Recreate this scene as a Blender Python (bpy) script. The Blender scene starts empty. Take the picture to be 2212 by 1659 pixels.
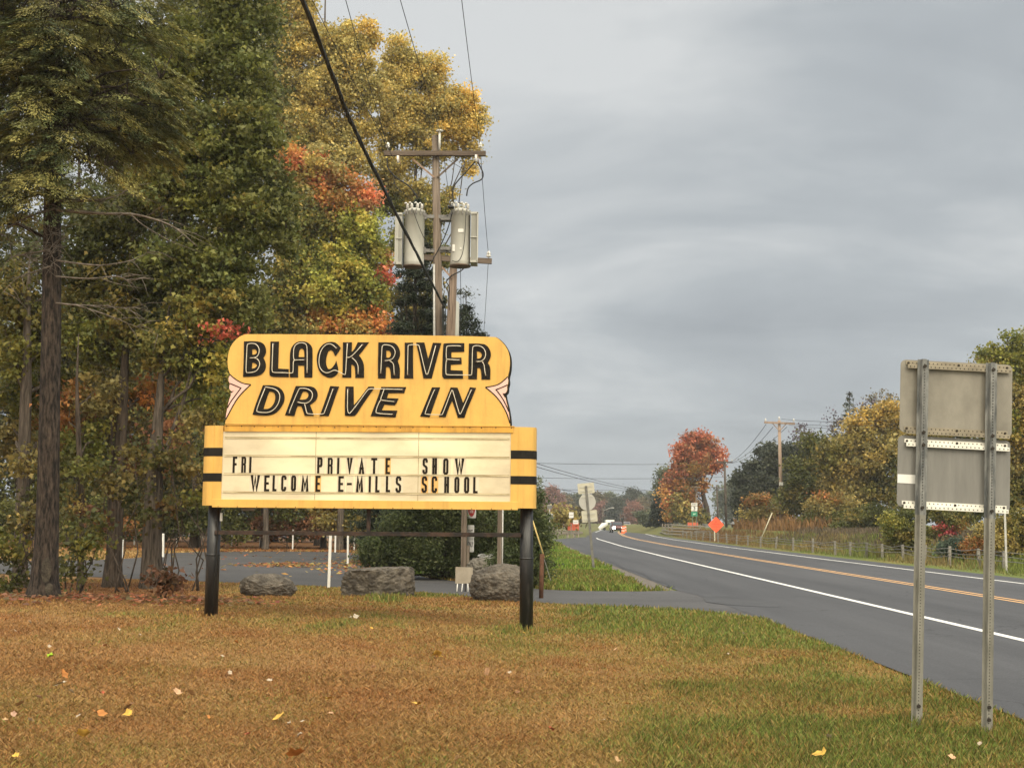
import bpy, bmesh, math, random
import numpy as np
from mathutils import Vector, Matrix, geometry
random.seed(7); RNG = np.random.default_rng(11)
R = math.radians
SC = bpy.context.scene
COL = SC.collection

# ------------------------------------------------------------------ camera
VW, VH, VF = 2212.0, 1658.7, 2800.0          # photo measuring frame and its focal length
CAMZ = 1.66
PITCH, ROLL = math.atan(295.5 / VF), R(0.55)
F_ = Vector((0, math.cos(PITCH), math.sin(PITCH)))
_r0, _u0 = Vector((1, 0, 0)), Vector((0, -math.sin(PITCH), math.cos(PITCH)))
R_ = _r0 * math.cos(ROLL) + _u0 * math.sin(ROLL)
U_ = _u0 * math.cos(ROLL) - _r0 * math.sin(ROLL)
CO = Vector((0, 0, CAMZ))
cam = bpy.data.cameras.new('camera'); camo = bpy.data.objects.new('camera', cam); COL.objects.link(camo)
cam.sensor_fit = 'HORIZONTAL'; cam.sensor_width = 36; cam.lens = 36 * VF / VW
cam.clip_start = 0.1; cam.clip_end = 5000
m = Matrix((R_, U_, -F_)).transposed().to_4x4(); m.translation = CO
camo.matrix_world = m
SC.camera = camo

# ------------------------------------------------------------------ sky and sun
SUN_EL, SUN_AZ = R(38), R(150)               # azimuth clockwise from +Y: behind the camera, to the right
w = bpy.data.worlds.new('World'); SC.world = w; w.use_nodes = True
nt = w.node_tree; N = nt.nodes; L = nt.links; N.clear()
out = N.new('ShaderNodeOutputWorld'); mixs = N.new('ShaderNodeMixShader')
bgs = N.new('ShaderNodeBackground'); bgc = N.new('ShaderNodeBackground')
sky = N.new('ShaderNodeTexSky'); sky.sky_type = 'NISHITA'; sky.sun_disc = False
sky.sun_elevation = SUN_EL; sky.sun_rotation = SUN_AZ
L.new(sky.outputs[0], bgs.inputs[0]); bgs.inputs[1].default_value = 0.08
tc = N.new('ShaderNodeTexCoord'); sep = N.new('ShaderNodeSeparateXYZ'); L.new(tc.outputs['Generated'], sep.inputs[0])
def wmath(op, a, b=None):
    n = N.new('ShaderNodeMath'); n.operation = op
    for i, v in enumerate((a, b)):
        if v is None: continue
        if isinstance(v, (int, float)): n.inputs[i].default_value = v
        else: L.new(v, n.inputs[i])
    return n.outputs[0]
def wrange(v, a, b, c, d):
    n = N.new('ShaderNodeMapRange'); n.interpolation_type = 'SMOOTHSTEP'
    L.new(v, n.inputs[0])
    for i, x in enumerate((a, b, c, d)): n.inputs[i + 1].default_value = x
    return n.outputs[0]
# project the direction onto a cloud deck so that streaks flatten towards the horizon
den = wmath('ADD', wmath('ABSOLUTE', sep.outputs[2]), 0.22)
cmb = N.new('ShaderNodeCombineXYZ')
L.new(wmath('DIVIDE', sep.outputs[0], den), cmb.inputs[0]); L.new(wmath('DIVIDE', sep.outputs[1], den), cmb.inputs[1])
def wnoise(scale, detail, rough, off, sx=1.0, sy=1.0):
    mp = N.new('ShaderNodeMapping'); L.new(cmb.outputs[0], mp.inputs[0]); mp.inputs[1].default_value = off
    mp.inputs['Scale'].default_value = (sx, sy, 1)
    n = N.new('ShaderNodeTexNoise'); n.inputs['Scale'].default_value = scale; n.inputs['Detail'].default_value = detail
    n.inputs['Roughness'].default_value = rough; n.inputs['Distortion'].default_value = 0.6
    L.new(mp.outputs[0], n.inputs['Vector']); return n.outputs['Fac']
n1 = wnoise(1.15, 5, 0.52, (3.1, 0.4, 0), 0.8, 1.0); n2 = wnoise(2.6, 6, 0.55, (7.7, 2.2, 0), 0.7, 1.15)
cl = wmath('ADD', wmath('MULTIPLY', n1, 0.7), wmath('MULTIPLY', n2, 0.3))
# the deck is thinner, and so paler, towards the left and overhead
cl = wmath('ADD', cl, wrange(sep.outputs[0], -0.20, 0.12, 0.085, 0.065))
cl = wmath('ADD', cl, wrange(sep.outputs[2], 0.05, 0.28, -0.115, 0.030))
cr = N.new('ShaderNodeValToRGB'); e = cr.color_ramp.elements
e[0].position = 0.36; e[0].color = (0.375, 0.405, 0.435, 1); e[1].position = 0.67; e[1].color = (0.69, 0.71, 0.715, 1)
x = cr.color_ramp.elements.new(0.50); x.color = (0.47, 0.505, 0.53, 1)
L.new(cl, cr.inputs[0])
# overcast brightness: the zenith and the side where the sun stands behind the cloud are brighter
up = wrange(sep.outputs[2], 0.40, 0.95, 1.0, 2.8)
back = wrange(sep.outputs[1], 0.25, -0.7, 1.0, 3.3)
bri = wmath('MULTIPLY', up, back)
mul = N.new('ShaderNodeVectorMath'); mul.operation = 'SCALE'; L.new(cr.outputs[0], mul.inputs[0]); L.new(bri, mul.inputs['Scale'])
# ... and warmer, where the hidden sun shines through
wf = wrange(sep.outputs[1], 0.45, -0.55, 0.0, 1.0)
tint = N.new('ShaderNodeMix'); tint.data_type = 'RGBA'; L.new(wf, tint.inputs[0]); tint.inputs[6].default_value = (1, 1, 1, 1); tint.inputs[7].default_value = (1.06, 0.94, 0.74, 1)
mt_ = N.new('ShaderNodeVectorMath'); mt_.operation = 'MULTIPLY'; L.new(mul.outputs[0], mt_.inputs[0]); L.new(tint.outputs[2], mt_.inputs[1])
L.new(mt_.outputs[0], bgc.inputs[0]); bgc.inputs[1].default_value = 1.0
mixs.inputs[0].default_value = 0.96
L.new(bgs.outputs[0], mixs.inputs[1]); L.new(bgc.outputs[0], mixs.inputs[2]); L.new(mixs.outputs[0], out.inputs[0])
sl = bpy.data.lights.new('sun', 'SUN'); sl.energy = 1.5; sl.angle = R(22); sl.color = (1.0, 0.90, 0.72)
so = bpy.data.objects.new('sun', sl); COL.objects.link(so)
sd = Vector((math.sin(SUN_AZ) * math.cos(SUN_EL), math.cos(SUN_AZ) * math.cos(SUN_EL), math.sin(SUN_EL)))
so.rotation_euler = sd.to_track_quat('Z', 'Y').to_euler(); so.location = sd * 60
vs = SC.view_settings; vs.view_transform = 'Standard'; vs.look = 'None'; vs.exposure = 0.0; vs.gamma = 1.0; vs.use_curve_mapping = False
SC.cycles.max_bounces = 6; SC.cycles.diffuse_bounces = 3; SC.cycles.transparent_max_bounces = 4
SC.cycles.use_denoising = True

# ------------------------------------------------------------------ measuring helpers
def ray(vx, vy):
    return F_ * VF + R_ * (vx - VW / 2) + U_ * (VH / 2 - vy)
def P(vx, vy, Y):
    d = ray(vx, vy); return CO + d * (Y / d.y)
def smooth(a, b, x):
    t = np.clip((np.asarray(x, float) - a) / (b - a), 0, 1); return t * t * (3 - 2 * t)
def H(x, y):
    x = np.asarray(x, float); y = np.asarray(y, float)
    left = 0.028 * np.clip(0.3 - x, 0, 11) * (1 - smooth(22, 29, y))
    bank = 1.05 * smooth(19.0, 22.5, x) * smooth(58, 66, y)
    low = 0.35 * smooth(19.0, 24, x) * (1 - smooth(58, 66, y)) * smooth(30, 45, y)
    dip = -0.075 * np.exp(-((x - 3.93) / 0.36) ** 2) * (1 - smooth(12, 16, y))
    return left + bank + low + dip
def h1(x, y): return float(H(x, y))
def G(vx, vy):
    d = ray(vx, vy); z = 0.0
    for _ in range(12):
        t = (z - CO.z) / d.z; p = CO + d * t; z = h1(p.x, p.y)
    return Vector((p.x, p.y, z))
def crop(ox, oy, s):
    """photo pixels read off an enlarged crop -> measuring frame"""
    return lambda cx, cy: ((ox + cx / s) / 1.64467, (oy + cy / s) / 1.64467)

def hash2(ix, iy, seed):
    h = (ix.astype(np.int64) * 374761393 + iy.astype(np.int64) * 668265263 + seed * 974634777) & 0xffffffff
    h = ((h ^ (h >> 13)) * 1274126177) & 0xffffffff
    return ((h ^ (h >> 16)) & 0xffff) / 65535.0
def vnoise(x, y, seed=0):
    x = np.asarray(x, float); y = np.asarray(y, float)
    ix, iy = np.floor(x), np.floor(y); fx, fy = x - ix, y - iy
    fx = fx * fx * (3 - 2 * fx); fy = fy * fy * (3 - 2 * fy)
    a, b = hash2(ix, iy, seed), hash2(ix + 1, iy, seed); c, d = hash2(ix, iy + 1, seed), hash2(ix + 1, iy + 1, seed)
    return (a * (1 - fx) + b * fx) * (1 - fy) + (c * (1 - fx) + d * fx) * fy
def fbm(x, y, seed=0, o=3):
    return sum(vnoise(x * 2 ** i, y * 2 ** i, seed + i) * 0.5 ** i for i in range(o)) / sum(0.5 ** i for i in range(o))
def inpoly(px, py, poly):
    px = np.asarray(px); py = np.asarray(py); c = np.zeros(px.shape, bool); n = len(poly)
    for i in range(n):
        x1, y1 = poly[i][:2]; x2, y2 = poly[(i + 1) % n][:2]
        if y1 == y2: continue
        k = ((y1 > py) != (y2 > py)) & (px < (x2 - x1) * (py - y1) / (y2 - y1) + x1); c ^= k
    return c

# ------------------------------------------------------------------ materials
MATS = {}
def pm(name, c1, c2=None, scale=6.0, rough=0.7, bump=0.0, stretch=(1, 1, 1), spec=0.3, metal=0.0, lo=0.35, hi=0.68, detail=5, bscale=None, emit=None):
    if name in MATS: return MATS[name]
    mt = bpy.data.materials.new(name); mt.use_nodes = True; t = mt.node_tree; n = t.nodes; l = t.links
    b = n['Principled BSDF']; b.inputs['Roughness'].default_value = rough; b.inputs['Metallic'].default_value = metal
    b.inputs['Specular IOR Level'].default_value = spec
    c2 = c2 or tuple(min(1, v * 1.22) for v in c1)
    tc = n.new('ShaderNodeTexCoord'); mp = n.new('ShaderNodeMapping'); mp.inputs['Scale'].default_value = stretch
    l.new(tc.outputs['Object'], mp.inputs[0])
    nz = n.new('ShaderNodeTexNoise'); nz.inputs['Scale'].default_value = scale; nz.inputs['Detail'].default_value = detail
    nz.inputs['Roughness'].default_value = 0.62
    l.new(mp.outputs[0], nz.inputs['Vector'])
    rp = n.new('ShaderNodeValToRGB'); rp.color_ramp.elements[0].position = lo; rp.color_ramp.elements[1].position = hi
    rp.color_ramp.elements[0].color = (*c1, 1); rp.color_ramp.elements[1].color = (*c2, 1)
    l.new(nz.outputs['Fac'], rp.inputs[0]); l.new(rp.outputs[0], b.inputs['Base Color'])
    if bump:
        nb = n.new('ShaderNodeTexNoise'); nb.inputs['Scale'].default_value = bscale or scale * 2.5; nb.inputs['Detail'].default_value = 6
        nb.inputs['Roughness'].default_value = 0.65
        l.new(mp.outputs[0], nb.inputs['Vector'])
        bp = n.new('ShaderNodeBump'); bp.inputs['Strength'].default_value = bump; bp.inputs['Distance'].default_value = 0.05
        l.new(nb.outputs['Fac'], bp.inputs['Height']); l.new(bp.outputs[0], b.inputs['Normal'])
    if emit:
        b.inputs['Emission Color'].default_value = (*emit[0], 1); b.inputs['Emission Strength'].default_value = emit[1]
    MATS[name] = mt; return mt
def leafmat(name='leaf', rough=0.55, trans=0.28):
    if name in MATS: return MATS[name]
    mt = bpy.data.materials.new(name); mt.use_nodes = True; t = mt.node_tree; n = t.nodes; l = t.links
    b = n['Principled BSDF']; b.inputs['Roughness'].default_value = rough; b.inputs['Specular IOR Level'].default_value = 0.25
    a = n.new('ShaderNodeAttribute'); a.attribute_name = 'Col'; l.new(a.outputs['Color'], b.inputs['Base Color'])
    if trans:
        tr = n.new('ShaderNodeBsdfTranslucent'); l.new(a.outputs['Color'], tr.inputs['Color'])
        mx = n.new('ShaderNodeMixShader'); mx.inputs[0].default_value = trans
        l.new(b.outputs[0], mx.inputs[1]); l.new(tr.outputs[0], mx.inputs[2]); l.new(mx.outputs[0], n['Material Output'].inputs[0])
    MATS[name] = mt; return mt

# ------------------------------------------------------------------ object helpers
ORG = {}
def tag(o, label=None, cat=None, group=None, kind=None):
    if label: o['label'] = label
    if cat: o['category'] = cat
    if group: o['group'] = group
    if kind: o['kind'] = kind
    return o
def thing(name, label, cat, loc=(0, 0, 0), group=None, rot=None):
    o = bpy.data.objects.new(name, None); COL.objects.link(o); o.location = loc
    o.empty_display_size = 0.2
    if rot: o.rotation_euler = rot
    return tag(o, label, cat, group)
def dup(root, loc, rz=0.0, scale=1.0, label=None, group=None):
    r = root.copy(); COL.objects.link(r); r.location = loc; r.rotation_euler = (0, 0, rz)
    r.scale = (scale, scale, scale) if not isinstance(scale, tuple) else scale
    if label: r['label'] = label
    if group: r['group'] = group
    for ch in list(root.children):
        c = ch.copy(); COL.objects.link(c); c.parent = r
        for g in list(ch.children):
            d = g.copy(); COL.objects.link(d); d.parent = c
    return r
def link(name, me, mat, parent=None):
    o = bpy.data.objects.new(name, me); COL.objects.link(o)
    if parent: o.parent = parent
    if mat: me.materials.append(mat)
    return o
class MB:
    """collects shapes in local coordinates; build() links them as one mesh object"""
    def __init__(s): s.v = []; s.f = []
    def add(s, vs, fs):
        k = len(s.v); s.v += [tuple(v) for v in vs]; s.f += [tuple(i + k for i in f) for f in fs]; return s
    def box(s, x0, y0, z0, x1, y1, z1):
        if x0 > x1: x0, x1 = x1, x0
        if y0 > y1: y0, y1 = y1, y0
        if z0 > z1: z0, z1 = z1, z0
        vs = [(x, y, z) for z in (z0, z1) for y in (y0, y1) for x in (x0, x1)]
        return s.add(vs, [(0, 2, 3, 1), (4, 5, 7, 6), (0, 1, 5, 4), (2, 6, 7, 3), (0, 4, 6, 2), (1, 3, 7, 5)])
    def tube(s, pts, rad, n=8, cap=True, ell=None):
        pts = [Vector(p) for p in pts]; m = len(pts)
        if not hasattr(rad, '__len__'): rad = [rad] * m
        vs = []; fs = []; prev = None
        for i, p in enumerate(pts):
            t = (pts[min(i + 1, m - 1)] - pts[max(i - 1, 0)]); t = t.normalized() if t.length > 1e-9 else Vector((0, 0, 1))
            if prev is None:
                a = Vector((0, 1, 0)) if abs(t.y) < 0.9 else Vector((1, 0, 0)); u = a.cross(t).normalized()
            else:
                u = (prev - t * prev.dot(t)); u = u.normalized() if u.length > 1e-6 else Vector((1, 0, 0))
            prev = u; b = t.cross(u)
            for k in range(n):
                an = 2 * math.pi * k / n; vs.append(p + (u * math.cos(an) + b * math.sin(an)) * rad[i])
        for i in range(m - 1):
            for k in range(n):
                fs.append((i * n + k, i * n + (k + 1) % n, (i + 1) * n + (k + 1) % n, (i + 1) * n + k))
        if cap: fs.append(tuple(range(n - 1, -1, -1))); fs.append(tuple((m - 1) * n + k for k in range(n)))
        return s.add(vs, fs)
    def lathe(s, prof, n=16, c=(0, 0, 0), axis='z'):
        vs = []; fs = []; m = len(prof)
        for r, z in prof:
            for k in range(n):
                a = 2 * math.pi * k / n; q = (r * math.cos(a), r * math.sin(a), z)
                if axis == 'y': q = (q[0], q[2], q[1])
                if axis == 'x': q = (q[2], q[0], q[1])
                vs.append((q[0] + c[0], q[1] + c[1], q[2] + c[2]))
        for i in range(m - 1):
            for k in range(n): fs.append((i * n + k, i * n + (k + 1) % n, (i + 1) * n + (k + 1) % n, (i + 1) * n + k))
        fs.append(tuple(range(n - 1, -1, -1))); fs.append(tuple((m - 1) * n + k for k in range(n)))
        return s.add(vs, fs)
    def prism(s, outer, y0, y1, holes=(), f=None):
        """outline in (x, z), from depth y0 (front) to y1 (back)"""
        loops = [list(outer)] + [list(h) for h in holes]; flat = [p for l in loops for p in l]; n = len(flat)
        tri = geometry.tessellate_polygon([[Vector((p[0], p[1], 0)) for p in l] for l in loops])
        vs = [(p[0], y0, p[1]) for p in flat] + [(p[0], y1, p[1]) for p in flat]; fs = []
        for t in tri:
            fs.append(tuple(t)); fs.append(tuple(i + n for i in reversed(t)))
        k = 0
        for l in loops:
            q = len(l)
            for i in range(q):
                a, b = k + i, k + (i + 1) % q; fs.append((a, b, b + n, a + n))
            k += q
        return s.add(vs, fs)
    def build(s, name, mat, parent=None, smooth_=False, bev=0.0, loc=None):
        me = bpy.data.meshes.new(name); me.from_pydata(s.v, [], s.f)
        bm = bmesh.new(); bm.from_mesh(me); bmesh.ops.recalc_face_normals(bm, faces=bm.faces)
        bm.to_mesh(me); bm.free()
        if smooth_: me.polygons.foreach_set('use_smooth', [True] * len(me.polygons))
        o = link(name, me, mat, parent)
        if loc: o.location = loc
        if bev:
            b = o.modifiers.new('bevel', 'BEVEL'); b.width = bev; b.segments = 2; b.limit_method = 'ANGLE'
        return o
def build2(name, b, mat, h, mat2, parent):
    nb = len(b.f); b.add(h.v, h.f); o = b.build(name, mat, parent); o.data.materials.append(mat2)
    mi = np.zeros(len(o.data.polygons), np.int32); mi[nb:] = 1; o.data.polygons.foreach_set('material_index', mi); return o
def npmesh(name, verts, faces, cols=None, mat=None, parent=None, smooth_=False):
    """faces: (N,k) int array of one face size"""
    me = bpy.data.meshes.new(name); nv = len(verts); nf, k = faces.shape
    me.vertices.add(nv); me.vertices.foreach_set('co', np.ascontiguousarray(verts, np.float32).ravel())
    me.loops.add(nf * k); me.loops.foreach_set('vertex_index', np.ascontiguousarray(faces, np.int32).ravel())
    me.polygons.add(nf); me.polygons.foreach_set('loop_start', np.arange(0, nf * k, k, dtype=np.int32))
    if smooth_: me.polygons.foreach_set('use_smooth', np.ones(nf, bool))
    if cols is not None:
        a = me.color_attributes.new('Col', 'FLOAT_COLOR', 'POINT')
        c = np.ones((nv, 4), np.float32); c[:, :3] = cols; a.data.foreach_set('color', c.ravel())
    me.update(calc_edges=True); me.validate()
    return link(name, me, mat, parent)
def textmesh(s, size, sx=1.0, ext=0.002, thick=0.0):
    cu = bpy.data.curves.new('t', 'FONT'); cu.body = s; cu.size = size; cu.align_x = 'CENTER'; cu.align_y = 'CENTER'; cu.extrude = ext; cu.offset = thick
    o = bpy.data.objects.new('t', cu); COL.objects.link(o); bpy.context.view_layer.update()
    me = bpy.data.meshes.new_from_object(o.evaluated_get(bpy.context.evaluated_depsgraph_get()))
    bpy.data.objects.remove(o); bpy.data.curves.remove(cu)
    me.transform(Matrix.Rotation(R(90), 4, 'X') @ Matrix.Diagonal((sx, 1, 1, 1)))
    me.materials.clear(); return me

# ------------------------------------------------------------------ ground, road, paths
EDGE_N = 4.40
def road_c(y):                                # centre line of the highway
    return np.interp(y, [-40, 60, 90, 125, 155, 200, 280, 350, 430, 560], [11.15, 11.15, 11.35, 12.1, 13.5, 16.6, 23.5, 30, 37, 50])
def catmull(pts, n=6):
    pts = [pts[0]] + list(pts) + [pts[-1]]; o = []
    for i in range(1, len(pts) - 2):
        p0, p1, p2, p3 = (np.array(pts[i + k], float) for k in (-1, 0, 1, 2))
        for t in np.linspace(0, 1, n, endpoint=False):
            o.append(0.5 * ((2 * p1) + (-p0 + p2) * t + (2 * p0 - 5 * p1 + 4 * p2 - p3) * t * t + (-p0 + 3 * p1 - 3 * p2 + p3) * t ** 3))
    o.append(np.array(pts[-2], float)); return o
def edge_near(y):
    base = np.interp(y, [-40, 20, 22.6, 30, 32.5, 60, 100, 118, 140, 150, 200, 560], [4.42, 4.40, 4.42, 4.3, 4.05, 3.85, 3.9, 3.7, 7.9, 9.0, 0, 0])
    far = road_c(y) - 4.2
    return np.where(np.asarray(y) < 140, base, np.where(np.asarray(y) < 160, np.maximum(base, far * 0 + road_c(y) - 4.6), far))
drive_near = catmull([(5.1, 21.4), (4.34, 23.0), (3.7, 24.6), (2.6, 25.6), (0.7, 26.7), (-2.25, 30.4), (-5.4, 32.8), (-9.4, 35.0), (-16, 38.2), (-30, 40.5)])
drive_far = catmull([(-30, 46.5), (-20, 48), (-15.5, 52), (-15.8, 62), (-12, 66), (-8.0, 65), (-6.3, 55), (-4.6, 46), (-3.0, 40), (-1.6, 36), (0.8, 32.0), (2.6, 31.4), (3.9, 31.9), (5.1, 32.6)])
DRIVE = [tuple(p) for p in drive_near] + [tuple(p) for p in drive_far]
SIDE = [(4.0, 100), (3.7, 124), (-3, 126), (-60, 128), (-60, 118), (-2, 112), (2.6, 107)]
yy = np.concatenate([np.arange(-40, 160, 2.0), np.arange(160, 565, 8.0)])
ROADL = np.stack([edge_near(yy), yy], 1)
ROADR = np.stack([road_c(yy) + np.interp(yy, [0, 120, 150, 200], [5.0, 5.0, 4.4, 4.2]), yy], 1)
ROADP = [tuple(p) for p in ROADL] + [tuple(p) for p in ROADR[::-1]]

def mixc(a, b, t): t = np.asarray(t)[..., None]; return np.asarray(a) * (1 - t) + np.asarray(b) * t
def green_frac(x, y):
    n = fbm(x * 0.42, y * 0.30, 5, 3); n2 = vnoise(x * 1.7, y * 1.2, 21)
    n3 = vnoise(x * .8 + 3, y * .45, 57); g = 0.17 + 0.75 * (n - 0.5) + 0.5 * (n2 - 0.5) + 0.55 * smooth(.80, .95, n3)
    g = g + 0.60 * smooth(-1.2, 2.8, x - 0.07 * (y - 14)) * (1 - smooth(30, 31, y)) + 0.33 * smooth(16.5, 22, y) * smooth(-9, -4, x)
    g = g + 0.9 * smooth(30.5, 31.5, y) * smooth(-1, 0.5, x) * (x < 14) + 0.45 * (x > 14)
    g = g - 0.15 * smooth(-6.5, -9, x)
    return np.clip(g, 0, 1)
def gcol(x, y, gn=0.0):
    g = np.clip(green_frac(x, y) + gn, 0, 1); t = fbm(x * 1.1, y * 0.9, 33, 2)
    brown = mixc((0.222, 0.092, 0.029), (0.270, 0.158, 0.058), t)
    green = mixc((0.205, 0.158, 0.040), (0.118, 0.150, 0.030), smooth(0.62, 1.0, g))
    bright = (0.125, 0.215, 0.026)
    c = mixc(brown, green, smooth(0.05, 0.95, g))
    isl = smooth(31, 32, y) * (x > -3.5) * (x < 8)
    c = mixc(c, bright, isl * smooth(0.3, 0.8, fbm(x * 0.5, y * 0.25, 71, 2)) * 0.95)
    dry = mixc((0.27, 0.20, 0.075), (0.30, 0.14, 0.05), fbm(x * 0.3, y * 0.15, 9))
    lot = ((x < -5.0) & (y > 40) & (y < 75)); c = np.where(lot[..., None], dry, c)
    litter = mixc((0.20, 0.085, 0.03), (0.30, 0.15, 0.06), fbm(x * 1.3, y * 0.6, 3)); wd = (y > 64) & (x < -1); c = np.where(wd[..., None], litter, c)
    wood = smooth(-6.6, -7.6, x + 1.2 * (fbm(x * .5, y * .5, 8) - .5)) * smooth(21.5, 23.5, y) * (y < 33); c = mixc(c, (0.17, 0.075, 0.03), wood * 0.8)
    far = smooth(90, 160, y); c = mixc(c, (0.12, 0.115, 0.035), far * 0.8)
    return c

def ground():
    xs = np.concatenate([np.arange(-420, -60, 30), np.arange(-60, -16, 2.0), np.arange(-16, 8, 0.35), np.arange(8, 40, 1.0), np.arange(40, 80, 5.), np.arange(80, 500, 30)])
    ys = np.concatenate([np.arange(-60, 0, 6.), np.arange(0, 6, 1.), np.arange(6, 34, 0.35), np.arange(34, 110, 1.0), np.arange(110, 200, 6), np.arange(200, 1300, 50)])
    X, Y = np.meshgrid(xs, ys); Z = H(X, Y) - 0.012 * ((X > 4.6) & (X < 16) & (Y < 100))
    v = np.stack([X, Y, Z], -1).reshape(-1, 3); nx, ny = len(xs), len(ys)
    i = (np.arange(ny - 1)[:, None] * nx + np.arange(nx - 1)[None]).ravel()
    f = np.stack([i, i + 1, i + 1 + nx, i + nx], 1)
    c = gcol(v[:, 0], v[:, 1]) * 0.80
    o = npmesh('ground', v, f, c, MATS['soil'], None, True); tag(o, 'grassy ground around the sign, brown lawn turning green at the roadside', 'ground', None, 'structure')
mt = leafmat('soil', 0.95, 0.0)
ground()

def asphalt(name, c1, c2, stretch):
    mt = pm(name, c1, c2, 0.55, 0.72, 0.25, stretch, 0.35, lo=0.3, hi=0.72, detail=9, bscale=60)
    if 'cracked' in mt: return mt
    mt['cracked'] = 1; t = mt.node_tree; n = t.nodes; l = t.links; b = n['Principled BSDF']; src = b.inputs['Base Color'].links[0].from_socket
    tc = n.new('ShaderNodeTexCoord'); nz = n.new('ShaderNodeTexNoise'); nz.inputs['Scale'].default_value = 0.7; nz.inputs['Detail'].default_value = 6; l.new(tc.outputs['Object'], nz.inputs['Vector'])
    ad = n.new('ShaderNodeVectorMath'); ad.operation = 'MULTIPLY_ADD'; l.new(nz.outputs['Color'], ad.inputs[0]); ad.inputs[1].default_value = (2.2, 2.2, 0); l.new(tc.outputs['Object'], ad.inputs[2])
    vo = n.new('ShaderNodeTexVoronoi'); vo.feature = 'DISTANCE_TO_EDGE'; vo.inputs['Scale'].default_value = 0.23; l.new(ad.outputs[0], vo.inputs['Vector'])
    mr = n.new('ShaderNodeMapRange'); l.new(vo.outputs['Distance'], mr.inputs[0])
    for i, v in enumerate((0.0, 0.006, 0.45, 1.0)): mr.inputs[i + 1].default_value = v
    gr = n.new('ShaderNodeTexNoise'); gr.inputs['Scale'].default_value = 45; gr.inputs['Detail'].default_value = 3; l.new(tc.outputs['Object'], gr.inputs['Vector'])
    m3 = n.new('ShaderNodeMapRange'); l.new(gr.outputs['Fac'], m3.inputs[0])
    for i, v in enumerate((0.3, 0.7, 0.72, 1.28)): m3.inputs[i + 1].default_value = v
    mm = n.new('ShaderNodeMath'); mm.operation = 'MULTIPLY'; l.new(mr.outputs[0], mm.inputs[0]); l.new(m3.outputs[0], mm.inputs[1])
    sc = n.new('ShaderNodeVectorMath'); sc.operation = 'SCALE'; l.new(src, sc.inputs[0]); l.new(mm.outputs[0], sc.inputs['Scale']); l.new(sc.outputs[0], b.inputs['Base Color'])
    return mt
def strip(name, Lp, Rp, z, mat, nx=2):
    vs = []; fs = []
    n = len(Lp)
    for i in range(n):
        for k in range(nx + 1):
            t = k / nx; x = Lp[i][0] * (1 - t) + Rp[i][0] * t; y = Lp[i][1] * (1 - t) + Rp[i][1] * t; vs.append((x, y, z))
    for i in range(n - 1):
        for k in range(nx): a = i * (nx + 1) + k; fs.append((a, a + 1, a + nx + 2, a + nx + 1))
    b = MB(); b.add(vs, fs); return b.build(name, mat)
def polysheet(name, poly, z, mat):
    tri = geometry.tessellate_polygon([[Vector((p[0], p[1], 0)) for p in poly]])
    b = MB(); b.add([(p[0], p[1], z) for p in poly], [tuple(t) for t in tri]); return b.build(name, mat)
road = strip('road', ROADL, ROADR, 0.014, asphalt('asphalt', (0.035, 0.035, 0.0385), (0.067, 0.067, 0.072), (1.6, 0.07, 1)), 4)
tag(road, 'two lane highway of grey asphalt running away to the right', 'road', None, 'structure')
lot = polysheet('driveway', DRIVE, 0.010, asphalt('old_asphalt', (0.046, 0.044, 0.045), (0.076, 0.073, 0.074), (0.35, 0.8, 1)))
tag(lot, 'grey asphalt driveway curving into the lot behind the boulders', 'driveway', None, 'structure')
side = polysheet('side_road', SIDE, 0.008, MATS['old_asphalt']); tag(side, 'asphalt side road joining the highway from the left', 'road', None, 'structure')
white = pm('road_paint_white', (0.22, 0.215, 0.21), (0.66, 0.65, 0.62), 22.0, 0.6, lo=0.24, hi=0.48, detail=8)
yellow = pm('road_paint_yellow', (0.24, 0.15, 0.08), (0.66, 0.38, 0.16), 20.0, 0.6, lo=0.24, hi=0.48, detail=8)
def line(name, off, wd, y0, y1, mat, label, z=0.019, st=2.0):
    ys = np.arange(y0, y1 + st, st); c = road_c(ys) + off
    o = strip(name, np.stack([c - wd / 2, ys], 1), np.stack([c + wd / 2, ys], 1), z, mat, 1); tag(o, label, 'road marking', None, 'structure')
line('edge_line', -3.72, 0.17, -30, 132, white, 'white edge line on the near side of the highway')
line('edge_line', -3.70, 0.17, 205, 400, white, 'white edge line on the near side beyond the bridge', st=5)
line('edge_line', 3.55, 0.15, -30, 400, white, 'white edge line on the far side of the highway')
line('centre_line', -0.14, 0.11, -30, 400, yellow, 'double yellow line in the middle of the highway, near stripe')
line('centre_line', 0.14, 0.11, -30, 400, yellow, 'double yellow line in the middle of the highway, far stripe')
# crack-sealed joint and dark patched apron at the mouth of the driveway
tar = pm('tar', (0.018, 0.017, 0.017), (0.03, 0.03, 0.03), 5, 0.6)
jp = [(4.10, 33.2), (4.22, 35), (4.12, 38), (4.24, 42), (4.08, 47), (4.16, 53), (3.98, 62), (4.06, 72)]
o = strip('tar_seam', [(x - .06 - .04 * math.sin(y * 3), y) for x, y in catmull(jp, 5)], [(x + .06 + .05 * math.sin(y * 2.1), y) for x, y in catmull(jp, 5)], 0.0185, tar, 1)
tag(o, 'black tar seam along the edge of the shoulder', 'road marking', None, 'structure')
ap = [(4.1, 27.4), (4.5, 26.4), (5.3, 26.0), (5.5, 27.0), (5.2, 28.6), (4.8, 30.0), (4.5, 30.4), (4.3, 29.2)]
o = polysheet('road_patch', [tuple(p) for p in catmull(ap + [ap[0]], 4)][:-1], 0.0186, asphalt('patch_asphalt', (0.036, 0.036, 0.039), (0.062, 0.062, 0.066), (0.8, 0.8, 1)))
tag(o, 'dark patched asphalt where the driveway meets the highway', 'road', None, 'structure')
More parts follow.
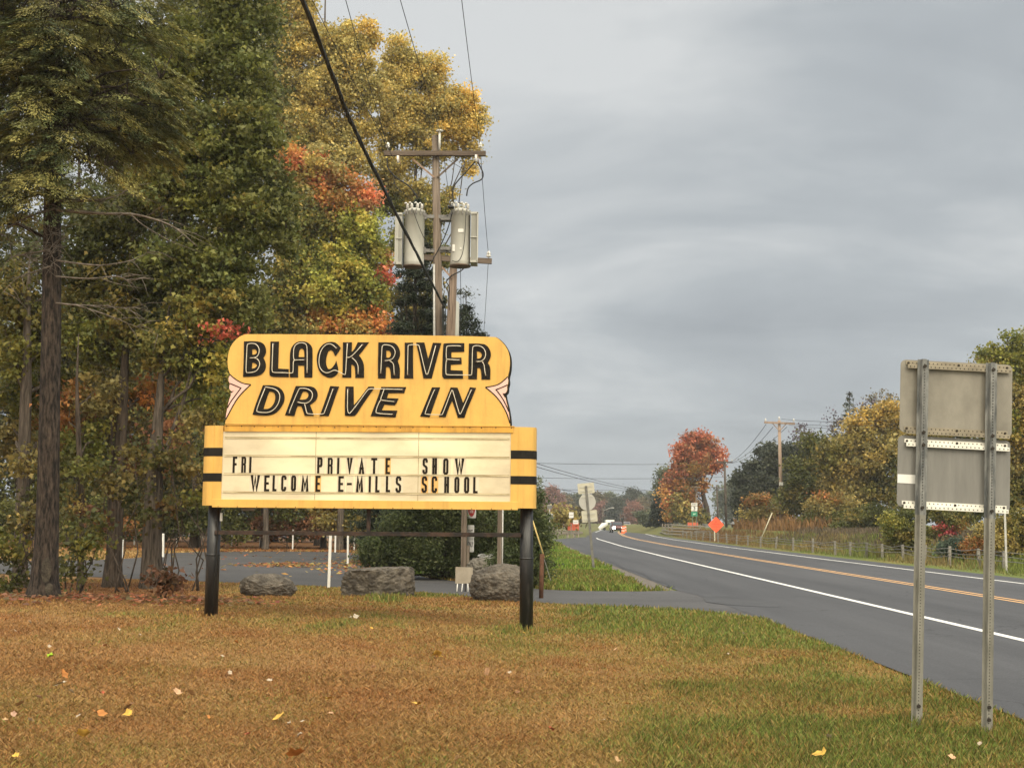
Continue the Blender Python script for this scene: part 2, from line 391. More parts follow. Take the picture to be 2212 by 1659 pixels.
gv = pm('gravel', (0.085, 0.072, 0.060), (0.20, 0.175, 0.15), 9, 0.95, 0.6, bscale=60)
gp = [(4.02, 32.0), (3.4, 31.55), (2.9, 32.2), (3.2, 33.6), (3.55, 36), (3.5, 42), (3.5, 50), (3.4, 62), (3.5, 80), (3.4, 98), (3.95, 98), (3.9, 80), (3.88, 62), (3.92, 50), (3.98, 42), (4.04, 36)]
o = polysheet('gravel_shoulder', [tuple(p) for p in gp], 0.006, gv); tag(o, 'grey gravel edge between the grass island and the asphalt', 'gravel', None, 'structure')

# ------------------------------------------------------------------ marquee sign
YAW = R(4.0)
_q = P(1131, 1357, 20.0); _n = Vector((-math.sin(YAW), -math.cos(YAW), 0)); _u = Vector((math.cos(YAW), -math.sin(YAW), 0))
def hitplane(vx, vy):
    d = ray(vx, vy); t = (_q - CO).dot(_n) / d.dot(_n); return CO + d * t
_o = hitplane(797, 1100); SO = Vector((_o.x, _o.y, 0.0))
def PL(vx, vy):
    p = hitplane(vx, vy) - SO; return (p.dot(_u), p.z)
def pls(cr, pts): return [PL(*cr(*p)) for p in pts]
def chaikin(pts, closed=True, lim=50, it=1):
    for _ in range(it):
        o = []; n = len(pts)
        for i in range(n):
            if not closed and i in (0, n - 1): o.append(pts[i]); continue
            a, b, c = pts[i - 1], pts[i], pts[(i + 1) % n]
            v1 = (b[0] - a[0], b[1] - a[1]); v2 = (c[0] - b[0], c[1] - b[1])
            l1, l2 = math.hypot(*v1), math.hypot(*v2)
            if l1 < 1e-9 or l2 < 1e-9: continue
            an = math.degrees(math.acos(max(-1, min(1, (v1[0] * v2[0] + v1[1] * v2[1]) / (l1 * l2)))))
            if an < lim:
                k1, k2 = min(0.3, 0.5), min(0.3, 0.5)
                o.append((b[0] - v1[0] * k1, b[1] - v1[1] * k1)); o.append((b[0] + v2[0] * k2, b[1] + v2[1] * k2))
            else: o.append(b)
        pts = o
    return pts
ypaint = pm('yellow_paint', (0.55, 0.325, 0.082), (0.65, 0.392, 0.098), 1.6, 0.5, 0.06, lo=0.3, hi=0.62, bscale=30)
ytrim = pm('yellow_trim', (0.50, 0.265, 0.045), (0.64, 0.345, 0.060), 2.2, 0.45, 0.06, lo=0.34, hi=0.6, bscale=24)
bpaint = pm('black_paint', (0.010, 0.009, 0.008), (0.020, 0.017, 0.014), 5, 0.75, 0.1, spec=0.12)
pinkp = pm('pink_paint', (0.70, 0.42, 0.36), (0.74, 0.47, 0.40), 3, 0.5)
glass = pm('neon_glass', (0.50, 0.45, 0.35), (0.64, 0.58, 0.47), 12, 0.25, spec=0.5)
steelb = pm('black_pipe_paint', (0.006, 0.006, 0.007), (0.11, 0.10, 0.095), 2.6, 0.38, 0.25, (3.2, 3.2, 0.55), lo=0.56, hi=0.86, bscale=8, spec=0.5)
rustb = pm('rusted_black_steel', (0.014, 0.011, 0.010), (0.075, 0.040, 0.026), 5, 0.7, 0.3, (1, 1, 1), lo=0.42, hi=0.78)
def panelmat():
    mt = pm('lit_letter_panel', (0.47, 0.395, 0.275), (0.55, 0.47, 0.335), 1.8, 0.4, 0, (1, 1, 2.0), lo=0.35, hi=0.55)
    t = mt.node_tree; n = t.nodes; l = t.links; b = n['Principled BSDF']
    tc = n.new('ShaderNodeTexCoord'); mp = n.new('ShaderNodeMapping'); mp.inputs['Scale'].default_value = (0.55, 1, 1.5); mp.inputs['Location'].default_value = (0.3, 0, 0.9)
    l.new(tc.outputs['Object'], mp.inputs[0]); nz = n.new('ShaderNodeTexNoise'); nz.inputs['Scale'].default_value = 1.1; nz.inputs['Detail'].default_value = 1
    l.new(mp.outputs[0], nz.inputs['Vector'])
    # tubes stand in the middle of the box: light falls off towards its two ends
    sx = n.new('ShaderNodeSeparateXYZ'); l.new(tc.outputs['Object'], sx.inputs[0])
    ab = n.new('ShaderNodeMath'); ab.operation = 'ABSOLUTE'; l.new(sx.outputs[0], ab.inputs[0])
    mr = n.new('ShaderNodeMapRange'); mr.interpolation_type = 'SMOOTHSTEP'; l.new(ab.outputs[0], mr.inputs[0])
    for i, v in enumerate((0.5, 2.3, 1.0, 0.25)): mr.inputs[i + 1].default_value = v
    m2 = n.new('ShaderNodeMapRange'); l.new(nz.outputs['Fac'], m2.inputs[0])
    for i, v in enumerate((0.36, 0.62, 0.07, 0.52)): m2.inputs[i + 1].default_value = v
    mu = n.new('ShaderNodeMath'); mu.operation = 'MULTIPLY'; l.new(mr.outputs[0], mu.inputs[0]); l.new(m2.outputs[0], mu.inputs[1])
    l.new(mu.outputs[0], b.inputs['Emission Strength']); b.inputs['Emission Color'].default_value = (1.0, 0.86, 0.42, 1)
    return mt
def weather(mt, amt=0.8, sc=(7, 7, .55)):
    t = mt.node_tree; n = t.nodes; l = t.links; b = n['Principled BSDF']; src = b.inputs['Base Color'].links[0].from_socket
    tc = n.new('ShaderNodeTexCoord'); mp = n.new('ShaderNodeMapping'); mp.inputs['Scale'].default_value = sc; l.new(tc.outputs['Object'], mp.inputs[0])
    nz = n.new('ShaderNodeTexNoise'); nz.inputs['Scale'].default_value = 1.0; nz.inputs['Detail'].default_value = 7; nz.inputs['Roughness'].default_value = .7; l.new(mp.outputs[0], nz.inputs['Vector'])
    mr = n.new('ShaderNodeMapRange'); l.new(nz.outputs['Fac'], mr.inputs[0])
    for i, v in enumerate((0.50, 0.72, 0.0, 1.0 - amt)): mr.inputs[i + 1].default_value = v
    mx = n.new('ShaderNodeMix'); mx.data_type = 'RGBA'; l.new(mr.outputs[0], mx.inputs[0]); l.new(src, mx.inputs[6]); mx.inputs[7].default_value = (.16, .085, .03, 1); l.new(mx.outputs[2], b.inputs['Base Color'])
weather(ypaint, .72); weather(ytrim, .5, (9, 9, 1.2))
c1 = crop(680, 1120, 1.728125)
SIGN = thing('marquee_sign', 'yellow and black drive in marquee sign on two black pipe posts, with unlit neon lettering', 'sign', SO, rot=(0, 0, -YAW))
uL, uR = PL(*c1(56, 920))[0], PL(*c1(2112, 930))[0]
uPL, uPR = PL(*c1(188, 920))[0], PL(*c1(1960, 930))[0]
sL, sR = PL(*c1(133, 1000))[0], PL(*c1(2006, 1000))[0]
zB = (PL(*c1(56, 1164))[1] + PL(*c1(2110, 1187))[1]) / 2; zT = (PL(*c1(60, 672))[1] + PL(*c1(2110, 690))[1]) / 2
zPB = (PL(*c1(188, 1130))[1] + PL(*c1(1958, 1142))[1]) / 2; zPT = (PL(*c1(190, 709))[1] + PL(*c1(1960, 726))[1]) / 2
DEP = 0.52
MB().box(uPL, 0.034, zB + 0.02, uPR, DEP - 0.004, zT - 0.01).build('cabinet', ytrim, SIGN)
def cap_plan(u0, us, ue, off=0.0):
    sg = 1 if ue > us else -1; p = [(u0, -off), (us, -off)]
    for k in range(1, 9):
        a = R(90) * k / 8; p.append((us + (ue - us) * math.sin(a) + sg * off * math.sin(a), 0.17 * (1 - math.cos(a)) - off * math.cos(a)))
    for k in range(0, 9):
        a = R(90) * k / 8; p.append((ue + sg * off - (ue - us) * 0.6 * (1 - math.cos(a)), DEP - 0.14 + (0.14 + off) * math.sin(a)))
    p.append((u0, DEP + off)); return p
def plan_prism(poly, z0, z1):
    n = len(poly); b = MB(); vs = [(x, y, z0) for x, y in poly] + [(x, y, z1) for x, y in poly]
    return b.add(vs, [tuple(range(n)), tuple(range(2 * n - 1, n - 1, -1))] + [(i, (i + 1) % n, (i + 1) % n + n, i + n) for i in range(n)])
for (u0, us, ue) in ((uPL, sL, uL), (uPR, sR, uR)):
    c = plan_prism(cap_plan(u0, us, ue), zB, zT).build('end_cap', ypaint, SIGN)
    seam = us + (0.004 if ue > us else -0.004)
    MB().box(us - 0.002, -0.0015, zB + 0.003, us + 0.002, 0.002, zT - 0.003).build('seam_strip', ytrim, c)
    yb = (812, 864, 968, 1019) if ue < us else (829, 881, 986, 1037); xb = 100 if ue < us else 2040
    for a, b_ in ((yb[0], yb[1]), (yb[2], yb[3])):
        plan_prism(cap_plan(u0, us, ue, 0.004), PL(*c1(xb, b_))[1], PL(*c1(xb, a))[1]).build('black_band', bpaint, c)
MB().box(sL, -0.014, zB - 0.028, sR, 0.033, zPB).build('bottom_rail', ypaint, SIGN, bev=0.004)
tL, tR = PL(*c1(205, 690))[0], PL(*c1(1975, 690))[0]
zTT = (PL(*c1(207, 668))[1] + PL(*c1(1950, 685))[1]) / 2
MB().box(tL, -0.018, zPT, tR, 0.033, zTT - 0.004).build('top_rail', ytrim, SIGN, bev=0.004)
MB().box(tL, -0.030, zTT - 0.010, tR + 0.02, 0.30, zTT).build('ledge_strip', ytrim, SIGN)
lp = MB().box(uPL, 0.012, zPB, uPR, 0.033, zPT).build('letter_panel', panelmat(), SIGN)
steel = pm('track_metal', (0.34, 0.27, 0.15), (0.62, 0.53, 0.34), 3, 0.5, 0, (0.8, 1, 6), lo=0.4, hi=0.6)
dark = pm('dark_line', (0.16, 0.11, 0.05), (0.30, 0.22, 0.11), 6, 0.8)
rails = []
for ya, yb in ((746, 764), (859, 875), (971, 988), (1084, 1100)):
    z = (PL(*c1(205, ya))[1] + PL(*c1(1950, yb))[1]) / 2; rails.append(z)
    t = MB().box(uPL + 0.03, 0.000, z - 0.011, uPR - 0.02, 0.011, z + 0.008).build('letter_track', steel, SIGN)
    MB().box(uPL + 0.03, -0.002, z + 0.0085, uPR - 0.02, 0.010, z + 0.0125).build('track_lip', dark, t)
for xs in (761, 1393):
    u = PL(*c1(xs, 900))[0]; MB().box(u - 0.003, 0.009, zPB, u + 0.003, 0.0115, zPT).build('panel_seam', dark, SIGN)

# changeable letters: stroke-built condensed capitals in a 1 x 1 box, y up
def strokes(ch):
    S = {
     'I': [[(.5, 0), (.5, 1)]], 'F': [[(.14, 0), (.14, 1), (1, 1)], [(.14, .53), (.82, .53)]],
     'E': [[(1, 1), (.14, 1), (.14, 0), (1, 0)], [(.14, .5), (.82, .5)]], 'L': [[(.14, 1), (.14, 0), (1, 0)]],
     'T': [[(0, 1), (1, 1)], [(.5, 1), (.5, 0)]], 'H': [[(.1, 0), (.1, 1)], [(.9, 0), (.9, 1)], [(.1, .5), (.9, .5)]],
     'P': [[(.14, 0), (.14, 1)], [(.14, 1), (.78, 1), (.92, .93), (.92, .53), (.78, .45), (.14, .45)]],
     'R': [[(.12, 0), (.12, 1)], [(.12, 1), (.75, 1), (.9, .93), (.9, .6), (.75, .53), (.12, .53)], [(.72, .53), (.88, .44), (.88, 0)]],
     'O': [[(.3, 0), (.12, .08), (.12, .92), (.3, 1), (.7, 1), (.88, .92), (.88, .08), (.7, 0), (.3, 0)]],
     'C': [[(.9, .76), (.9, .92), (.72, 1), (.3, 1), (.12, .92), (.12, .08), (.3, 0), (.72, 0), (.9, .08), (.9, .25)]],
     'S': [[(.9, .77), (.9, .92), (.72, 1), (.3, 1), (.13, .92), (.13, .62), (.28, .54), (.72, .46), (.88, .38), (.88, .08), (.7, 0), (.28, 0), (.1, .08), (.1, .24)]],
     'V': [[(.06, 1), (.5, 0), (.94, 1)]], 'A': [[(.04, 0), (.5, 1), (.96, 0)], [(.22, .30), (.78, .30)]],
     'W': [[(.04, 1), (.28, 0), (.5, .9), (.72, 0), (.96, 1)]], 'M': [[(.08, 0), (.13, 1), (.5, .22), (.87, 1), (.92, 0)]],
     '-': [[(0, .5), (1, .5)]]}
    return S[ch]
def thick(pl, wd):
    """outline of a polyline with mitred joins"""
    closed = pl[0] == pl[-1]; pl = pl[:-1] if closed else pl; n = len(pl); Ls = []; Rs = []
    for i in range(n):
        b = Vector(pl[i]); a = Vector(pl[i - 1]) if (i or closed) else None; c = Vector(pl[(i + 1) % n]) if (i < n - 1 or closed) else None
        d1 = (b - a).normalized() if a is not None else None; d2 = (c - b).normalized() if c is not None else None
        if d1 is None: nn = Vector((-d2.y, d2.x)); k = 1
        elif d2 is None: nn = Vector((-d1.y, d1.x)); k = 1
        else:
            t = (d1 + d2); t = t.normalized() if t.length > 1e-3 else d1; nn = Vector((-t.y, t.x)); k = 1 / max(0.42, nn.dot(Vector((-d1.y, d1.x))))
        Ls.append(tuple(b + nn * wd / 2 * k)); Rs.append(tuple(b - nn * wd / 2 * k))
    return (Ls, Rs, closed)
lblack = pm('letter_black', (0.010, 0.007, 0.005), (0.022, 0.016, 0.010), 9, 0.7, spec=.12)
def glyph(ch, u0, z0, u1, z1, y, wd=0.031):
    b = MB(); hw = wd / 2; W = u1 - u0; Hh = z1 - z0
    if ch == 'I': W = 0
    fx = (lambda t: u0 + hw * .9 + t * (W - wd * .9)) if ch != 'I' else (lambda t: (u0 + u1) / 2)
    for k, pl in enumerate(strokes(ch)):
        zz = lambda t: z0 + hw + t * (Hh - wd)
        pts = [[fx(px), zz(py)] for px, py in pl]
        if pl[0] != pl[-1]:
            for e, q in ((0, 1), (-1, -2)):
                dx, dz = pts[e][0] - pts[q][0], pts[e][1] - pts[q][1]; l = math.hypot(dx, dz)
                if ch in 'WVMAHIFRPTEL-': pts[e] = [pts[e][0] + dx / l * hw, pts[e][1] + dz / l * hw]
        pts = [tuple(p) for p in pts]
        Ls, Rs, cl_ = thick(pts, wd); dy = 0.0006 * k
        if cl_:
            a, c = (Ls, Rs) if abs(sum(Ls[i - 1][0] * Ls[i][1] - Ls[i][0] * Ls[i - 1][1] for i in range(len(Ls)))) > abs(sum(Rs[i - 1][0] * Rs[i][1] - Rs[i][0] * Rs[i - 1][1] for i in range(len(Rs)))) else (Rs, Ls)
            b.prism(a, y - dy, y + 0.004, [c])
        else: b.prism(Ls + Rs[::-1], y - dy, y + 0.004)
    return b
cW, cX, cY = crop(780, 1520, 5.529), crop(1120, 1520, 5.529), crop(1460, 1520, 4.7064)
row = [('F', cW, 245, 345, 560, 880), ('R', cW, 415, 528, 563, 875), ('I', cW, 583, 622, 565, 878),
 ('P', cX, 25, 148, 575, 890), ('R', cX, 232, 350, 585, 900), ('I', cX, 428, 472, 585, 902), ('V', cX, 615, 735, 585, 905), ('A', cX, 852, 968, 585, 900), ('T', cX, 1095, 1215, 590, 900), ('E', cX, 1370, 1470, 590, 905),
 ('S', cY, 185, 286, 505, 770), ('H', cY, 350, 440, 503, 772), ('O', cY, 530, 635, 508, 778), ('W', cY, 730, 893, 510, 785),
 ('W', cW, 600, 795, 922, 1242), ('E', cW, 863, 980, 930, 1242), ('L', cW, 1030, 1122, 928, 1240), ('C', cW, 1198, 1320, 930, 1242), ('O', cW, 1393, 1512, 932, 1240), ('M', cW, 1593, 1758, 935, 1245), ('E', cW, 1872, 1980, 938, 1250),
 ('E', cX, 440, 557, 945, 1252), ('-', cX, 620, 717, 945, 1252), ('M', cX, 792, 950, 945, 1258), ('I', cX, 1048, 1092, 946, 1260), ('L', cX, 1170, 1265, 946, 1262), ('L', cX, 1378, 1472, 944, 1258), ('S', cX, 1568, 1697, 948, 1265),
 ('S', cY, 170, 276, 808, 1080), ('C', cY, 336, 444, 808, 1082), ('H', cY, 550, 642, 815, 1085), ('O', cY, 718, 817, 818, 1085), ('O', cY, 880, 982, 818, 1088), ('L', cY, 1034, 1116, 820, 1090)]
tint = pm('amber_letter_tile', (0.62, 0.36, 0.12), (0.70, 0.43, 0.17), 4, 0.3)
clear = pm('clear_letter_tile', (0.58, 0.51, 0.38), (0.64, 0.57, 0.43), 4, 0.25)
for ch, cr_, x0, x1, y0, y1 in row:
    a = PL(*cr_(x0, y1)); b_ = PL(*cr_(x1, y0))
    o = glyph(ch, a[0], a[1], b_[0], b_[1], 0.004, .041 if ch in 'WM' else (.038 if ch in 'VA' else (.031 if ch == 'R' else .0345))).build('marquee_letter', lblack, SIGN)
    tin = (ch == 'E' and x0 in (1370, 1872)) or (cr_ is cY and x0 in (170, 336))
    q = 0.012 if tin else 0.028
    MB().box(a[0] - q * .6, 0.0088, a[1] - 0.004, b_[0] + q, 0.0112, b_[1] + 0.004).build('letter_tile', tint if tin else clear, o)

# topper board
p_, q_ = crop(780, 1180, 4.611), crop(1680, 1180, 4.608)
yellowL = [(92, 1505), (100, 1420), (105, 1380), (120, 1285), (138, 1190), (160, 1100), (186, 1040), (184, 1000), (205, 972), (178, 952), (160, 925), (160, 885), (172, 848), (150, 800), (150, 745), (176, 700), (146, 620), (131, 530), (130, 450), (146, 330), (190, 215), (250, 140), (320, 75), (400, 40), (480, 28)]
yellowR = [(330, 62), (420, 105), (500, 180), (560, 265), (592, 350), (605, 440), (605, 540), (592, 650), (566, 735), (580, 790), (572, 850), (558, 890), (562, 940), (545, 985), (520, 1003), (528, 1060), (556, 1170), (578, 1260), (595, 1370), (604, 1450), (606, 1550)]
board = chaikin(pls(p_, yellowL) + pls(q_, yellowR), True, 45, 2)
zb = zTT + 0.001
board = [(u, max(z, zb)) for u, z in board]
TOP = MB().prism(board, 0.0, 0.30).build('topper_board', ypaint, SIGN)
# the black metal return behind the face, a little larger than it
cx_ = sum(p[0] for p in board) / len(board)
MB().prism([(u * 1.0035 + 0.004, zb + (z - zb) * 1.004) for u, z in board], 0.06, 0.34).build('board_return', bpaint, SIGN)
def pline(pts, wd, y0, y1, b):
    pts = chaikin(pts, False, 60, 2); Ls, Rs, _ = thick(pts, wd); b.prism(Ls + Rs[::-1], y0, y1)
pinkL = pls(p_, [(176, 702), (240, 762), (320, 812), (400, 845), (505, 860), (400, 962), (310, 1062), (240, 1170), (170, 1300), (104, 1425)]) 
bl = pls(p_, yellowL[2:16])
pl_ = MB().prism(pinkL + [(u + 0.0, z) for u, z in bl], -0.003, 0.001).build('pink_ornament', pinkp, SIGN)
b = MB()
for i, ln in enumerate(([(172, 694), (240, 758), (320, 810), (400, 846), (512, 860)], [(512, 860), (400, 962), (310, 1062), (240, 1170), (170, 1300), (100, 1432)], [(172, 840), (260, 876), (350, 916), (250, 1050), (175, 1150), (130, 1240)])):
    pline(pls(p_, ln), 0.017, -0.0045 - 0.0006 * i, -0.002, b)
b.prism(pls(p_, [(188, 975), (210, 966), (240, 964), (215, 978), (196, 1000)]), -0.0055, -0.002)
b.build('black_outline', bpaint, pl_)
pinkR = pls(q_, [(566, 737), (500, 800), (430, 852), (340, 884), (212, 902), (320, 992), (400, 1072), (480, 1182), (540, 1292), (580, 1392), (604, 1470)])
br = pls(q_, yellowR[8:20])[::-1]
pr_ = MB().prism(pinkR + br, -0.003, 0.001).build('pink_ornament', pinkp, SIGN)
b = MB()
for i, ln in enumerate(([(570, 730), (500, 800), (430, 852), (340, 884), (206, 902)], [(206, 902), (320, 992), (400, 1072), (480, 1182), (540, 1292), (580, 1392), (606, 1490)], [(568, 862), (500, 896), (380, 942), (460, 1042), (540, 1182), (588, 1300)])):
    pline(pls(q_, ln), 0.017, -0.0045 - 0.0006 * i, -0.002, b)
b.prism(pls(q_, [(484, 1000), (515, 1003), (548, 985), (562, 960), (566, 1010), (545, 1050), (524, 1072)]), -0.0055, -0.002)
b.build('black_outline', bpaint, pr_)

# painted channel letters with neon tubes (outlines and tubes measured in six enlarged crops)
S9 = 9.2167
cA, cB, cC, cD, cE, cF, cG, cH = (crop(x, y, S9) for x, y in ((850, 1200), (1090, 1200), (1330, 1200), (1540, 1200), (880, 1350), (1100, 1350), (1300, 1350), (1480, 1350)))
BIG = [
 ('B', cA, [(160, 120), (400, 110), (620, 120), (760, 160), (850, 260), (888, 420), (870, 540), (795, 660), (850, 760), (880, 900), (860, 1040), (790, 1150), (680, 1230), (500, 1270), (130, 1280), (145, 900), (155, 600)],
  [[(425, 390), (480, 370), (560, 400), (592, 465), (560, 530), (500, 555), (430, 555), (425, 470)], [(430, 820), (490, 820), (560, 860), (590, 905), (550, 970), (480, 1005), (415, 1010)]],
  [[(275, 1155), (245, 1120), (250, 900), (270, 500), (280, 260), (320, 200), (510, 195), (600, 240), (670, 340), (685, 450), (650, 580), (570, 660), (380, 675)], [(520, 676), (570, 685), (640, 720), (695, 830), (690, 920), (640, 1040), (530, 1140), (275, 1155)]]),
 ('L', cA, [(1030, 125), (1305, 125), (1290, 500), (1275, 1010), (1620, 1025), (1625, 1290), (1100, 1285), (1020, 1250), (985, 1200), (1010, 800), (1020, 400)], [],
  [[(1125, 210), (1115, 500), (1100, 900), (1095, 1100), (1130, 1155), (1450, 1150), (1620, 1165), (1750, 1165), (1785, 1150), (1790, 900), (1795, 780), (1830, 735), (2130, 735)]]),
 ('A', cA, [(1670, 1295), (1660, 1000), (1660, 600), (1680, 420), (1730, 290), (1830, 180), (1960, 120), (2060, 110), (2180, 130), (2300, 190), (2380, 290), (2405, 420), (2400, 800), (2395, 1300), (2140, 1300), (2130, 910), (1930, 910), (1930, 1295)],
  [[(1945, 630), (1960, 440), (2000, 370), (2050, 350), (2100, 370), (2135, 440), (2140, 635)]],
  [[(1830, 735), (1800, 700), (1795, 500), (1815, 320), (1890, 220), (2030, 170), (2180, 195), (2230, 260), (2245, 400), (2245, 800), (2240, 1150)]]),
 ('C', cB, [(880, 135), (1000, 190), (1115, 335), (1030, 490), (945, 605), (905, 560), (870, 450), (790, 400), (720, 430), (660, 560), (620, 780), (650, 940), (700, 1020), (760, 1030), (830, 990), (930, 860), (965, 750), (1000, 880), (1040, 1060), (1020, 1160), (920, 1270), (770, 1325), (600, 1270), (450, 1160), (370, 1000), (330, 800), (330, 620), (380, 420), (480, 260), (620, 165), (760, 135)], [],
  [[(980, 350), (900, 270), (800, 210), (700, 215), (590, 280), (500, 400), (440, 560), (415, 740), (425, 920), (480, 1050), (580, 1140), (690, 1165), (790, 1130), (910, 1060), (1030, 1100), (1260, 1230), (1290, 1200), (1310, 800), (1345, 200)]]),
 ('K', cB, [(1190, 150), (1480, 150), (1470, 470), (1560, 390), (1670, 150), (2040, 150), (1880, 370), (1710, 580), (1800, 690), (1860, 830), (1880, 1000), (1875, 1310), (1595, 1310), (1590, 1080), (1560, 930), (1490, 880), (1460, 890), (1460, 1305), (1170, 1305), (1185, 700)], [],
  [[(1335, 655), (1470, 655), (1830, 240)], [(1500, 670), (1600, 750), (1680, 870), (1705, 1000), (1695, 1190)]]),
 ('R', cC, [(135, 150), (600, 150), (720, 200), (820, 350), (850, 500), (830, 640), (770, 760), (830, 930), (840, 1080), (830, 1330), (550, 1330), (530, 1060), (490, 970), (430, 950), (385, 970), (370, 1330), (125, 1330), (120, 900), (130, 500)],
  [[(400, 420), (450, 410), (520, 450), (560, 540), (520, 640), (440, 660), (395, 640), (390, 530)]],
  [[(225, 1170), (240, 900), (260, 400), (275, 280), (320, 240), (500, 250), (620, 310), (690, 420), (700, 510), (660, 640), (570, 740), (370, 765)], [(520, 775), (600, 810), (650, 900), (655, 1050), (665, 1215)]]),
 ('I', cC, [(1000, 160), (1270, 160), (1265, 700), (1275, 1330), (985, 1330), (1000, 700)], [],
  [[(1100, 1220), (1105, 800), (1115, 300), (1125, 245), (1450, 235), (1490, 300), (1690, 1180), (1735, 1220), (1780, 1180), (2020, 270)]]),
 ('V', cC, [(1370, 155), (1640, 155), (1700, 420), (1765, 690), (1830, 480), (1920, 165), (2195, 175), (2080, 560), (1880, 1330), (1610, 1330), (1540, 960), (1460, 560)], [], []),
 ('E', cD, [(330, 200), (370, 175), (1010, 175), (1010, 460), (600, 470), (585, 500), (590, 640), (620, 655), (915, 650), (925, 860), (570, 885), (565, 1060), (960, 1075), (970, 1340), (350, 1340), (300, 1290), (285, 1220), (300, 700), (315, 400)], [],
  [[(900, 290), (860, 275), (480, 275), (430, 320), (425, 680), (450, 725), (850, 740)], [(445, 745), (420, 800), (410, 1180), (450, 1230), (780, 1225), (1230, 1240), (1275, 1210), (1280, 350), (1320, 275), (1500, 270), (1620, 320), (1700, 430), (1725, 560), (1690, 680), (1610, 770), (1530, 790), (1420, 790)]]),
 ('R', cD, [(1165, 190), (1600, 190), (1740, 240), (1850, 380), (1885, 520), (1880, 640), (1780, 830), (1840, 900), (1870, 1050), (1860, 1365), (1575, 1365), (1565, 1100), (1530, 1000), (1490, 980), (1435, 1000), (1425, 1360), (1145, 1350), (1145, 800), (1160, 400)],
  [[(1420, 440), (1500, 450), (1570, 500), (1595, 560), (1570, 640), (1500, 685), (1430, 685)]], [[(1610, 800), (1660, 880), (1675, 960), (1690, 1100), (1715, 1240)]]),
 ('D', cE, [(500, 170), (750, 165), (950, 200), (1080, 270), (1180, 400), (1215, 550), (1200, 700), (1130, 850), (1020, 1000), (880, 1110), (700, 1160), (500, 1165), (320, 1150), (165, 1130), (230, 900), (330, 620), (430, 370)],
  [[(715, 380), (800, 380), (880, 430), (910, 500), (910, 620), (870, 760), (800, 860), (730, 920), (640, 950), (520, 945), (560, 800), (620, 620), (680, 450)]],
  [[(600, 240), (850, 275), (980, 340), (1060, 440), (1080, 570), (1050, 720), (970, 880), (840, 1010), (700, 1070), (560, 1075), (340, 1055), (300, 990), (590, 280)]]),
 ('R', cE, [(1580, 195), (2000, 200), (2110, 215), (2220, 270), (2280, 380), (2298, 480), (2278, 600), (2210, 705), (2045, 815), (2100, 960), (2160, 1120), (2165, 1170), (1870, 1170), (1840, 1050), (1760, 860), (1640, 850), (1600, 930), (1530, 1180), (1225, 1150), (1290, 980), (1430, 600), (1530, 320)],
  [[(1800, 390), (1850, 370), (1940, 385), (1990, 440), (2000, 510), (1960, 590), (1890, 640), (1700, 645), (1740, 550)]],
  [[(1380, 1090), (1390, 1020), (1690, 310), (1740, 275), (1950, 285), (2080, 350), (2140, 440), (2145, 540), (2100, 660), (2000, 750), (1880, 775), (1660, 735)], [(1885, 800), (1920, 930), (1950, 1080), (2000, 1125), (2500, 1127), (2530, 1080), (2750, 470), (2808, 310)]]),
 ('I', cF, [(680, 195), (970, 215), (860, 500), (740, 860), (625, 1185), (330, 1165), (380, 1060), (500, 720), (600, 430)], [], []),
 ('V', cF, [(1180, 210), (1440, 215), (1450, 830), (1640, 610), (1930, 215), (2110, 215), (2120, 260), (1960, 490), (1720, 830), (1530, 1150), (1420, 1190), (1160, 1165), (1155, 700)], [],
  [[(1265, 310), (1255, 800), (1260, 1040), (1310, 1105), (1360, 1080), (1640, 720), (1920, 320), (1980, 295), (2330, 300), (2483, 305), (3043, 320)]]),
 ('E', cG, [(510, 225), (1320, 230), (1255, 430), (740, 430), (690, 590), (1070, 605), (990, 790), (940, 830), (610, 800), (520, 990), (1030, 1000), (970, 1225), (160, 1180), (240, 960), (400, 550), (480, 300)], [],
  [[(610, 320), (490, 640), (510, 670), (930, 715)], [(495, 680), (440, 740), (330, 1040), (370, 1105), (880, 1130)]]),
 ('I', cH, [(505, 240), (775, 240), (690, 480), (560, 840), (430, 1215), (120, 1190), (200, 1000), (380, 560)], [],
  [[(600, 335), (560, 400), (275, 1100), (310, 1135), (830, 1150), (870, 1120), (1150, 360), (1175, 340), (1200, 370), (1400, 1090), (1435, 1130), (1470, 1090), (1770, 400), (1800, 340)]]),
 ('N', cH, [(1120, 240), (1340, 250), (1420, 450), (1525, 750), (1600, 600), (1750, 235), (1950, 260), (1800, 640), (1650, 980), (1570, 1235), (1350, 1235), (1270, 960), (1165, 680), (1060, 910), (950, 1215), (730, 1205), (800, 1040), (960, 640)], [], []),
]
for ch, cr_, outl, holes, neon in BIG:
    ol = chaikin(pls(cr_, outl), True, 42, 2); hl = [chaikin(pls(cr_, h), True, 60, 2) for h in holes]
    o = MB().prism(ol, -0.012, 0.0015, hl).build('sign_letter', bpaint, SIGN)
    if neon:
        b = MB()
        for ln in neon:
            q = chaikin(pls(cr_, ln), False, 120, 2); pts = [(u, -0.045, z) for u, z in q]
            pts = [(q[0][0], -0.010, q[0][1])] + pts + [(q[-1][0], -0.010, q[-1][1])]
            b.tube(pts, 0.0068, 6)
        b.build('neon_tube', glass, o, True)
        for ln in neon:
            for e in (ln[0], ln[-1]):
                u, z = PL(*cr_(*e)); MB().lathe([(0.015, -0.028), (0.020, -0.0145), (0.026, -0.0135), (0.026, -0.0118)], 14, (u, 0, z), 'y').build('electrode_cup', rustb, o)

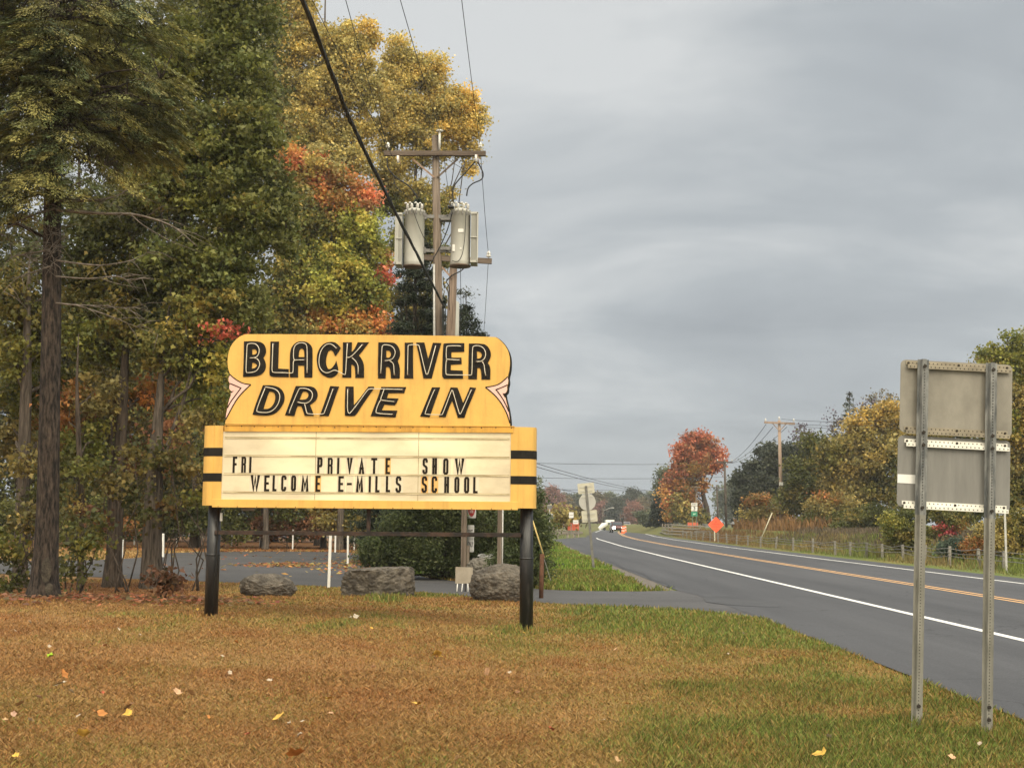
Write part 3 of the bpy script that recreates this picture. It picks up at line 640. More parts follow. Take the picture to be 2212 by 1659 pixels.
# rivets, drips of rust on the trim
b = MB()
for k in range(22):
    u = tL + 0.05 + (tR - tL - 0.1) * (k + random.uniform(-.2, .2)) / 21; b.lathe([(0.010, -0.020), (0.004, -0.023)], 8, (u, 0, zTT - random.uniform(.02, .035)), 'y')
for k in range(16):
    u = sL + 0.1 + (sR - sL - 0.2) * k / 15; b.lathe([(0.008, -0.016), (0.003, -0.018)], 8, (u, 0, zB - 0.014), 'y')
b.build('rivets', rustb, SIGN)
# posts, beam, strut
pr = 0.105
def local(vx, vy, y):                 # a point of the frame on the plane y behind the front
    u, z = PL(vx, vy); return u * (1 + y / 20), z * 1.0 + (z - CAMZ) * y / 20
for vx_t, vx_b, vy_b in ((458.5, 449.5, 1331), (1131.5, 1131.0, 1359)):
    yp = 0.24; ut, _ = local(vx_t, 1100, yp); ub, zb_ = local(vx_b, vy_b, yp)
    wx = SO + _u * ub - _n * yp; gz = h1(wx.x, wx.y)
    po = MB().tube([(ub, yp, gz - 0.3), (ub + (ut - ub) * .5, yp, 1.0), (ut, yp, zB + 0.01)], [pr, pr, pr * 0.95], 28).build('post', steelb, SIGN, True)
    MB().tube([(ub + .5 * (ut - ub), yp, 1.07), (ub + .5 * (ut - ub), yp, 1.10)], [pr + 0.006, pr + .006], 28).build('weld_collar', steelb, po, True)
ua, za = local(462, 1149, 0.22); ub, zb2 = local(1121, 1155, 0.22)
MB().add([(ua, 0.12, za - .036), (ub, 0.12, zb2 - .036), (ub, 0.12, zb2 + .03), (ua, 0.12, za + .03), (ua, 0.20, za - .036), (ub, 0.20, zb2 - .036), (ub, 0.20, zb2 + .03), (ua, 0.20, za + .03)],
         [(0, 1, 2, 3), (7, 6, 5, 4), (0, 4, 5, 1), (3, 2, 6, 7), (0, 3, 7, 4), (1, 5, 6, 2)]).build('cross_beam', rustb, SIGN, bev=0.004)
us_, zs_ = local(792, 1148, 0.22); MB().box(us_ - 0.028, 0.14, zs_ - 0.005, us_ + 0.028, 0.19, zB + 0.02).build('centre_strut', rustb, SIGN)
ul, zl = local(527, 1103, 0.3); MB().box(ul - 0.09, 0.28, zB - 0.075, ul + 0.11, 0.34, zB - 0.03).build('ballast_box', pm('grey_metal', (0.20, 0.19, 0.18), (0.28, 0.27, 0.26), 6, 0.5), SIGN)
u_, z_ = local(467, 1110, 0.1); MB().box(u_ + 0.035, 0.13, z_ - 0.11, u_ + 0.07, 0.16, z_ + 0.02).build('conduit_bracket', pm('galvanised', (0.34, 0.33, 0.31), (0.48, 0.47, 0.45), 14, 0.45, 0.1), SIGN)
ucb, _ = local(463, 1170, 0.13)
MB().tube([(ucb - .01, 0.13, 1.62), (ucb + .03, 0.12, 1.45), (ucb + .012, 0.12, 1.2), (ucb + .035, 0.125, 0.95), (ucb + 0.0, 0.125, 0.7), (ucb - .03, 0.13, 0.4), (ucb + .005, 0.13, 0.12)], 0.009, 6).build('power_cable', bpaint, SIGN, True)

# ------------------------------------------------------------------ foliage tools
def unit(a): return a / np.maximum(np.linalg.norm(a, axis=-1, keepdims=True), 1e-9)
def leaves(c, size, cols, up=0.5, droop=0.4, asp=0.8, kind='kite'):
    """one small folded polygon per leaf"""
    n = len(c); nn = RNG.normal(size=(n, 3)); nn[:, 2] += up * 2; nn = unit(nn)
    t = RNG.normal(size=(n, 3)); t[:, 2] -= droop; t = unit(t - nn * (t * nn).sum(1, keepdims=True)); b = np.cross(nn, t)
    s = size[:, None] * RNG.uniform(0.55, 1.40, (n, 1)); f = nn * s * RNG.uniform(-0.05, 0.22, (n, 1))
    if kind == 'kite':
        v = np.stack([c - t * s * .5, c - b * s * asp * .5 + f + t * s * .05, c + t * s * .55, c + b * s * asp * .5 + f + t * s * .05], 1); k = 4
    else:                             # lobed leaf: six corners
        v = np.stack([c - t * s * .45, c - b * s * asp * .5 + f - t * s * .1, c - b * s * asp * .22 + f * .5 + t * s * .12, c + t * s * .6,
                      c + b * s * asp * .22 + f * .5 + t * s * .12, c + b * s * asp * .5 + f - t * s * .1], 1); k = 6
    fc = np.arange(n * k).reshape(n, k)
    return v.reshape(-1, 3), fc, np.repeat(cols, k, 0)
def twig_prisms(p0, p1, r0, r1):
    n = len(p0); d = unit(p1 - p0); a = np.where(np.abs(d[:, 2:3]) < .9, [[0, 0, 1.]], [[1., 0, 0]]); u = unit(np.cross(d, a)); w_ = np.cross(d, u)
    vs = []
    for p, r in ((p0, r0), (p1, r1)):
        for k in range(3):
            an = 2.094 * k; vs.append(p + (u * math.cos(an) + w_ * math.sin(an)) * np.asarray(r)[:, None])
    v = np.stack(vs, 1).reshape(-1, 3); base = np.arange(n)[:, None] * 6
    f = np.concatenate([base + np.array([[k, (k + 1) % 3, 3 + (k + 1) % 3, 3 + k]]) for k in range(3)])
    return v, f
PAL = {  # leaf albedos: pairs of base colours
 'hemlock': [(.042, .052, .014), (.085, .086, .020), (.135, .122, .026)],
 'deep': [(.036, .044, .009), (.054, .060, .010), (.085, .084, .013), (.056, .056, .013)],
 'olive': [(.075, .078, .014), (.11, .098, .016), (.055, .062, .014), (.15, .11, .018)],
 'yellowgreen': [(.16, .155, .022), (.115, .125, .018), (.20, .165, .022), (.075, .09, .016)],
 'lime': [(.21, .20, .026), (.15, .155, .020), (.10, .115, .018), (.26, .20, .028)],
 'gold': [(.32, .215, .035), (.26, .185, .034), (.19, .15, .03), (.38, .25, .04)],
 'golive': [(.22, .175, .036), (.16, .135, .032), (.115, .105, .028), (.29, .21, .042)],
 'orange': [(.40, .175, .035), (.33, .18, .035), (.43, .15, .04), (.27, .17, .03)],
 'red': [(.42, .095, .042), (.34, .070, .032), (.47, .14, .05), (.26, .07, .03)],
 'redorange': [(.47, .145, .05), (.44, .19, .05), (.30, .18, .05), (.22, .16, .045), (.40, .12, .045)],
 'rust': [(.29, .088, .032), (.24, .072, .028), (.19, .10, .032), (.32, .11, .034), (.15, .10, .03)],
 'rustolive': [(.22, .11, .022), (.16, .10, .022), (.27, .10, .022), (.11, .09, .02)],
 'brown': [(.16, .075, .028), (.11, .055, .022), (.21, .095, .03), (.09, .07, .02)],
 'fardark': [(.050, .058, .026), (.065, .068, .028), (.038, .046, .022)],
 'farolive': [(.105, .092, .034), (.085, .080, .032), (.13, .095, .034)],
 'farrust': [(.17, .082, .042), (.13, .078, .040), (.19, .09, .045)],
 'fargreen': [(.080, .092, .034), (.10, .105, .036), (.062, .074, .03)],
 'conifer': [(.016, .024, .010), (.024, .032, .012), (.034, .042, .015)],
 'conifer2': [(.040, .050, .022), (.055, .060, .024), (.075, .070, .028)],
 'willow': [(.050, .066, .016), (.070, .086, .020), (.095, .105, .028), (.036, .048, .013)],
 'bluegreen': [(.055, .080, .036), (.068, .090, .040), (.045, .062, .03)],
 'sumac': [(.26, .045, .035), (.20, .04, .035), (.30, .07, .04)],
 'twig': [(.13, .105, .085), (.17, .14, .115)]}
GAIN = dict(hemlock=1.8, deep=1.85, olive=1.7, yellowgreen=1.5, lime=1.45, gold=1.5, golive=1.7, orange=1.25, red=1.15, redorange=1.2, rust=1.25, rustolive=1.45, brown=1.5, fardark=1.35, farolive=1.5, farrust=1.5, fargreen=1.5, conifer=1.1, conifer2=1.5, willow=1.4, bluegreen=1.4, sumac=1.2, twig=1.2)
def palette(key, n):
    a = np.array(PAL[key]) * GAIN.get(key, 1.4) * np.array((1, 1, 1.5)); return a[RNG.integers(0, len(a), n)]
LEAF = leafmat('leaf', .5, .36); NEEDLE = leafmat('needle', 0.6, 0.15)
bark_grey = pm('bark_grey', (0.024, 0.019, 0.015), (0.155, 0.125, 0.10), 18, 0.95, 1.0, (1, 1, 0.10), lo=0.34, hi=0.68, bscale=30, detail=8)
bark_dark = pm('bark_dark', (0.008, 0.006, 0.005), (0.085, 0.062, 0.047), 22, 0.95, 1.0, (1, 1, 0.22), lo=0.40, hi=0.70, bscale=34, detail=8)
bark_brown = pm('bark_brown', (0.022, 0.016, 0.012), (0.125, 0.095, 0.073), 18, 0.95, 1.0, (1, 1, 0.12), lo=0.34, hi=0.70, bscale=30, detail=8)
deadwood = pm('deadwood', (0.075, 0.062, 0.05), (0.20, 0.17, 0.145), 9, 0.9, 0.3, (1, 1, .4))

def lobe_w(lb, Y, dy=0.0):
    """lobe given in measuring-frame pixels at depth Y -> centre and radii in metres"""
    vx, vy, rx, rz = lb[:4]; k = (Y + dy) / VF; c = P(vx, vy, Y + dy); return np.array(c), rx * k, rz * k
def foliage(lobes, Y, org, cr=0.4, lpc=46, ls=0.11, dens=9.0, shell=0.55, depth=1.0, up=0.5, droop=0.5, asp=0.8, kind='kite', mat=None, parent=None, name='crown', flat=0.7, cvar=0.42, spread=0.9, tone=1.0):
    V, F, Cc = [], [], []; k0 = 0; cl_all = []
    for lb in lobes:
        dy = lb[6] if len(lb) > 6 else RNG.uniform(-.25, .25) * (lb[2] * Y / VF)
        c, rx, rz = lobe_w(lb, Y, dy); key = lb[4]; dm = lb[5] if len(lb) > 5 else 1.0
        ry = 0.5 * (rx + rz) * depth; n = max(3, int(dens * dm * (rx * rz) / (cr * cr)))
        d = unit(RNG.normal(size=(n, 3))); rad = shell + (1 - shell) * RNG.uniform(0, 1, (n, 1)) ** 0.7; rad *= RNG.uniform(.86, 1.10, (n, 1))
        cc = c + d * rad * np.array([rx, ry, rz]); cl_all.append(cc)
        base = palette(key, n) * RNG.uniform(1 - cvar, 1 + cvar, (n, 1))
        m_ = max(6, int(lpc)); crs = cr * RNG.uniform(.6, 1.35, (n, 1, 1))
        off = RNG.normal(size=(n, m_, 3)) * crs * spread * np.array([.55, .55, .55 * flat]); pts = (cc[:, None] + off).reshape(-1, 3)
        jit = palette(key, n * m_).reshape(n, m_, 3)
        col = tone * (base[:, None] * .62 + jit * .38) * RNG.uniform(.82, 1.20, (n, m_, 1)); col = col.reshape(-1, 3)
        keep = pts[:, 2] > 0.04
        v, f, cx = leaves(pts[keep], np.full(keep.sum(), ls), col[keep], up, droop, asp, kind); V.append(v); F.append(f + k0); Cc.append(cx); k0 += len(v)
    o = npmesh(name, np.concatenate(V) - np.array(org), np.concatenate(F), np.concatenate(Cc), mat or LEAF, parent)
    return o, np.concatenate(cl_all)
def wood(name, trunk, limbs, cl, mat, parent, org, twig=0.5, tr=0.02, sides=10):
    """trunk and limbs as tubes, thin twigs out to the leaf clumps; one mesh"""
    b = MB(); o = Vector(org)
    b.tube([Vector(p) - o for p, r in trunk], [r for p, r in trunk], sides)
    nodes = [np.array(p) for p, r in trunk]
    for ln in limbs:
        q = [Vector(p) - o for p, r in ln]; b.tube(q, [r for p, r in ln], 6); nodes += [np.array(p) for p, r in ln]
    me = bpy.data.meshes.new(name); V = np.array(b.v); faces = list(b.f)
    if cl is not None and twig > 0 and len(cl):
        sel = cl[RNG.uniform(size=len(cl)) < twig]; nd = np.array(nodes)
        if len(sel):
            dd = ((sel[:, None] - nd[None]) ** 2).sum(-1); dd += 4.0 * np.maximum(0, nd[None, :, 2] - sel[:, None, 2]) ** 2; p0 = nd[dd.argmin(1)]
            mid = p0 * .5 + sel * .5 + RNG.normal(size=sel.shape) * .12 + np.array([0, 0, .15])
            for a, c, r0, r1 in ((p0, mid, tr * 1.3, tr * .8), (mid, sel, tr * .8, tr * .3)):
                v, f = twig_prisms(a - np.array(org), c - np.array(org), np.full(len(sel), r0), np.full(len(sel), r1)); faces += [tuple(x) for x in (f + len(V))]; V = np.concatenate([V, v])
    me.from_pydata(V.tolist(), [], faces); me.polygons.foreach_set('use_smooth', [True] * len(me.polygons)); me.update()
    return link(name, me, mat, parent)
def limb(p0, p1, r0, r1, n=5, sag=0.0, wob=0.1):
    p0, p1 = np.array(p0, float), np.array(p1, float); o = []
    L_ = np.linalg.norm(p1 - p0)
    for i in range(n + 1):
        t = i / n; q = p0 * (1 - t) + p1 * t; q = q + np.array([0, 0, sag * math.sin(math.pi * t)]) + (RNG.normal(size=3) * wob * L_ * .12 if 0 < i < n else 0)
        o.append((q, r0 * (1 - t) + r1 * t))
    return o
def tree(name, label, cat, Y, base, tw, lobes, group=None, mat=None, fork=None, top=None, wiggle=0.05, limbs=True, twig=0.45, tr=0.018, **kw):
    """base: measuring-frame foot (on the ground) or world x; tw: trunk diameter in metres"""
    if isinstance(base, (int, float)): bx, by = base, Y; bz = h1(bx, by)
    else: bx, by, bz = base
    org = (bx, by, bz); root = thing(name, label, cat, org, group)
    cs = [lobe_w(l, Y, l[6] if len(l) > 6 else 0)[0] for l in lobes]; zs = max(c[2] for c in cs); mx = np.mean([c[0] for c in cs])
    if top is None: top = (bx * .35 + mx * .65, by, zs)
    tp = [(np.array([bx, by, bz - .3]), tw * .68), (np.array([bx, by, bz + .12]), tw * .62), (np.array([bx, by, bz + .7]), tw * .5)]
    for i in range(1, 7):
        t = i / 6; tp.append((np.array([bx + (top[0] - bx) * t ** 1.2 + RNG.normal() * wiggle, by + RNG.normal() * wiggle, bz + .7 + (top[2] - bz - .7) * t]), tw * .5 * (1 - .85 * t)))
    crown, cl = foliage(lobes, Y, org, parent=root, **kw)
    lm = []
    if limbs:
        for c in cs:
            if len(cs) > 8 and RNG.uniform() < .5: continue
            zt = bz + .7 + (c[2] - bz - .7) * RNG.uniform(.35, .7); zt = min(max(zt, bz + 1.2), top[2] * .9)
            t = (zt - bz - .7) / max(.1, top[2] - bz - .7); p0 = np.array([bx + (top[0] - bx) * max(t, 0) ** 1.2, by, zt]); lm.append(limb(p0, c, tw * .13, tw * .04, 5, .2))
    wood('trunk', tp, lm + (fork or []), cl, mat or bark_grey, root, org, twig, tr)
    return root

# ------------------------------------------------------------------ lawn grass and litter
def grass(name, label, regions, cat='grass', hscale=1.0, colf=None):
    V = []; Cc = []; 
    for (x0, x1, y0, y1, dn, h, wd) in regions:
        n = int((x1 - x0) * (y1 - y0) * dn); x = RNG.uniform(x0, x1, n); y = RNG.uniform(y0, y1, n)
        half = y * (VW / 2 / VF) * 1.06 + .5; k = np.abs(x) < half; k &= ~((x > 3.15 + .45 * vnoise(x * 2, y * .8, 4)) & (y > 32) & (x < 5))
        k &= ~inpoly(x, y, ROADP); k &= ~inpoly(x, y, DRIVE)
        x, y = x[k], y[k]; n = len(x); g = green_frac(x, y)
        h_ = h * RNG.uniform(.45, 1.25, n) * (0.70 + 0.75 * smooth(.45, 1.0, g)) * (0.75 + 0.5 * fbm(x * .9, y * .9, 44, 2)); ln = RNG.uniform(.2, 1.5, n) * h_ * (1.15 - .55 * smooth(.3, .9, g)); an = RNG.uniform(0, 6.283, n)
        bz_ = np.zeros(n)
        for qx, qy, qr in ((3.36, 10.95, .10), (3.92, 10.62, .10), (-4.85, 20.4, .2), (.17, 19.9, .2), (-4.7, 26.7, .75), (-2.85, 27.4, .9), (-.25, 26.2, .8), (-3.95, 28.3, .1), (-7.95, 22.0, .5), (-6.9, 24, .4), (-6.1, 24.5, .5)): bz_ = np.maximum(bz_, np.exp(-np.maximum(0, np.hypot(x - qx, y - qy) - qr) ** 2 / .02))
        h_ = h_ * (1 + .7 * bz_); z = H(x, y) - .004; wv = RNG.uniform(0, 6.283, n); ww = wd * RNG.uniform(.6, 1.3, n)
        bx, by = np.cos(wv) * ww, np.sin(wv) * ww; tx, ty = np.cos(an) * ln, np.sin(an) * ln
        c = gcol(x, y, RNG.normal(size=n) * .26) if colf is None else colf(x, y)
        c = c * RNG.uniform(.42, 1.6, (n, 1)); hay = RNG.uniform(size=n) < .12; c[hay] = c[hay] * .45 + np.array((.36, .25, .11)) * .55
        v = np.stack([np.stack([x - bx, y - by, z], -1), np.stack([x + bx, y + by, z], -1), np.stack([x + tx * .45 + bx * .7, y + ty * .45 + by * .7, z + h_ * .62], -1), np.stack([x + tx, y + ty, z + h_], -1)], 1)
        V.append(v.reshape(-1, 3)); Cc.append(np.repeat(c, 4, 0))
    V = np.concatenate(V); o = npmesh(name, V, np.arange(len(V)).reshape(-1, 4), np.concatenate(Cc), leafmat('grass_blade', .75, .15))
    return tag(o, label, cat, None, 'stuff')
grass('lawn_grass', 'short mown lawn grass, mostly brown and dry with green patches', [
    (-4.2, 4.5, 7.6, 11, 4800, .046, .0036), (-5.5, 4.6, 11, 14, 3000, .046, .0048), (-7.2, 4.6, 14, 18, 1500, .045, .006), (-9.5, 4.6, 18, 23, 900, .048, .0085), (-12, 4.4, 23, 35, 420, .05, .012),
    (-3.4, 4.2, 31, 45, 420, .10, .016), (-2, 4.0, 45, 72, 200, .13, .024), (-1, 4.0, 72, 105, 90, .16, .035)])
def lots(x, y): return gcol(x, y)
grass('verge_grass', 'rough dry grass at the edges of the parking lot and in the ditch', [(-30, -15.5, 48, 66, 60, .14, .03), (-34, -1, 64, 76, 40, .12, .04)], colf=lots)
def vergecol(x, y):
    t = fbm(x * .5, y * .12, 61, 3); c = mixc((.125, .155, .034), (.19, .145, .058), smooth(.42, .62, t)); r = smooth(88, 112, y); c = mixc(c, mixc((.165, .115, .050), (.20, .10, .042), fbm(x * .4, y * .2, 5)), r)
    return c
def tall(name, label, x0, x1, y0, y1, dn, h, wd, cf):
    n = int((x1 - x0) * (y1 - y0) * dn); x = RNG.uniform(x0, x1, n); y = RNG.uniform(y0, y1, n); k = (~inpoly(x, y, ROADP)); x, y = x[k], y[k]
    k = RNG.uniform(size=len(x)) < .25 + .9 * fbm(x * .6, y * .35, 77, 2); x, y = x[k], y[k]; n = len(x)
    h_ = h * RNG.uniform(.35, 1.2, n) * (.55 + .8 * fbm(x * .5, y * .3, 13, 2)) * smooth(0.0, 2.0, x - road_c(y) - 5.2); ln = h_ * RNG.uniform(.05, .5, n); an = RNG.uniform(0, 6.28, n); z = H(x, y) - .01; ww = wd * RNG.uniform(.6, 1.3, n); wv = RNG.uniform(0, 6.28, n)
    bx, by = np.cos(wv) * ww, np.sin(wv) * ww; tx, ty = np.cos(an) * ln, np.sin(an) * ln; c = cf(x, y) * RNG.uniform(.6, 1.4, (n, 1))
    v = np.stack([np.stack([x - bx, y - by, z], -1), np.stack([x + bx, y + by, z], -1), np.stack([x + tx * .4 + bx, y + ty * .4 + by, z + h_ * .6], -1), np.stack([x + tx, y + ty, z + h_], -1)], 1).reshape(-1, 3)
    o = npmesh(name, v, np.arange(len(v)).reshape(-1, 4), np.repeat(c, 4, 0), leafmat('grass_blade', .75, .15)); return tag(o, label, 'grass', None, 'stuff')
tall('tall_grass', 'tall roadside grass and weeds beyond the far edge of the highway', 16.3, 21.5, 36, 175, 48, .45, .018, vergecol)
tall('bank_weeds', 'brown dead weeds covering the low bank behind the cable rail', 19.5, 27, 57, 100, 40, .42, .03, lambda x, y: mixc((.075, .055, .042), (.16, .125, .08), fbm(x * .5, y * .3, 91, 3)))
tall('broom_grass', 'orange brown tall grass by the far utility pole', 22.5, 30, 98, 132, 22, 1.1, .05, lambda x, y: mixc((.22, .115, .045), (.26, .16, .075), fbm(x * .5, y * .5, 19)))
def litter(name, label, pts, size, keys):
    n = len(pts); col = np.concatenate([palette(k, 1) for k in RNG.choice(keys, n)]) * RNG.uniform(.7, 1.3, (n, 1)); pts = np.array(pts)
    v, f, c = leaves(pts, np.full(n, size), col, 2.0, 0, .8); v[:, 2] = np.maximum(v[:, 2], np.repeat(pts[:, 2], 4) - .01); o = npmesh(name, v, f, c, LEAF); return tag(o, label, 'leaf litter', None, 'stuff')
pts = []
n = 6000; x = RNG.uniform(-32, -3.5, n); y = 66.5 + np.abs(RNG.normal(size=n)) * 3; pts += [(a, b, .02) for a, b in zip(x, y)]
n = 700; x = RNG.normal(-5.2, .9, n); y = RNG.normal(50, 4, n); pts += [(a, b, .02) for a, b in zip(x, y)]
n = 350; x = RNG.normal(-8.0, .7, n); y = RNG.normal(47, 1.2, n); pts += [(a, b, .02) for a, b in zip(x, y)]
n = 260; x = RNG.uniform(-20, -2, n); y = RNG.uniform(36, 66, n); pts += [(a, b, .02) for a, b in zip(x, y)]
litter('leaf_litter', 'fallen brown and orange leaves drifted along the edge of the lot', pts, .17, ['orange', 'brown', 'golive', 'rust'])
pts = []
for cx, cy, s, n in ((-8.2, 22.4, .7, 160), (-6.6, 23.6, .8, 300), (-5.6, 23.4, .7, 300), (-7.4, 23.4, .6, 160)):
    x = RNG.normal(cx, s, n); y = RNG.normal(cy, s * 1.1, n); pts += [(a, b, h1(a, b) + .03 + RNG.uniform(0, .05)) for a, b in zip(x, y)]
litter('leaf_litter', 'dull brown leaf litter heaped round the feet of the left trunks', pts, .11, ['brown', 'brown', 'rust'])

# ------------------------------------------------------------------ the wood on the left
d3 = crop(0, 1500, 2.37); d7 = crop(0, 600, 2.37)
# big hemlock
b0 = G(95, 1293); YH = b0.y
HEM = thing('hemlock_tree', 'thick dark hemlock trunk at the left edge with bare grey lower branches', 'tree', b0)
hl = [(20, 40, 100, 80, 'hemlock', 1.1), (130, 70, 110, 70, 'hemlock', 1.0), (240, 30, 80, 70, 'hemlock', .8), (240, 140, 80, 50, 'hemlock'), (60, 150, 100, 70, 'hemlock', 1.1), (160, 210, 90, 60, 'hemlock', 1.1), (270, 235, 70, 45, 'hemlock'), (30, 260, 90, 60, 'hemlock', 1.1), (200, 300, 90, 50, 'hemlock', .8), (60, 390, 60, 34, 'hemlock', .7, -.6), (150, 385, 60, 36, 'hemlock', .6, -.5), (215, 370, 50, 30, 'hemlock', .5, -.3), (285, 290, 60, 40, 'hemlock', .9), (330, 180, 60, 60, 'hemlock', .9), (340, 250, 50, 50, 'hemlock', .8), (110, 330, 70, 50, 'hemlock', .6), (20, 350, 70, 50, 'hemlock', .9), (320, 320, 45, 30, 'hemlock', .6), (30, 430, 55, 40, 'hemlock', .8), (10, 490, 50, 30, 'hemlock', .6), (60, 455, 40, 24, 'hemlock', .5), (115, 200, 60, 70, 'hemlock', .8, -.7), (115, 300, 60, 50, 'hemlock', .8, -.7), (110, 90, 60, 60, 'hemlock', .8, -.7), (90, 380, 50, 40, 'hemlock', .7, -.7), (120, 425, 40, 26, 'hemlock', .6, -.6), (100, -60, 160, 70, 'hemlock'), (330, 60, 50, 60, 'hemlock', .6), (-30, 150, 60, 160, 'hemlock')]
def fronds(lobes, Y, org, parent, dens=15, L_=.62, m_=150):
    V, Cc, cl_all = [], [], []
    for lb in lobes:
        dy = lb[6] if len(lb) > 6 else RNG.uniform(-.5, .5); c, rx, rz = lobe_w(lb, Y, dy); n = max(4, int(dens * (lb[5] if len(lb) > 5 else 1) * rx * rz / .10))
        d = unit(RNG.normal(size=(n, 3))); cc = c + d * RNG.uniform(.3, 1.0, (n, 1)) * np.array([rx, rx * 1.3, rz]); cl_all.append(cc)
        di = cc - np.array([org[0], org[1], 0]); di[:, 2] = 0; di = unit(di + RNG.normal(size=(n, 3)) * .5); di[:, 2] = RNG.uniform(-.55, .0, n); di = unit(di); la = unit(np.cross(di, [0, 0, 1.])); upv = np.cross(la, di)
        Ls = L_ * RNG.uniform(.6, 1.3, (n, 1)); t = RNG.uniform(0, 1, (n, m_)) ** .8; ray = RNG.integers(-4, 5, (n, m_)) / 4 + RNG.normal(size=(n, m_)) * .05
        wd = ray * (1.05 - .75 * t) * .55; p = cc[:, None] + di[:, None] * (t * Ls)[..., None] + la[:, None] * (wd * Ls)[..., None] + np.array([0, 0, -1.]) * ((t ** 2 * .28 + np.abs(wd) ** 2 * .5) * Ls)[..., None] + upv[:, None] * (RNG.normal(size=(n, m_)) * .018)[..., None]
        ax = unit(di[:, None] * 1.0 + la[:, None] * (ray * .9 + RNG.normal(size=(n, m_)) * .5)[..., None] + np.array([0, 0, -.35])); nn = unit(upv[:, None] + RNG.normal(size=(n, m_, 3)) * .35); b = np.cross(nn, ax)
        s = (.062 * RNG.uniform(.7, 1.4, (n, m_)))[..., None]; v = np.stack([p - ax * s * .5, p - b * s * .16, p + ax * s * .6, p + b * s * .16], 2).reshape(-1, 3)
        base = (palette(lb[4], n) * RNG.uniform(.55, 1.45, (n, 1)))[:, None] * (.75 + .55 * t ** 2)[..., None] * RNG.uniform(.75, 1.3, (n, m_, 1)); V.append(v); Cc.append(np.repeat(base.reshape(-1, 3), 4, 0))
    V = np.concatenate(V); npmesh('crown', V - np.array(org), np.arange(len(V)).reshape(-1, 4), np.concatenate(Cc), NEEDLE, parent); return np.concatenate(cl_all)
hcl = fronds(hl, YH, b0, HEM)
0 and foliage(hl, YH, b0, cr=.34, lpc=150, ls=.080, dens=9.5, shell=.35, depth=1.5, up=.5, droop=.8, asp=.26, mat=NEEDLE, parent=HEM, flat=.30, spread=1.05, cvar=.5, tone=1.12)
tp = []
for vx, vy, wv in ((93, 1300, 92), (94, 1284, 74), (96, 1255, 60), (99, 1200, 52), (103, 1100, 47), (107, 900, 43), (111, 700, 41), (113, 500, 38), (114, 350, 34), (116, 150, 28), (118, -100, 20)):
    tp.append((np.array(P(vx, vy, YH)), wv * .5 * YH / VF))
tp[0] = (np.array((tp[0][0][0], tp[0][0][1], b0.z - .15)), tp[0][1])
hb = []
def dead(pl, r0, dy=0.0):
    q = catmull([np.array(P(*d7(*p), YH + dy)) for p in pl], 3); return [(p, r0 * .72 * (1 - .8 * i / (len(q) - 1))) for i, p in enumerate(q)]
for pl, r0, dy in (([(480, 345), (700, 365), (900, 378), (1100, 380), (1300, 425), (1480, 500), (1660, 655)], .050, -.2), ([(470, 270), (700, 268), (850, 260), (1000, 222), (1068, 175)], .050, -.1),
    ([(470, 770), (640, 795), (850, 812), (1050, 785), (1180, 740), (1262, 692)], .028, -.2), ([(470, 905), (750, 925), (980, 905), (1100, 942), (1225, 912)], .022, -.25), ([(470, 1130), (620, 1145), (800, 1152), (950, 1165), (1080, 1270)], .026, -.25),
    ([(640, 1145), (900, 1230), (1150, 1330), (1330, 1395)], .020, -.25), ([(960, 1165), (1080, 1170), (1200, 1150)], .010, -.25), ([(470, 330), (250, 400), (90, 480), (-40, 560)], .03, -.2), ([(440, 815), (300, 862), (130, 932), (0, 1070)], .024, -.2), ([(420, 680), (200, 725), (90, 750), (0, 870)], .022, -.3), ([(100, 750), (90, 640), (180, 600)], .012, -.3),
    ([(850, 925), (1000, 970), (1240, 1012)], .011, -.25), ([(1100, 380), (1200, 470), (1420, 600), (1680, 700)], .018, -.2), ([(1300, 425), (1450, 440), (1600, 500)], .012, -.2), ([(1480, 500), (1600, 560), (1840, 680)], .012, -.2), ([(480, 200), (700, 100), (780, 60)], .03, -.15), ([(520, 350), (440, 300), (340, 330)], .02, -.4), ([(470, 560), (430, 520), (470, 470)], .01, -.4), ([(760, 60), (900, 180), (1100, 300)], .012, -.2)):
    hb.append(dead(pl, r0, dy))
live = []
for c in hcl[RNG.choice(len(hcl), 90, False)]:
    z = min(c[2] + RNG.uniform(-.2, .5), 14); t = np.interp(z, [p[2] for p, r in tp], [p[0] for p, r in tp]); live.append(limb((t, b0.y, z), c, .035, .008, 4, .15, .5))
wood('trunk', tp, live, hcl, bark_dark, HEM, b0, .8, .010, 18)
b = MB()
for ln in hb: b.tube([Vector(p) - b0 for p, r in ln], [r for p, r in ln], 7)
# fine dead twigs
for ln in hb[:10]:
    for _ in range(9):
        i = random.randrange(len(ln) // 3, len(ln)); p = Vector(ln[i][0]) - b0; dd = Vector((random.uniform(-.3, .7), random.uniform(-.3, .1), random.uniform(-.45, .2))); b.tube([p, p + dd * .5 + Vector((0, 0, .04)), p + dd], [.007, .005, .002], 4)
for _ in range(46):
    vx, vy = d7(random.uniform(340, 560), random.uniform(480, 800)); p = P(vx, vy, YH - .28) - b0; dd = Vector((random.uniform(-.5, .5), random.uniform(-.3, 0), random.uniform(-.5, .1))); b.tube([p, p + dd * .5 + Vector((0, 0, .08)), p + dd], [.007, .005, .002], 4)
b.build('dead_branches', deadwood, HEM, True)
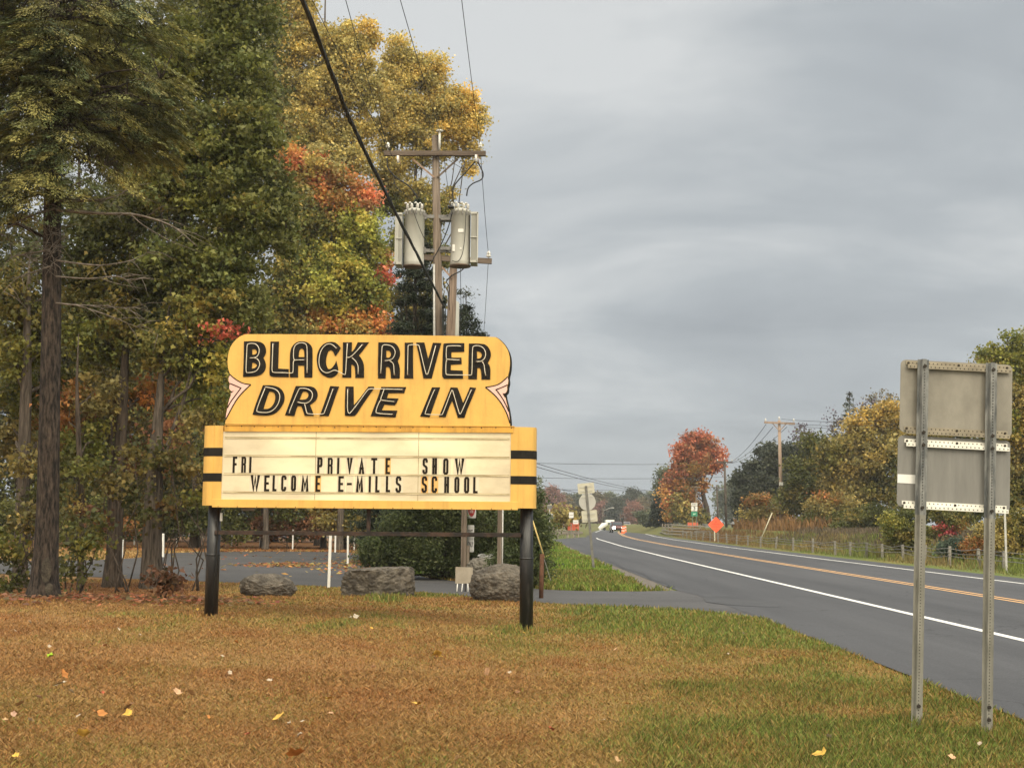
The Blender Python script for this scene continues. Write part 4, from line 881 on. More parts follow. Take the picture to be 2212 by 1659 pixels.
# pale scars on the root flare
b = MB(); sc = pm('bark_scar', (.030, .025, .019), (.095, .078, .058), 16, .95, 1.0)
for vx, vy, rx, rz, yo in ((100, 1232, 11, 27, -.28), (106, 1272, 9, 13, -.40)):
    c = P(vx, vy, YH + yo) - b0; k = YH / VF; b.add([(c.x + rx * k * math.cos(a) * s, c.y - .02 * (1 - s), c.z + rz * k * math.sin(a) * s) for s in (1, .6) for a in np.linspace(0, 6.283, 14, endpoint=False)], [(i, (i + 1) % 14, 14 + (i + 1) % 14, 14 + i) for i in range(14)] + [tuple(range(14, 28))])
b.build('bark_scar', sc, HEM, True)

def vtrunk(pl, Y, z0):
    q = [(np.array(P(vx, vy, Y)), wv * .5 * Y / VF) for vx, vy, wv in pl]; q[0] = (np.array((q[0][0][0], Y, z0 - .25)), q[0][1]); return q
def wtree(name, label, foot, pl, lobes, mat, group=None, extra=(), **kw):
    g = G(*foot); root = thing(name, label, 'tree', g, group); Y = g.y
    _, cl = foliage(lobes, Y, g, parent=root, **kw)
    tr_ = vtrunk(pl, Y, g.z); lm = [[(np.array(P(vx, vy, Y)), r) for vx, vy, r in e] for e in extra]
    for l in lobes:
        c = lobe_w(l, Y, l[6] if len(l) > 6 else 0)[0]; zt = max(min(c[2] - .9, tr_[-1][0][2]), tr_[2][0][2]); i = min(range(len(tr_)), key=lambda k: abs(tr_[k][0][2] - zt)); lm.append(limb(tr_[i][0], c, tr_[i][1] * .4, .012, 5, .15, .6))
    wood('trunk', tr_, lm, cl, mat, root, g, .45, .010, 14); return root
near = dict(cr=.34, lpc=62, ls=.108, dens=8.2, shell=.30, depth=1.2, up=.35, droop=.9, asp=.95, kind='lobed', flat=.55, spread=1.0, tone=.72)
wtree('maple_tree', 'weathered grey trunk just left of the dark hemlock trunk', (41, 1270), [(41, 1275, 40), (43, 1250, 33), (46, 1150, 29), (52, 1000, 27), (56, 850, 24), (60, 660, 14), (64, 560, 3)],
      [(30, 640, 70, 70, 'olive', .8, 0.25), (20, 760, 60, 70, 'yellowgreen', .9, 0.15), (90, 700, 60, 60, 'olive', .7, 0.45), (60, 850, 80, 60, 'yellowgreen', 0.68, 1.25), (20, 930, 50, 60, 'golive', 0.52, 1.15), (110, 930, 50, 60, 'orange', 0.34, 1.35), (140, 850, 50, 60, 'olive', 0.60, 1.55), (100, 560, 60, 40, 'deep', .5, 0.85)], bark_grey, 'trunks at the front of the left wood', **near)
wtree('maple_tree', 'slender young trunk between the dark hemlock trunk and the paired trunks', (173, 1276), [(173, 1280, 20), (173, 1262, 15), (175, 1200, 13), (178, 1100, 13), (172, 1000, 12), (168, 900, 10), (166, 820, 6), (170, 720, 1.5)],
      [(190, 960, 60, 60, 'yellowgreen', 0.60, 1.05), (150, 880, 50, 50, 'orange', 0.38, 1.15), (215, 850, 60, 60, 'golive', 0.52, 1.15), ], bark_brown, 'trunks at the front of the left wood', **near)
wtree('maple_tree', 'paired brown trunks with a hollow split at the foot', (242, 1268), [(243, 1273, 58), (243, 1255, 44), (246, 1200, 34), (252, 1100, 30), (257, 1000, 27), (264, 900, 24), (270, 780, 17), (276, 640, 8), (282, 520, 2)],
      [(250, 500, 100, 80, 'deep', .9, 0.45), (180, 560, 70, 70, 'deep', .7, 0.65), (230, 630, 90, 70, 'olive', .8, 0.35), (330, 600, 70, 70, 'deep', .9, 0.25), (210, 740, 80, 60, 'yellowgreen', .8, 0.25), (300, 720, 80, 60, 'olive', .9, 0.25), (260, 830, 70, 55, 'golive', 0.52, 1.05), (330, 860, 45, 45, 'orange', 0.45, 0.85), (225, 900, 50, 50, 'brown', 0.38, 0.95), (275, 960, 40, 70, 'brown', 0.41, 0.55), ], bark_brown, 'trunks at the front of the left wood', extra=([(241, 1265, .12), (238, 1180, .08), (239, 1080, .075), (240, 950, .06), (233, 820, .04)],), **near)
wtree('maple_tree', 'grey trunk with a peeling vine, nearest to the left post of the sign', (328, 1271), [(328, 1277, 70), (328, 1255, 52), (328, 1200, 43), (330, 1120, 40), (333, 1050, 38), (336, 980, 30), (342, 900, 22), (348, 820, 15), (360, 720, 8), (372, 600, 2)],
      [(430, 120, 110, 90, 'deep', 1, 0.85), (520, 60, 90, 90, 'deep', 1, 1.25), (600, 420, 40, 70, 'deep', .8, .9), (620, 520, 36, 60, 'deep', .7, 1.0), (400, 150, 60, 50, 'yellowgreen', .6, .4), (500, 250, 50, 40, 'olive', .7, .2), (440, 380, 60, 40, 'yellowgreen', .5, .1), (540, 450, 40, 36, 'olive', .7, .1), (270, 160, 70, 80, 'deep', .9, 1.2), (250, 60, 80, 80, 'deep', .9, 1.4), (530, 190, 75, 80, 'deep', 1, 0.85), (360, 220, 90, 80, 'deep', .9, 0.65), (450, 300, 110, 80, 'deep', 1, 0.25), (545, 330, 65, 75, 'deep', 1, 0.65), (380, 400, 90, 80, 'deep', 1, 0.35), (480, 430, 90, 80, 'deep', 1, 0.15), (570, 470, 60, 70, 'deep', 1, 0.65), (400, 560, 90, 70, 'deep', 1, 0.25), (500, 570, 85, 75, 'deep', 1, 0.25), (440, 680, 90, 70, 'olive', 1, 0.05), (360, 760, 60, 55, 'olive', .8, -0.05), (540, 660, 55, 50, 'deep', .9, 0.25), (330, 420, 60, 60, 'olive', .8, 0.45), (490, -60, 130, 80, 'deep', 1, 1.05), (300, 300, 60, 60, 'olive', .7, 0.55), (470, 790, 35, 45, 'lime', .7, -0.15), (440, 860, 40, 50, 'yellowgreen', 0.52, 0.95), (350, 960, 45, 60, 'brown', 0.38, 0.55), (330, 850, 40, 40, 'orange', 0.26, 0.75), (485, 715, 16, 14, 'red', .5, -0.55), (430, 790, 60, 50, 'deep', .8, 0.45)],
      bark_grey, 'trunks at the front of the left wood', extra=([(330, 1080, .14), (350, 1000, .07), (372, 930, .05), (398, 860, .04), (412, 800, .03), (445, 700, .02)], [(338, 1275, .10), (346, 1180, .05), (344, 1090, .05), (348, 1000, .04), (340, 900, .03)], [(398, 920, .018), (440, 880, .014), (458, 842, .01)]), **dict(near, tone=1.32))
# undergrowth between and behind the front trunks
def bush(name, label, Y, bx, lobes, stems=5, group=None, cat='bush', mat=None, tw=.02, **kw):
    g = (bx, Y, h1(bx, Y)); root = thing(name, label, cat, g, group); _, cl = foliage(lobes, Y, g, parent=root, **kw)
    lm = [limb((bx + RNG.normal() * .15, Y + RNG.normal() * .1, g[2] - .05), lobe_w(l, Y)[0], tw, tw * .4, 4, 0, .5) for l in lobes]
    wood('stems', lm[0], lm[1:], cl, mat or bark_brown, root, g, .35, .007, 6); return root
for i, (lab, vx, Y, lobes) in enumerate((
   ('low leafy sapling with green leaves beside the slender trunk', 150, 25.5, [(150, 1190, 30, 40, 'deep', .8), (195, 1130, 30, 40, 'olive', .6), (205, 1190, 30, 30, 'yellowgreen', .5), (150, 1245, 26, 26, 'deep', .8)]),
   ('yellow green sapling in front of the lot at the far left', 20, 27, [(10, 1180, 50, 60, 'yellowgreen', .8), (60, 1130, 50, 50, 'golive', .7), (30, 1240, 50, 35, 'deep', .9), (110, 1090, 40, 50, 'olive', .7)]),
   ('dry brown leafy sprout at the foot of the vine covered trunk', 362, 24, [(362, 1268, 26, 14, 'brown', .5), (352, 1245, 14, 14, 'brown', .4)]),
   ('olive sapling in the shade behind the paired trunks', 280, 29, [(290, 1000, 45, 50, 'olive', .7), (240, 1040, 45, 50, 'golive', .6), (300, 1085, 40, 40, 'deep', .7), (200, 1000, 40, 50, 'yellowgreen', .6), (225, 1110, 26, 34, 'brown', .5)]),
   ('yellowing sapling in the shade left of the hemlock trunk', 70, 29.5, [(60, 1000, 40, 50, 'golive', .7), (130, 1030, 40, 50, 'olive', .7), (70, 1100, 40, 50, 'deep', .8), (150, 1090, 30, 40, 'golive', .5)]),
   ('leafy sapling in the shade behind the vine covered trunk', 370, 30.5, [(370, 980, 40, 60, 'olive', .8), (390, 1060, 36, 44, 'golive', .6), (345, 1100, 30, 30, 'rustolive', .5), (410, 1110, 24, 26, 'deep', .6)]),
   ('green and gold sapling between the vine covered trunk and the sign', 420, 30, [(415, 920, 45, 50, 'golive', .8), (405, 1000, 40, 50, 'golive', .8), (425, 1075, 26, 30, 'yellowgreen', .6), (470, 870, 40, 40, 'lime', .9)]))):
    bush('sapling', lab, Y, P(vx, 1200, Y).x, lobes, group='saplings under the left wood', cat='sapling', **dict(near, dens=4.0, depth=1.2, tone=.62))

# second rank: taller trees that close the wood behind
far1 = dict(cr=.85, lpc=70, ls=.21, dens=8.5, shell=.4, depth=1.1, up=.35, droop=.6, asp=.9, spread=1.1)
def X(vx, Y): return P(vx, 1130, Y).x
tree('maple_tree', 'tall dark green tree filling the middle of the left wood', 'tree', 70, X(420, 70), .45, [(420, 40, 130, 110, 'deep'), (520, 150, 90, 110, 'deep'), (330, 180, 110, 110, 'deep'), (480, 330, 110, 110, 'deep'), (360, 430, 110, 110, 'deep'), (520, 500, 80, 90, 'olive'), (430, 620, 110, 90, 'deep'), (340, 720, 90, 80, 'deep'), (560, 400, 60, 80, 'deep'), (450, 800, 80, 80, 'deep'), (330, 860, 80, 80, 'olive', .8), (590, 250, 40, 60, 'olive', .7), (560, 60, 50, 60, 'deep')], mat=bark_brown, **far1)
tree('maple_tree', 'dark green tree standing behind the hemlock', 'tree', 72, X(170, 72), .45, [(120, 100, 150, 120, 'deep'), (240, 250, 120, 110, 'deep'), (60, 280, 110, 110, 'deep'), (230, 440, 100, 90, 'deep', .9), (150, 720, 110, 70, 'deep', .8), (60, 740, 90, 80, 'deep', .8), (240, 620, 80, 70, 'deep', .8), (250, 830, 80, 70, 'olive', .8), (30, 600, 70, 60, 'deep', .6), (150, 860, 100, 60, 'deep', .8), (15, 440, 70, 60, 'deep', .7), (60, 530, 60, 50, 'deep', .7), (150, 560, 70, 60, 'deep', .7), (-20, 560, 50, 60, 'deep', .7)], mat=bark_brown, **far1)
tree('maple_tree', 'green tree with light lower leaves just left of the sign top', 'tree', 69, X(575, 69), .33, [(600, 680, 70, 70, 'olive'), (540, 740, 60, 60, 'deep'), (640, 740, 70, 60, 'olive'), (560, 850, 80, 70, 'deep'), (460, 880, 60, 70, 'yellowgreen', .8), (500, 960, 80, 70, 'deep'), (640, 880, 80, 80, 'deep'), (640, 620, 50, 50, 'olive'), (560, 640, 30, 30, 'deep')], mat=bark_grey, **far1)
# sugar maple turning red at its tips
tree('red_maple_tree', 'maple turning red and orange at the top over lime green lower leaves', 'tree', 69, X(735, 69), .36,
     [(660, 350, 42, 34, 'redorange', .7), (640, 335, 34, 30, 'orange', .8), (700, 372, 44, 36, 'redorange', .7), (690, 355, 60, 45, 'golive', .5), (745, 385, 30, 24, 'rustolive', .6), (615, 350, 14, 24, 'redorange', .4), (785, 412, 30, 26, 'redorange', .6), (800, 440, 22, 24, 'redorange', .7), (640, 390, 44, 40, 'rustolive', .8), (660, 425, 60, 40, 'golive', .9), (715, 420, 40, 34, 'orange', .6), (735, 450, 50, 40, 'rustolive', .8), (650, 480, 60, 45, 'olive'), (770, 490, 55, 40, 'lime'), (720, 520, 70, 45, 'lime'), (790, 550, 40, 45, 'yellowgreen'), (690, 570, 70, 45, 'yellowgreen'), (750, 600, 70, 45, 'lime'), (800, 640, 35, 45, 'yellowgreen'), (700, 640, 80, 45, 'lime'), (760, 660, 60, 35, 'yellowgreen'), (826, 565, 14, 26, 'redorange', .6), (832, 612, 13, 28, 'red', .6), (640, 590, 50, 60, 'olive'), (720, 700, 60, 35, 'orange'), (800, 695, 40, 30, 'orange'), (770, 720, 60, 30, 'golive'), (830, 720, 20, 30, 'rust'), (680, 720, 40, 30, 'golive'), (680, 800, 90, 70, 'olive'), (780, 800, 80, 70, 'deep')], mat=bark_grey, tone=1.4, cr=.56, lpc=90, ls=.165, dens=10, shell=.45, depth=1.2, up=.5, droop=.5, asp=.95)
# cottonwoods
tree('cottonwood_tree', 'tall yellow cottonwood rising highest above the drive in sign', 'tree', 82, X(690, 82), .55,
     [(640, 50, 45, 50, 'golive'), (600, 100, 45, 60, 'golive', .8), (680, 110, 60, 55, 'golive'), (745, 92, 48, 45, 'golive'), (800, 78, 20, 36, 'gold'), (765, 150, 48, 45, 'golive'), (660, -10, 30, 40, 'golive'), (620, 180, 70, 60, 'golive'), (700, 200, 80, 55, 'golive'), (800, 200, 45, 60, 'golive', .8), (650, 270, 70, 50, 'golive'), (740, 290, 80, 45, 'golive', .9), (610, -20, 50, 50, 'golive'), (600, 260, 40, 60, 'olive', .7), (680, 340, 80, 50, 'olive', .6), (760, 350, 60, 45, 'golive', .6)], mat=bark_grey, tone=1.5, cr=.66, lpc=140, ls=.155, dens=8.8, shell=.4, depth=1.0, up=.3, droop=.7, asp=.95)
tree('cottonwood_tree', 'yellow cottonwood leaning right behind the transformer pole', 'tree', 86, X(860, 86), .55,
     [(858, 118, 26, 40, 'golive'), (840, 170, 24, 40, 'golive', .7), (900, 150, 42, 40, 'golive'), (938, 165, 32, 50, 'golive'), (860, 200, 60, 50, 'golive'), (920, 240, 60, 45, 'golive'), (975, 240, 40, 45, 'golive'), (1010, 230, 22, 40, 'gold'), (1038, 262, 16, 32, 'golive'), (990, 290, 50, 28, 'gold', .9), (870, 280, 70, 45, 'golive'), (1015, 325, 24, 20, 'golive', .7), (1015, 360, 18, 18, 'golive', .7), (930, 320, 60, 45, 'golive', .6), (850, 360, 60, 50, 'golive', .7), (890, 420, 50, 50, 'golive', .7), (840, 440, 40, 40, 'olive', .8), (930, 470, 35, 55, 'olive', .8), (965, 440, 22, 40, 'golive', .5), (890, 520, 50, 60, 'olive', .8), (950, 560, 25, 40, 'olive', .6)], mat=bark_grey, tone=1.5, cr=.66, lpc=140, ls=.155, dens=8.8, shell=.4, depth=1.0, up=.3, droop=.7, asp=.95)
# dark spruce
def conifer(name, label, Y, bx, vtop, vbase, wv, key, group=None, cat='tree', dens=1.0, ls=.22, **kw):
    top = P(VW / 2, vtop, Y).z; k = Y / VF; R0 = wv * k; bz = h1(bx, Y); root = thing(name, label, cat, (bx, Y, bz), group)
    Hh = top - bz; V = []; Cc = []; F = []; k0 = 0; tips = []
    nl = int(max(10, Hh / .55))
    for i in range(nl):
        t = (i + .5) / nl; z = bz + .08 * Hh + t * .92 * Hh; r = R0 * (1 - t) ** .8 * RNG.uniform(.85, 1.1) + .12
        nb = max(5, int(11 * (1 - t) + 5))
        for j in range(nb):
            a = RNG.uniform(0, 6.283); m_ = int(max(8, 26 * dens * (r / R0 + .25))); s = RNG.uniform(.1, 1, m_) ** .6
            px = bx + np.cos(a) * r * s + RNG.normal(size=m_) * .12 * r; py = Y + np.sin(a) * r * s + RNG.normal(size=m_) * .12 * r; pz = z - .38 * r * s + RNG.normal(size=m_) * .10 + .12 * s * s * r
            pp = np.stack([px, py, pz], 1); tips.append((bx + np.cos(a) * r * .9, Y + np.sin(a) * r * .9, z - .3 * r)); col = palette(key, m_) * RNG.uniform(.7, 1.35, (m_, 1))
            v, f, c = leaves(pp, np.full(m_, ls), col, .6, .7, .22); V.append(v); F.append(f + k0); Cc.append(c); k0 += len(v)
    npmesh('crown', np.concatenate(V) - np.array((bx, Y, bz)), np.concatenate(F), np.concatenate(Cc), NEEDLE, root)
    wood('trunk', [(np.array((bx, Y, bz - .2)), .012 * Hh), (np.array((bx, Y, bz + Hh * .5)), .007 * Hh), (np.array((bx, Y, top)), .02)], [], np.array(tips), bark_dark, root, (bx, Y, bz), .5, .012, 8)
    return root
conifer('spruce_tree', 'very dark spruce between the red maple and the transformer pole', 50, X(888, 50), 430, 1130, 120, 'conifer', ls=.20, dens=11)
conifer('spruce_tree', 'second dark spruce half hidden behind the utility poles', 53, X(945, 53), 640, 1130, 62, 'conifer', ls=.20, dens=7)
tree('pine_tree', 'thin pine with tufted tip just right of the second utility pole', 'tree', 64, X(1000, 64), .25, [(1000, 632, 16, 8, 'conifer2', .8), (1000, 665, 22, 12, 'conifer', .8), (1010, 692, 26, 16, 'conifer'), (995, 715, 40, 20, 'conifer'), (1035, 728, 22, 10, 'conifer', .8), (1000, 770, 40, 36, 'conifer'), (1010, 830, 40, 40, 'conifer')], mat=bark_dark, cr=.35, lpc=46, ls=.20, dens=8, asp=.3, up=.5, droop=.1, flat=.6)
# forest edge behind the lot
backg = 'trees at the back edge of the parking lot'
spec = [(-32, 74, .5, 'deep', 'dark tree far back at the left end of the parking lot'), (-28.5, 80, .5, 'olive', 'olive tree far back seen left of the hemlock trunk'), (-24.5, 72, .35, 'deep', 'dark tree at the back of the lot seen between the left trunks'), (-21.0, 78, .45, 'golive', 'yellowing tree at the back of the lot seen between the left trunks'), (-17.5, 73, .35, 'deep', 'dark tree at the back of the lot just left of the left sign post'), (-13.6, 72, .36, 'olive', 'thick grey trunk at the back of the lot under the left end of the sign'), (-10.6, 74, .33, 'rustolive', 'twin rusty leaved trunk at the back of the lot under the sign'), (-9.0, 71.5, .26, 'golive', 'crooked pale trunk at the back of the lot, left of the tall white post'), (-6.8, 73, .36, 'rust', 'curved trunk with red leaves at the back of the lot behind the tall white post'), (-3.6, 76, .35, 'deep', 'dark tree at the back of the lot behind the willow shrub')]
for i, (x_, Y, tw_, key, lab) in enumerate(spec):
    k = VF / Y; cx = VW / 2 + x_ * k; hh = RNG.uniform(.85, 1.15); low = RNG.uniform(1040, 1075)
    lob = [(cx + RNG.normal() * 35, low - j * 62 * hh, RNG.uniform(60, 95), RNG.uniform(45, 62), key if j < 2 else ('deep' if RNG.uniform() < .6 else 'olive'), .75 if j < 1 else .9) for j in range(7 if x_ < -5 else 1)]
    lob += [(cx + s * RNG.uniform(50, 90), low - RNG.uniform(60, 330) * (x_ < -5), 60, 50, 'deep' if RNG.uniform() < .6 else 'olive', .8) for s in (-1, 1)]
    tree('forest_tree', lab, 'tree', Y, float(x_), tw_, lob, backg, bark_brown, wiggle=.12, twig=.25, tr=.03, cr=.7, lpc=60, ls=.19, dens=7, shell=.4, depth=1.0, up=.35, droop=.5, asp=.9)
for i, (x_, Y, key, lab) in enumerate(((-27, 70, 'deep', 'dark undergrowth at the back left corner of the lot'), (-22, 69, 'rustolive', 'rusty undergrowth at the back of the lot seen between the left trunks'), (-18.6, 70, 'deep', 'dark undergrowth at the back of the lot left of the left sign post'), (-15.6, 69, 'deep', 'dark undergrowth behind the two small posts under the left of the sign'), (-12.0, 70.5, 'brown', 'brown undergrowth at the back of the lot under the sign'), (-8.6, 70, 'golive', 'yellow undergrowth under the sign beside the curved trunk'), (-5.2, 70, 'rustolive', 'rusty undergrowth at the back of the lot beside the willow shrub'))):
    k = VF / Y; cx = VW / 2 + x_ * k
    lob = [(cx + d, 1150 - abs(d) * .1 - RNG.uniform(0, 22), 42, 28, key if RNG.uniform() < .65 else 'deep', .8) for d in (-50, -10, 35)] + [(cx, 1105, 45, 35, 'deep', .7)]
    bush('undergrowth', lab, Y, x_, lob, group='undergrowth along the back of the lot', cr=.45, lpc=60, ls=.14, dens=7.5, shell=.2, depth=1.0)
# a deeper dark wood so that the gaps read as forest
for i, (x_, Y) in enumerate(((-46, 96), (-38, 92), (-31, 95), (-24, 90), (-17, 94), (-10, 92), (-3.5, 95))):
    k = VF / Y; cx = VW / 2 + x_ * k
    lob = [(cx + RNG.normal() * 30, 1120 - j * 75, 150, 70, 'deep' if (i + j) % 3 else 'olive', .9) for j in range((7, 7, 7, 7, 7, 4, 1)[i])]
    tree('forest_tree', ['dense dark forest tree deep in the wood, farthest left', 'dense dark forest tree deep behind the hemlock trunk', 'dense dark forest tree deep behind the paired trunks', 'dense dark forest tree deep behind the vine covered trunk', 'dense dark forest tree deep behind the left end of the sign', 'dense dark forest tree deep behind the middle of the sign', 'dense dark forest tree deep behind the utility poles'][i], 'tree', Y, float(x_), .5, lob, 'trees deep in the wood', bark_brown, twig=.1, tr=.03, cr=1.0, lpc=60, ls=.30, dens=7.5, shell=.35, depth=.8)
# the willow shrub in front of the poles
bush('willow_shrub', 'large dark green willow shrub behind the right half of the sign', 37, X(980, 37), [(830, 1190, 55, 45, 'willow'), (800, 1212, 35, 20, 'willow', .8), (890, 1150, 70, 60, 'willow'), (880, 1200, 70, 40, 'willow'), (960, 1120, 80, 70, 'willow'), (960, 1190, 80, 50, 'willow'), (1040, 1130, 75, 70, 'willow'), (1040, 1200, 70, 45, 'willow'), (1090, 1080, 60, 60, 'willow'), (930, 1070, 80, 50, 'willow')], tw=.04, cr=.30, lpc=110, ls=.085, dens=11, shell=.45, depth=1.3, up=.4, droop=.4, asp=.42, flat=.8)
bush('willow_shrub', 'narrow dark green willow shrub beside the right post of the sign', 32.5, X(1135, 32.5), [(1120, 1130, 45, 50, 'willow'), (1150, 1110, 26, 50, 'willow', .9), (1155, 1060, 16, 30, 'willow', .6), (1168, 1150, 20, 45, 'willow'), (1150, 1190, 38, 45, 'willow'), (1110, 1210, 50, 50, 'willow'), (1165, 1230, 24, 34, 'willow', .9), (1130, 1250, 40, 22, 'willow')], tw=.03, cr=.26, lpc=100, ls=.08, dens=11, shell=.45, depth=1.2, up=.4, droop=.4, asp=.42, flat=.8)

# ------------------------------------------------------------------ right of the highway
mid = dict(tone=.95, cr=.75, lpc=80, ls=.23, dens=8.5, shell=.45, depth=1.0, up=.4, droop=.4, asp=.9)
tree('red_maple_tree', 'big round maple gone rust red beside the far bend', 'tree', 190, X(1530, 190), .9, [(1508, 952, 26, 20, 'rust'), (1485, 965, 20, 22, 'rust', .9), (1530, 962, 20, 20, 'rust', .9), (1470, 985, 18, 24, 'rust', .9), (1506, 985, 34, 24, 'rust'), (1545, 985, 18, 20, 'rust', .8), (1556, 1000, 8, 14, 'rust', .6), (1490, 1010, 36, 22, 'rustolive'), (1528, 1008, 24, 14, 'rust', .7), (1466, 1020, 18, 20, 'rust', .9), (1452, 1045, 16, 24, 'rust', .8), (1478, 1050, 30, 28, 'rustolive'), (1506, 1045, 16, 24, 'rustolive', .5), (1440, 1075, 10, 22, 'orange', .8), (1465, 1085, 22, 24, 'golive'), (1490, 1085, 22, 22, 'rustolive', .8), (1446, 1110, 10, 18, 'orange', .7), (1470, 1112, 24, 18, 'olive'), (1500, 1118, 30, 16, 'olive', .9)], mat=bark_brown, wiggle=.2, **dict(mid, cr=1.0, ls=.33, dens=10, tone=1.35))
tree('green_tree', 'pale green tree tucked behind the rust red maple', 'tree', 215, X(1440, 215), .6, [(1444, 1022, 18, 16, 'fargreen'), (1434, 1045, 20, 22, 'fargreen'), (1450, 1070, 26, 30, 'fardark'), (1440, 1100, 26, 30, 'fardark')], **dict(mid, cr=1.0, ls=.36))
conifer('spruce_tree', 'small dark spruce left of the rust red maple', 195, X(1420, 195), 1065, 1135, 24, 'conifer', ls=.6)
tree('oak_tree', 'broad dark green oak behind the near pole on the right', 'tree', 152, X(1680, 152), .9, [(1660, 1000, 50, 40, 'fardark'), (1620, 1040, 36, 45, 'fardark'), (1700, 1000, 50, 45, 'fardark'), (1740, 985, 40, 40, 'fardark'), (1680, 1060, 70, 45, 'fardark'), (1610, 1085, 30, 40, 'fardark'), (1740, 1050, 50, 50, 'deep'), (1660, 1100, 60, 34, 'deep'), (1780, 1010, 40, 50, 'deep')], **dict(mid, cr=.9, ls=.28, dens=9))
tree('yellow_tree', 'golden yellow tree left of the road sign backs', 'tree', 108, X(1880, 108), .6, [(1870, 912, 48, 36, 'gold'), (1925, 905, 30, 36, 'gold'), (1845, 950, 40, 36, 'golive'), (1905, 955, 48, 36, 'golive'), (1950, 950, 40, 44, 'golive'), (1800, 985, 40, 34, 'olive'), (1860, 1000, 60, 38, 'golive'), (1920, 1015, 50, 40, 'olive'), (1830, 1050, 60, 40, 'golive', .9), (1900, 1075, 60, 40, 'olive')], **dict(mid, cr=.8))
tree('green_tree', 'olive green tree between the oak and the golden tree', 'tree', 118, X(1790, 118), .6, [(1770, 990, 40, 40, 'olive'), (1740, 1020, 40, 40, 'deep'), (1810, 1000, 40, 40, 'olive'), (1780, 1050, 50, 40, 'golive'), (1730, 1075, 50, 40, 'olive'), (1790, 1100, 60, 34, 'deep'), (1755, 960, 26, 24, 'deep')], **dict(mid, cr=.85))
conifer('spruce_tree', 'brownish spruce with pointed top above the golden tree', 132, X(1840, 132), 838, 1130, 62, 'conifer2', ls=.42)
tree('bare_tree', 'thin half bare trees showing grey twigs above the golden tree', 'tree', 136, X(1900, 136), .5, [(1890, 870, 24, 30, 'farolive', .35), (1918, 875, 20, 30, 'farolive', .35), (1875, 880, 20, 24, 'twig', .4), (1905, 900, 40, 26, 'farolive', .5), (1935, 890, 12, 24, 'fardark', .7), (1900, 960, 50, 60, 'farolive', .6), (1800, 900, 20, 30, 'twig', .3), (1812, 940, 30, 30, 'farolive', .5)], twig=.9, tr=.035, **dict(mid, lpc=22))
tree('bare_tree', 'pinkish bare tree between the far pole and the spruce', 'tree', 150, X(1738, 150), .4, [(1735, 935, 26, 20, 'twig', .5), (1750, 945, 22, 20, 'twig', .5), (1725, 955, 24, 20, 'twig', .5)], twig=.95, tr=.04, **dict(mid, lpc=14, ls=.25))
tree('green_tree', 'yellow green tree rising behind the right edge of the road sign', 'tree', 78, X(2180, 78), .5, [(2160, 775, 50, 34, 'yellowgreen'), (2205, 790, 50, 50, 'yellowgreen'), (2140, 800, 24, 24, 'golive', .8), (2190, 860, 60, 50, 'golive'), (2240, 850, 50, 80, 'golive'), (2160, 920, 50, 50, 'yellowgreen'), (2215, 940, 60, 60, 'gold', .9), (2190, 1010, 60, 50, 'golive'), (2140, 1000, 40, 50, 'olive'), (2230, 1060, 60, 50, 'olive'), (2160, 1070, 50, 40, 'olive'), (2200, 735, 30, 20, 'yellowgreen', .6)], **dict(mid, cr=.5, ls=.17))
tree('green_tree', 'olive tree seen behind the lower road sign plate', 'tree', 92, X(2040, 92), .5, [(1990, 960, 60, 50, 'golive'), (2060, 940, 60, 50, 'olive'), (2000, 1030, 60, 50, 'olive'), (2080, 1020, 60, 50, 'olive'), (1990, 1090, 60, 40, 'olive'), (2080, 1090, 60, 45, 'deep')], **dict(mid, cr=.75))
shr = dict(cr=.34, lpc=70, ls=.11, dens=8, shell=.35, depth=1.0, up=.4, droop=.3, asp=.8)
for lab, Y, vx, lobes in (
    ('leafy green shrub at the right end of the weedy bank', 64, 1945, [(1930, 1140, 30, 30, 'yellowgreen'), (1960, 1130, 30, 30, 'deep'), (1945, 1165, 36, 26, 'olive'), (1975, 1160, 24, 30, 'olive')]),
    ('dark red sumac thicket between the two sign posts', 66, 2050, [(2050, 1142, 30, 14, 'sumac', .5), (2080, 1138, 22, 12, 'rustolive', .6), (2020, 1155, 36, 24, 'olive', .8), (2015, 1185, 20, 10, 'sumac', .5), (2060, 1115, 50, 26, 'olive', .8)]),
    ('blue green juniper bush between the two sign posts', 57, 2062, [(2060, 1180, 34, 18, 'bluegreen'), (2045, 1190, 26, 14, 'bluegreen'), (2080, 1192, 24, 12, 'bluegreen')]),
    ('yellow brown shrub at the right edge of the view', 56, 2180, [(2150, 1160, 46, 40, 'golive'), (2200, 1140, 50, 44, 'olive'), (2120, 1180, 34, 26, 'rustolive'), (2210, 1190, 44, 30, 'golive'), (2240, 1150, 40, 50, 'olive')]),
    ('orange leaved shrub below the olive tree on the right', 104, 1790, [(1790, 1078, 30, 12, 'rustolive', .8), (1820, 1090, 36, 18, 'golive'), (1770, 1095, 36, 18, 'golive'), (1830, 1120, 60, 22, 'olive'), (1770, 1125, 40, 18, 'deep')]),
    ('rounded brown bush left of the near pole on the right', 128, 1640, [(1635, 1085, 22, 22, 'rustolive'), (1655, 1105, 34, 22, 'golive'), (1625, 1115, 26, 18, 'golive'), (1680, 1120, 30, 18, 'rustolive')]),
    ('olive bush standing between the bank and the golden tree', 96, 1880, [(1850, 1125, 40, 24, 'olive'), (1890, 1115, 40, 30, 'deep'), (1910, 1140, 30, 20, 'olive'), (1820, 1138, 30, 16, 'deep')])):
    bush('roadside_shrub', lab, Y, X(vx, Y), lobes, group='shrubs on the right verge', **dict(shr, cr=.34 * Y / 64, ls=.11 * Y / 64))
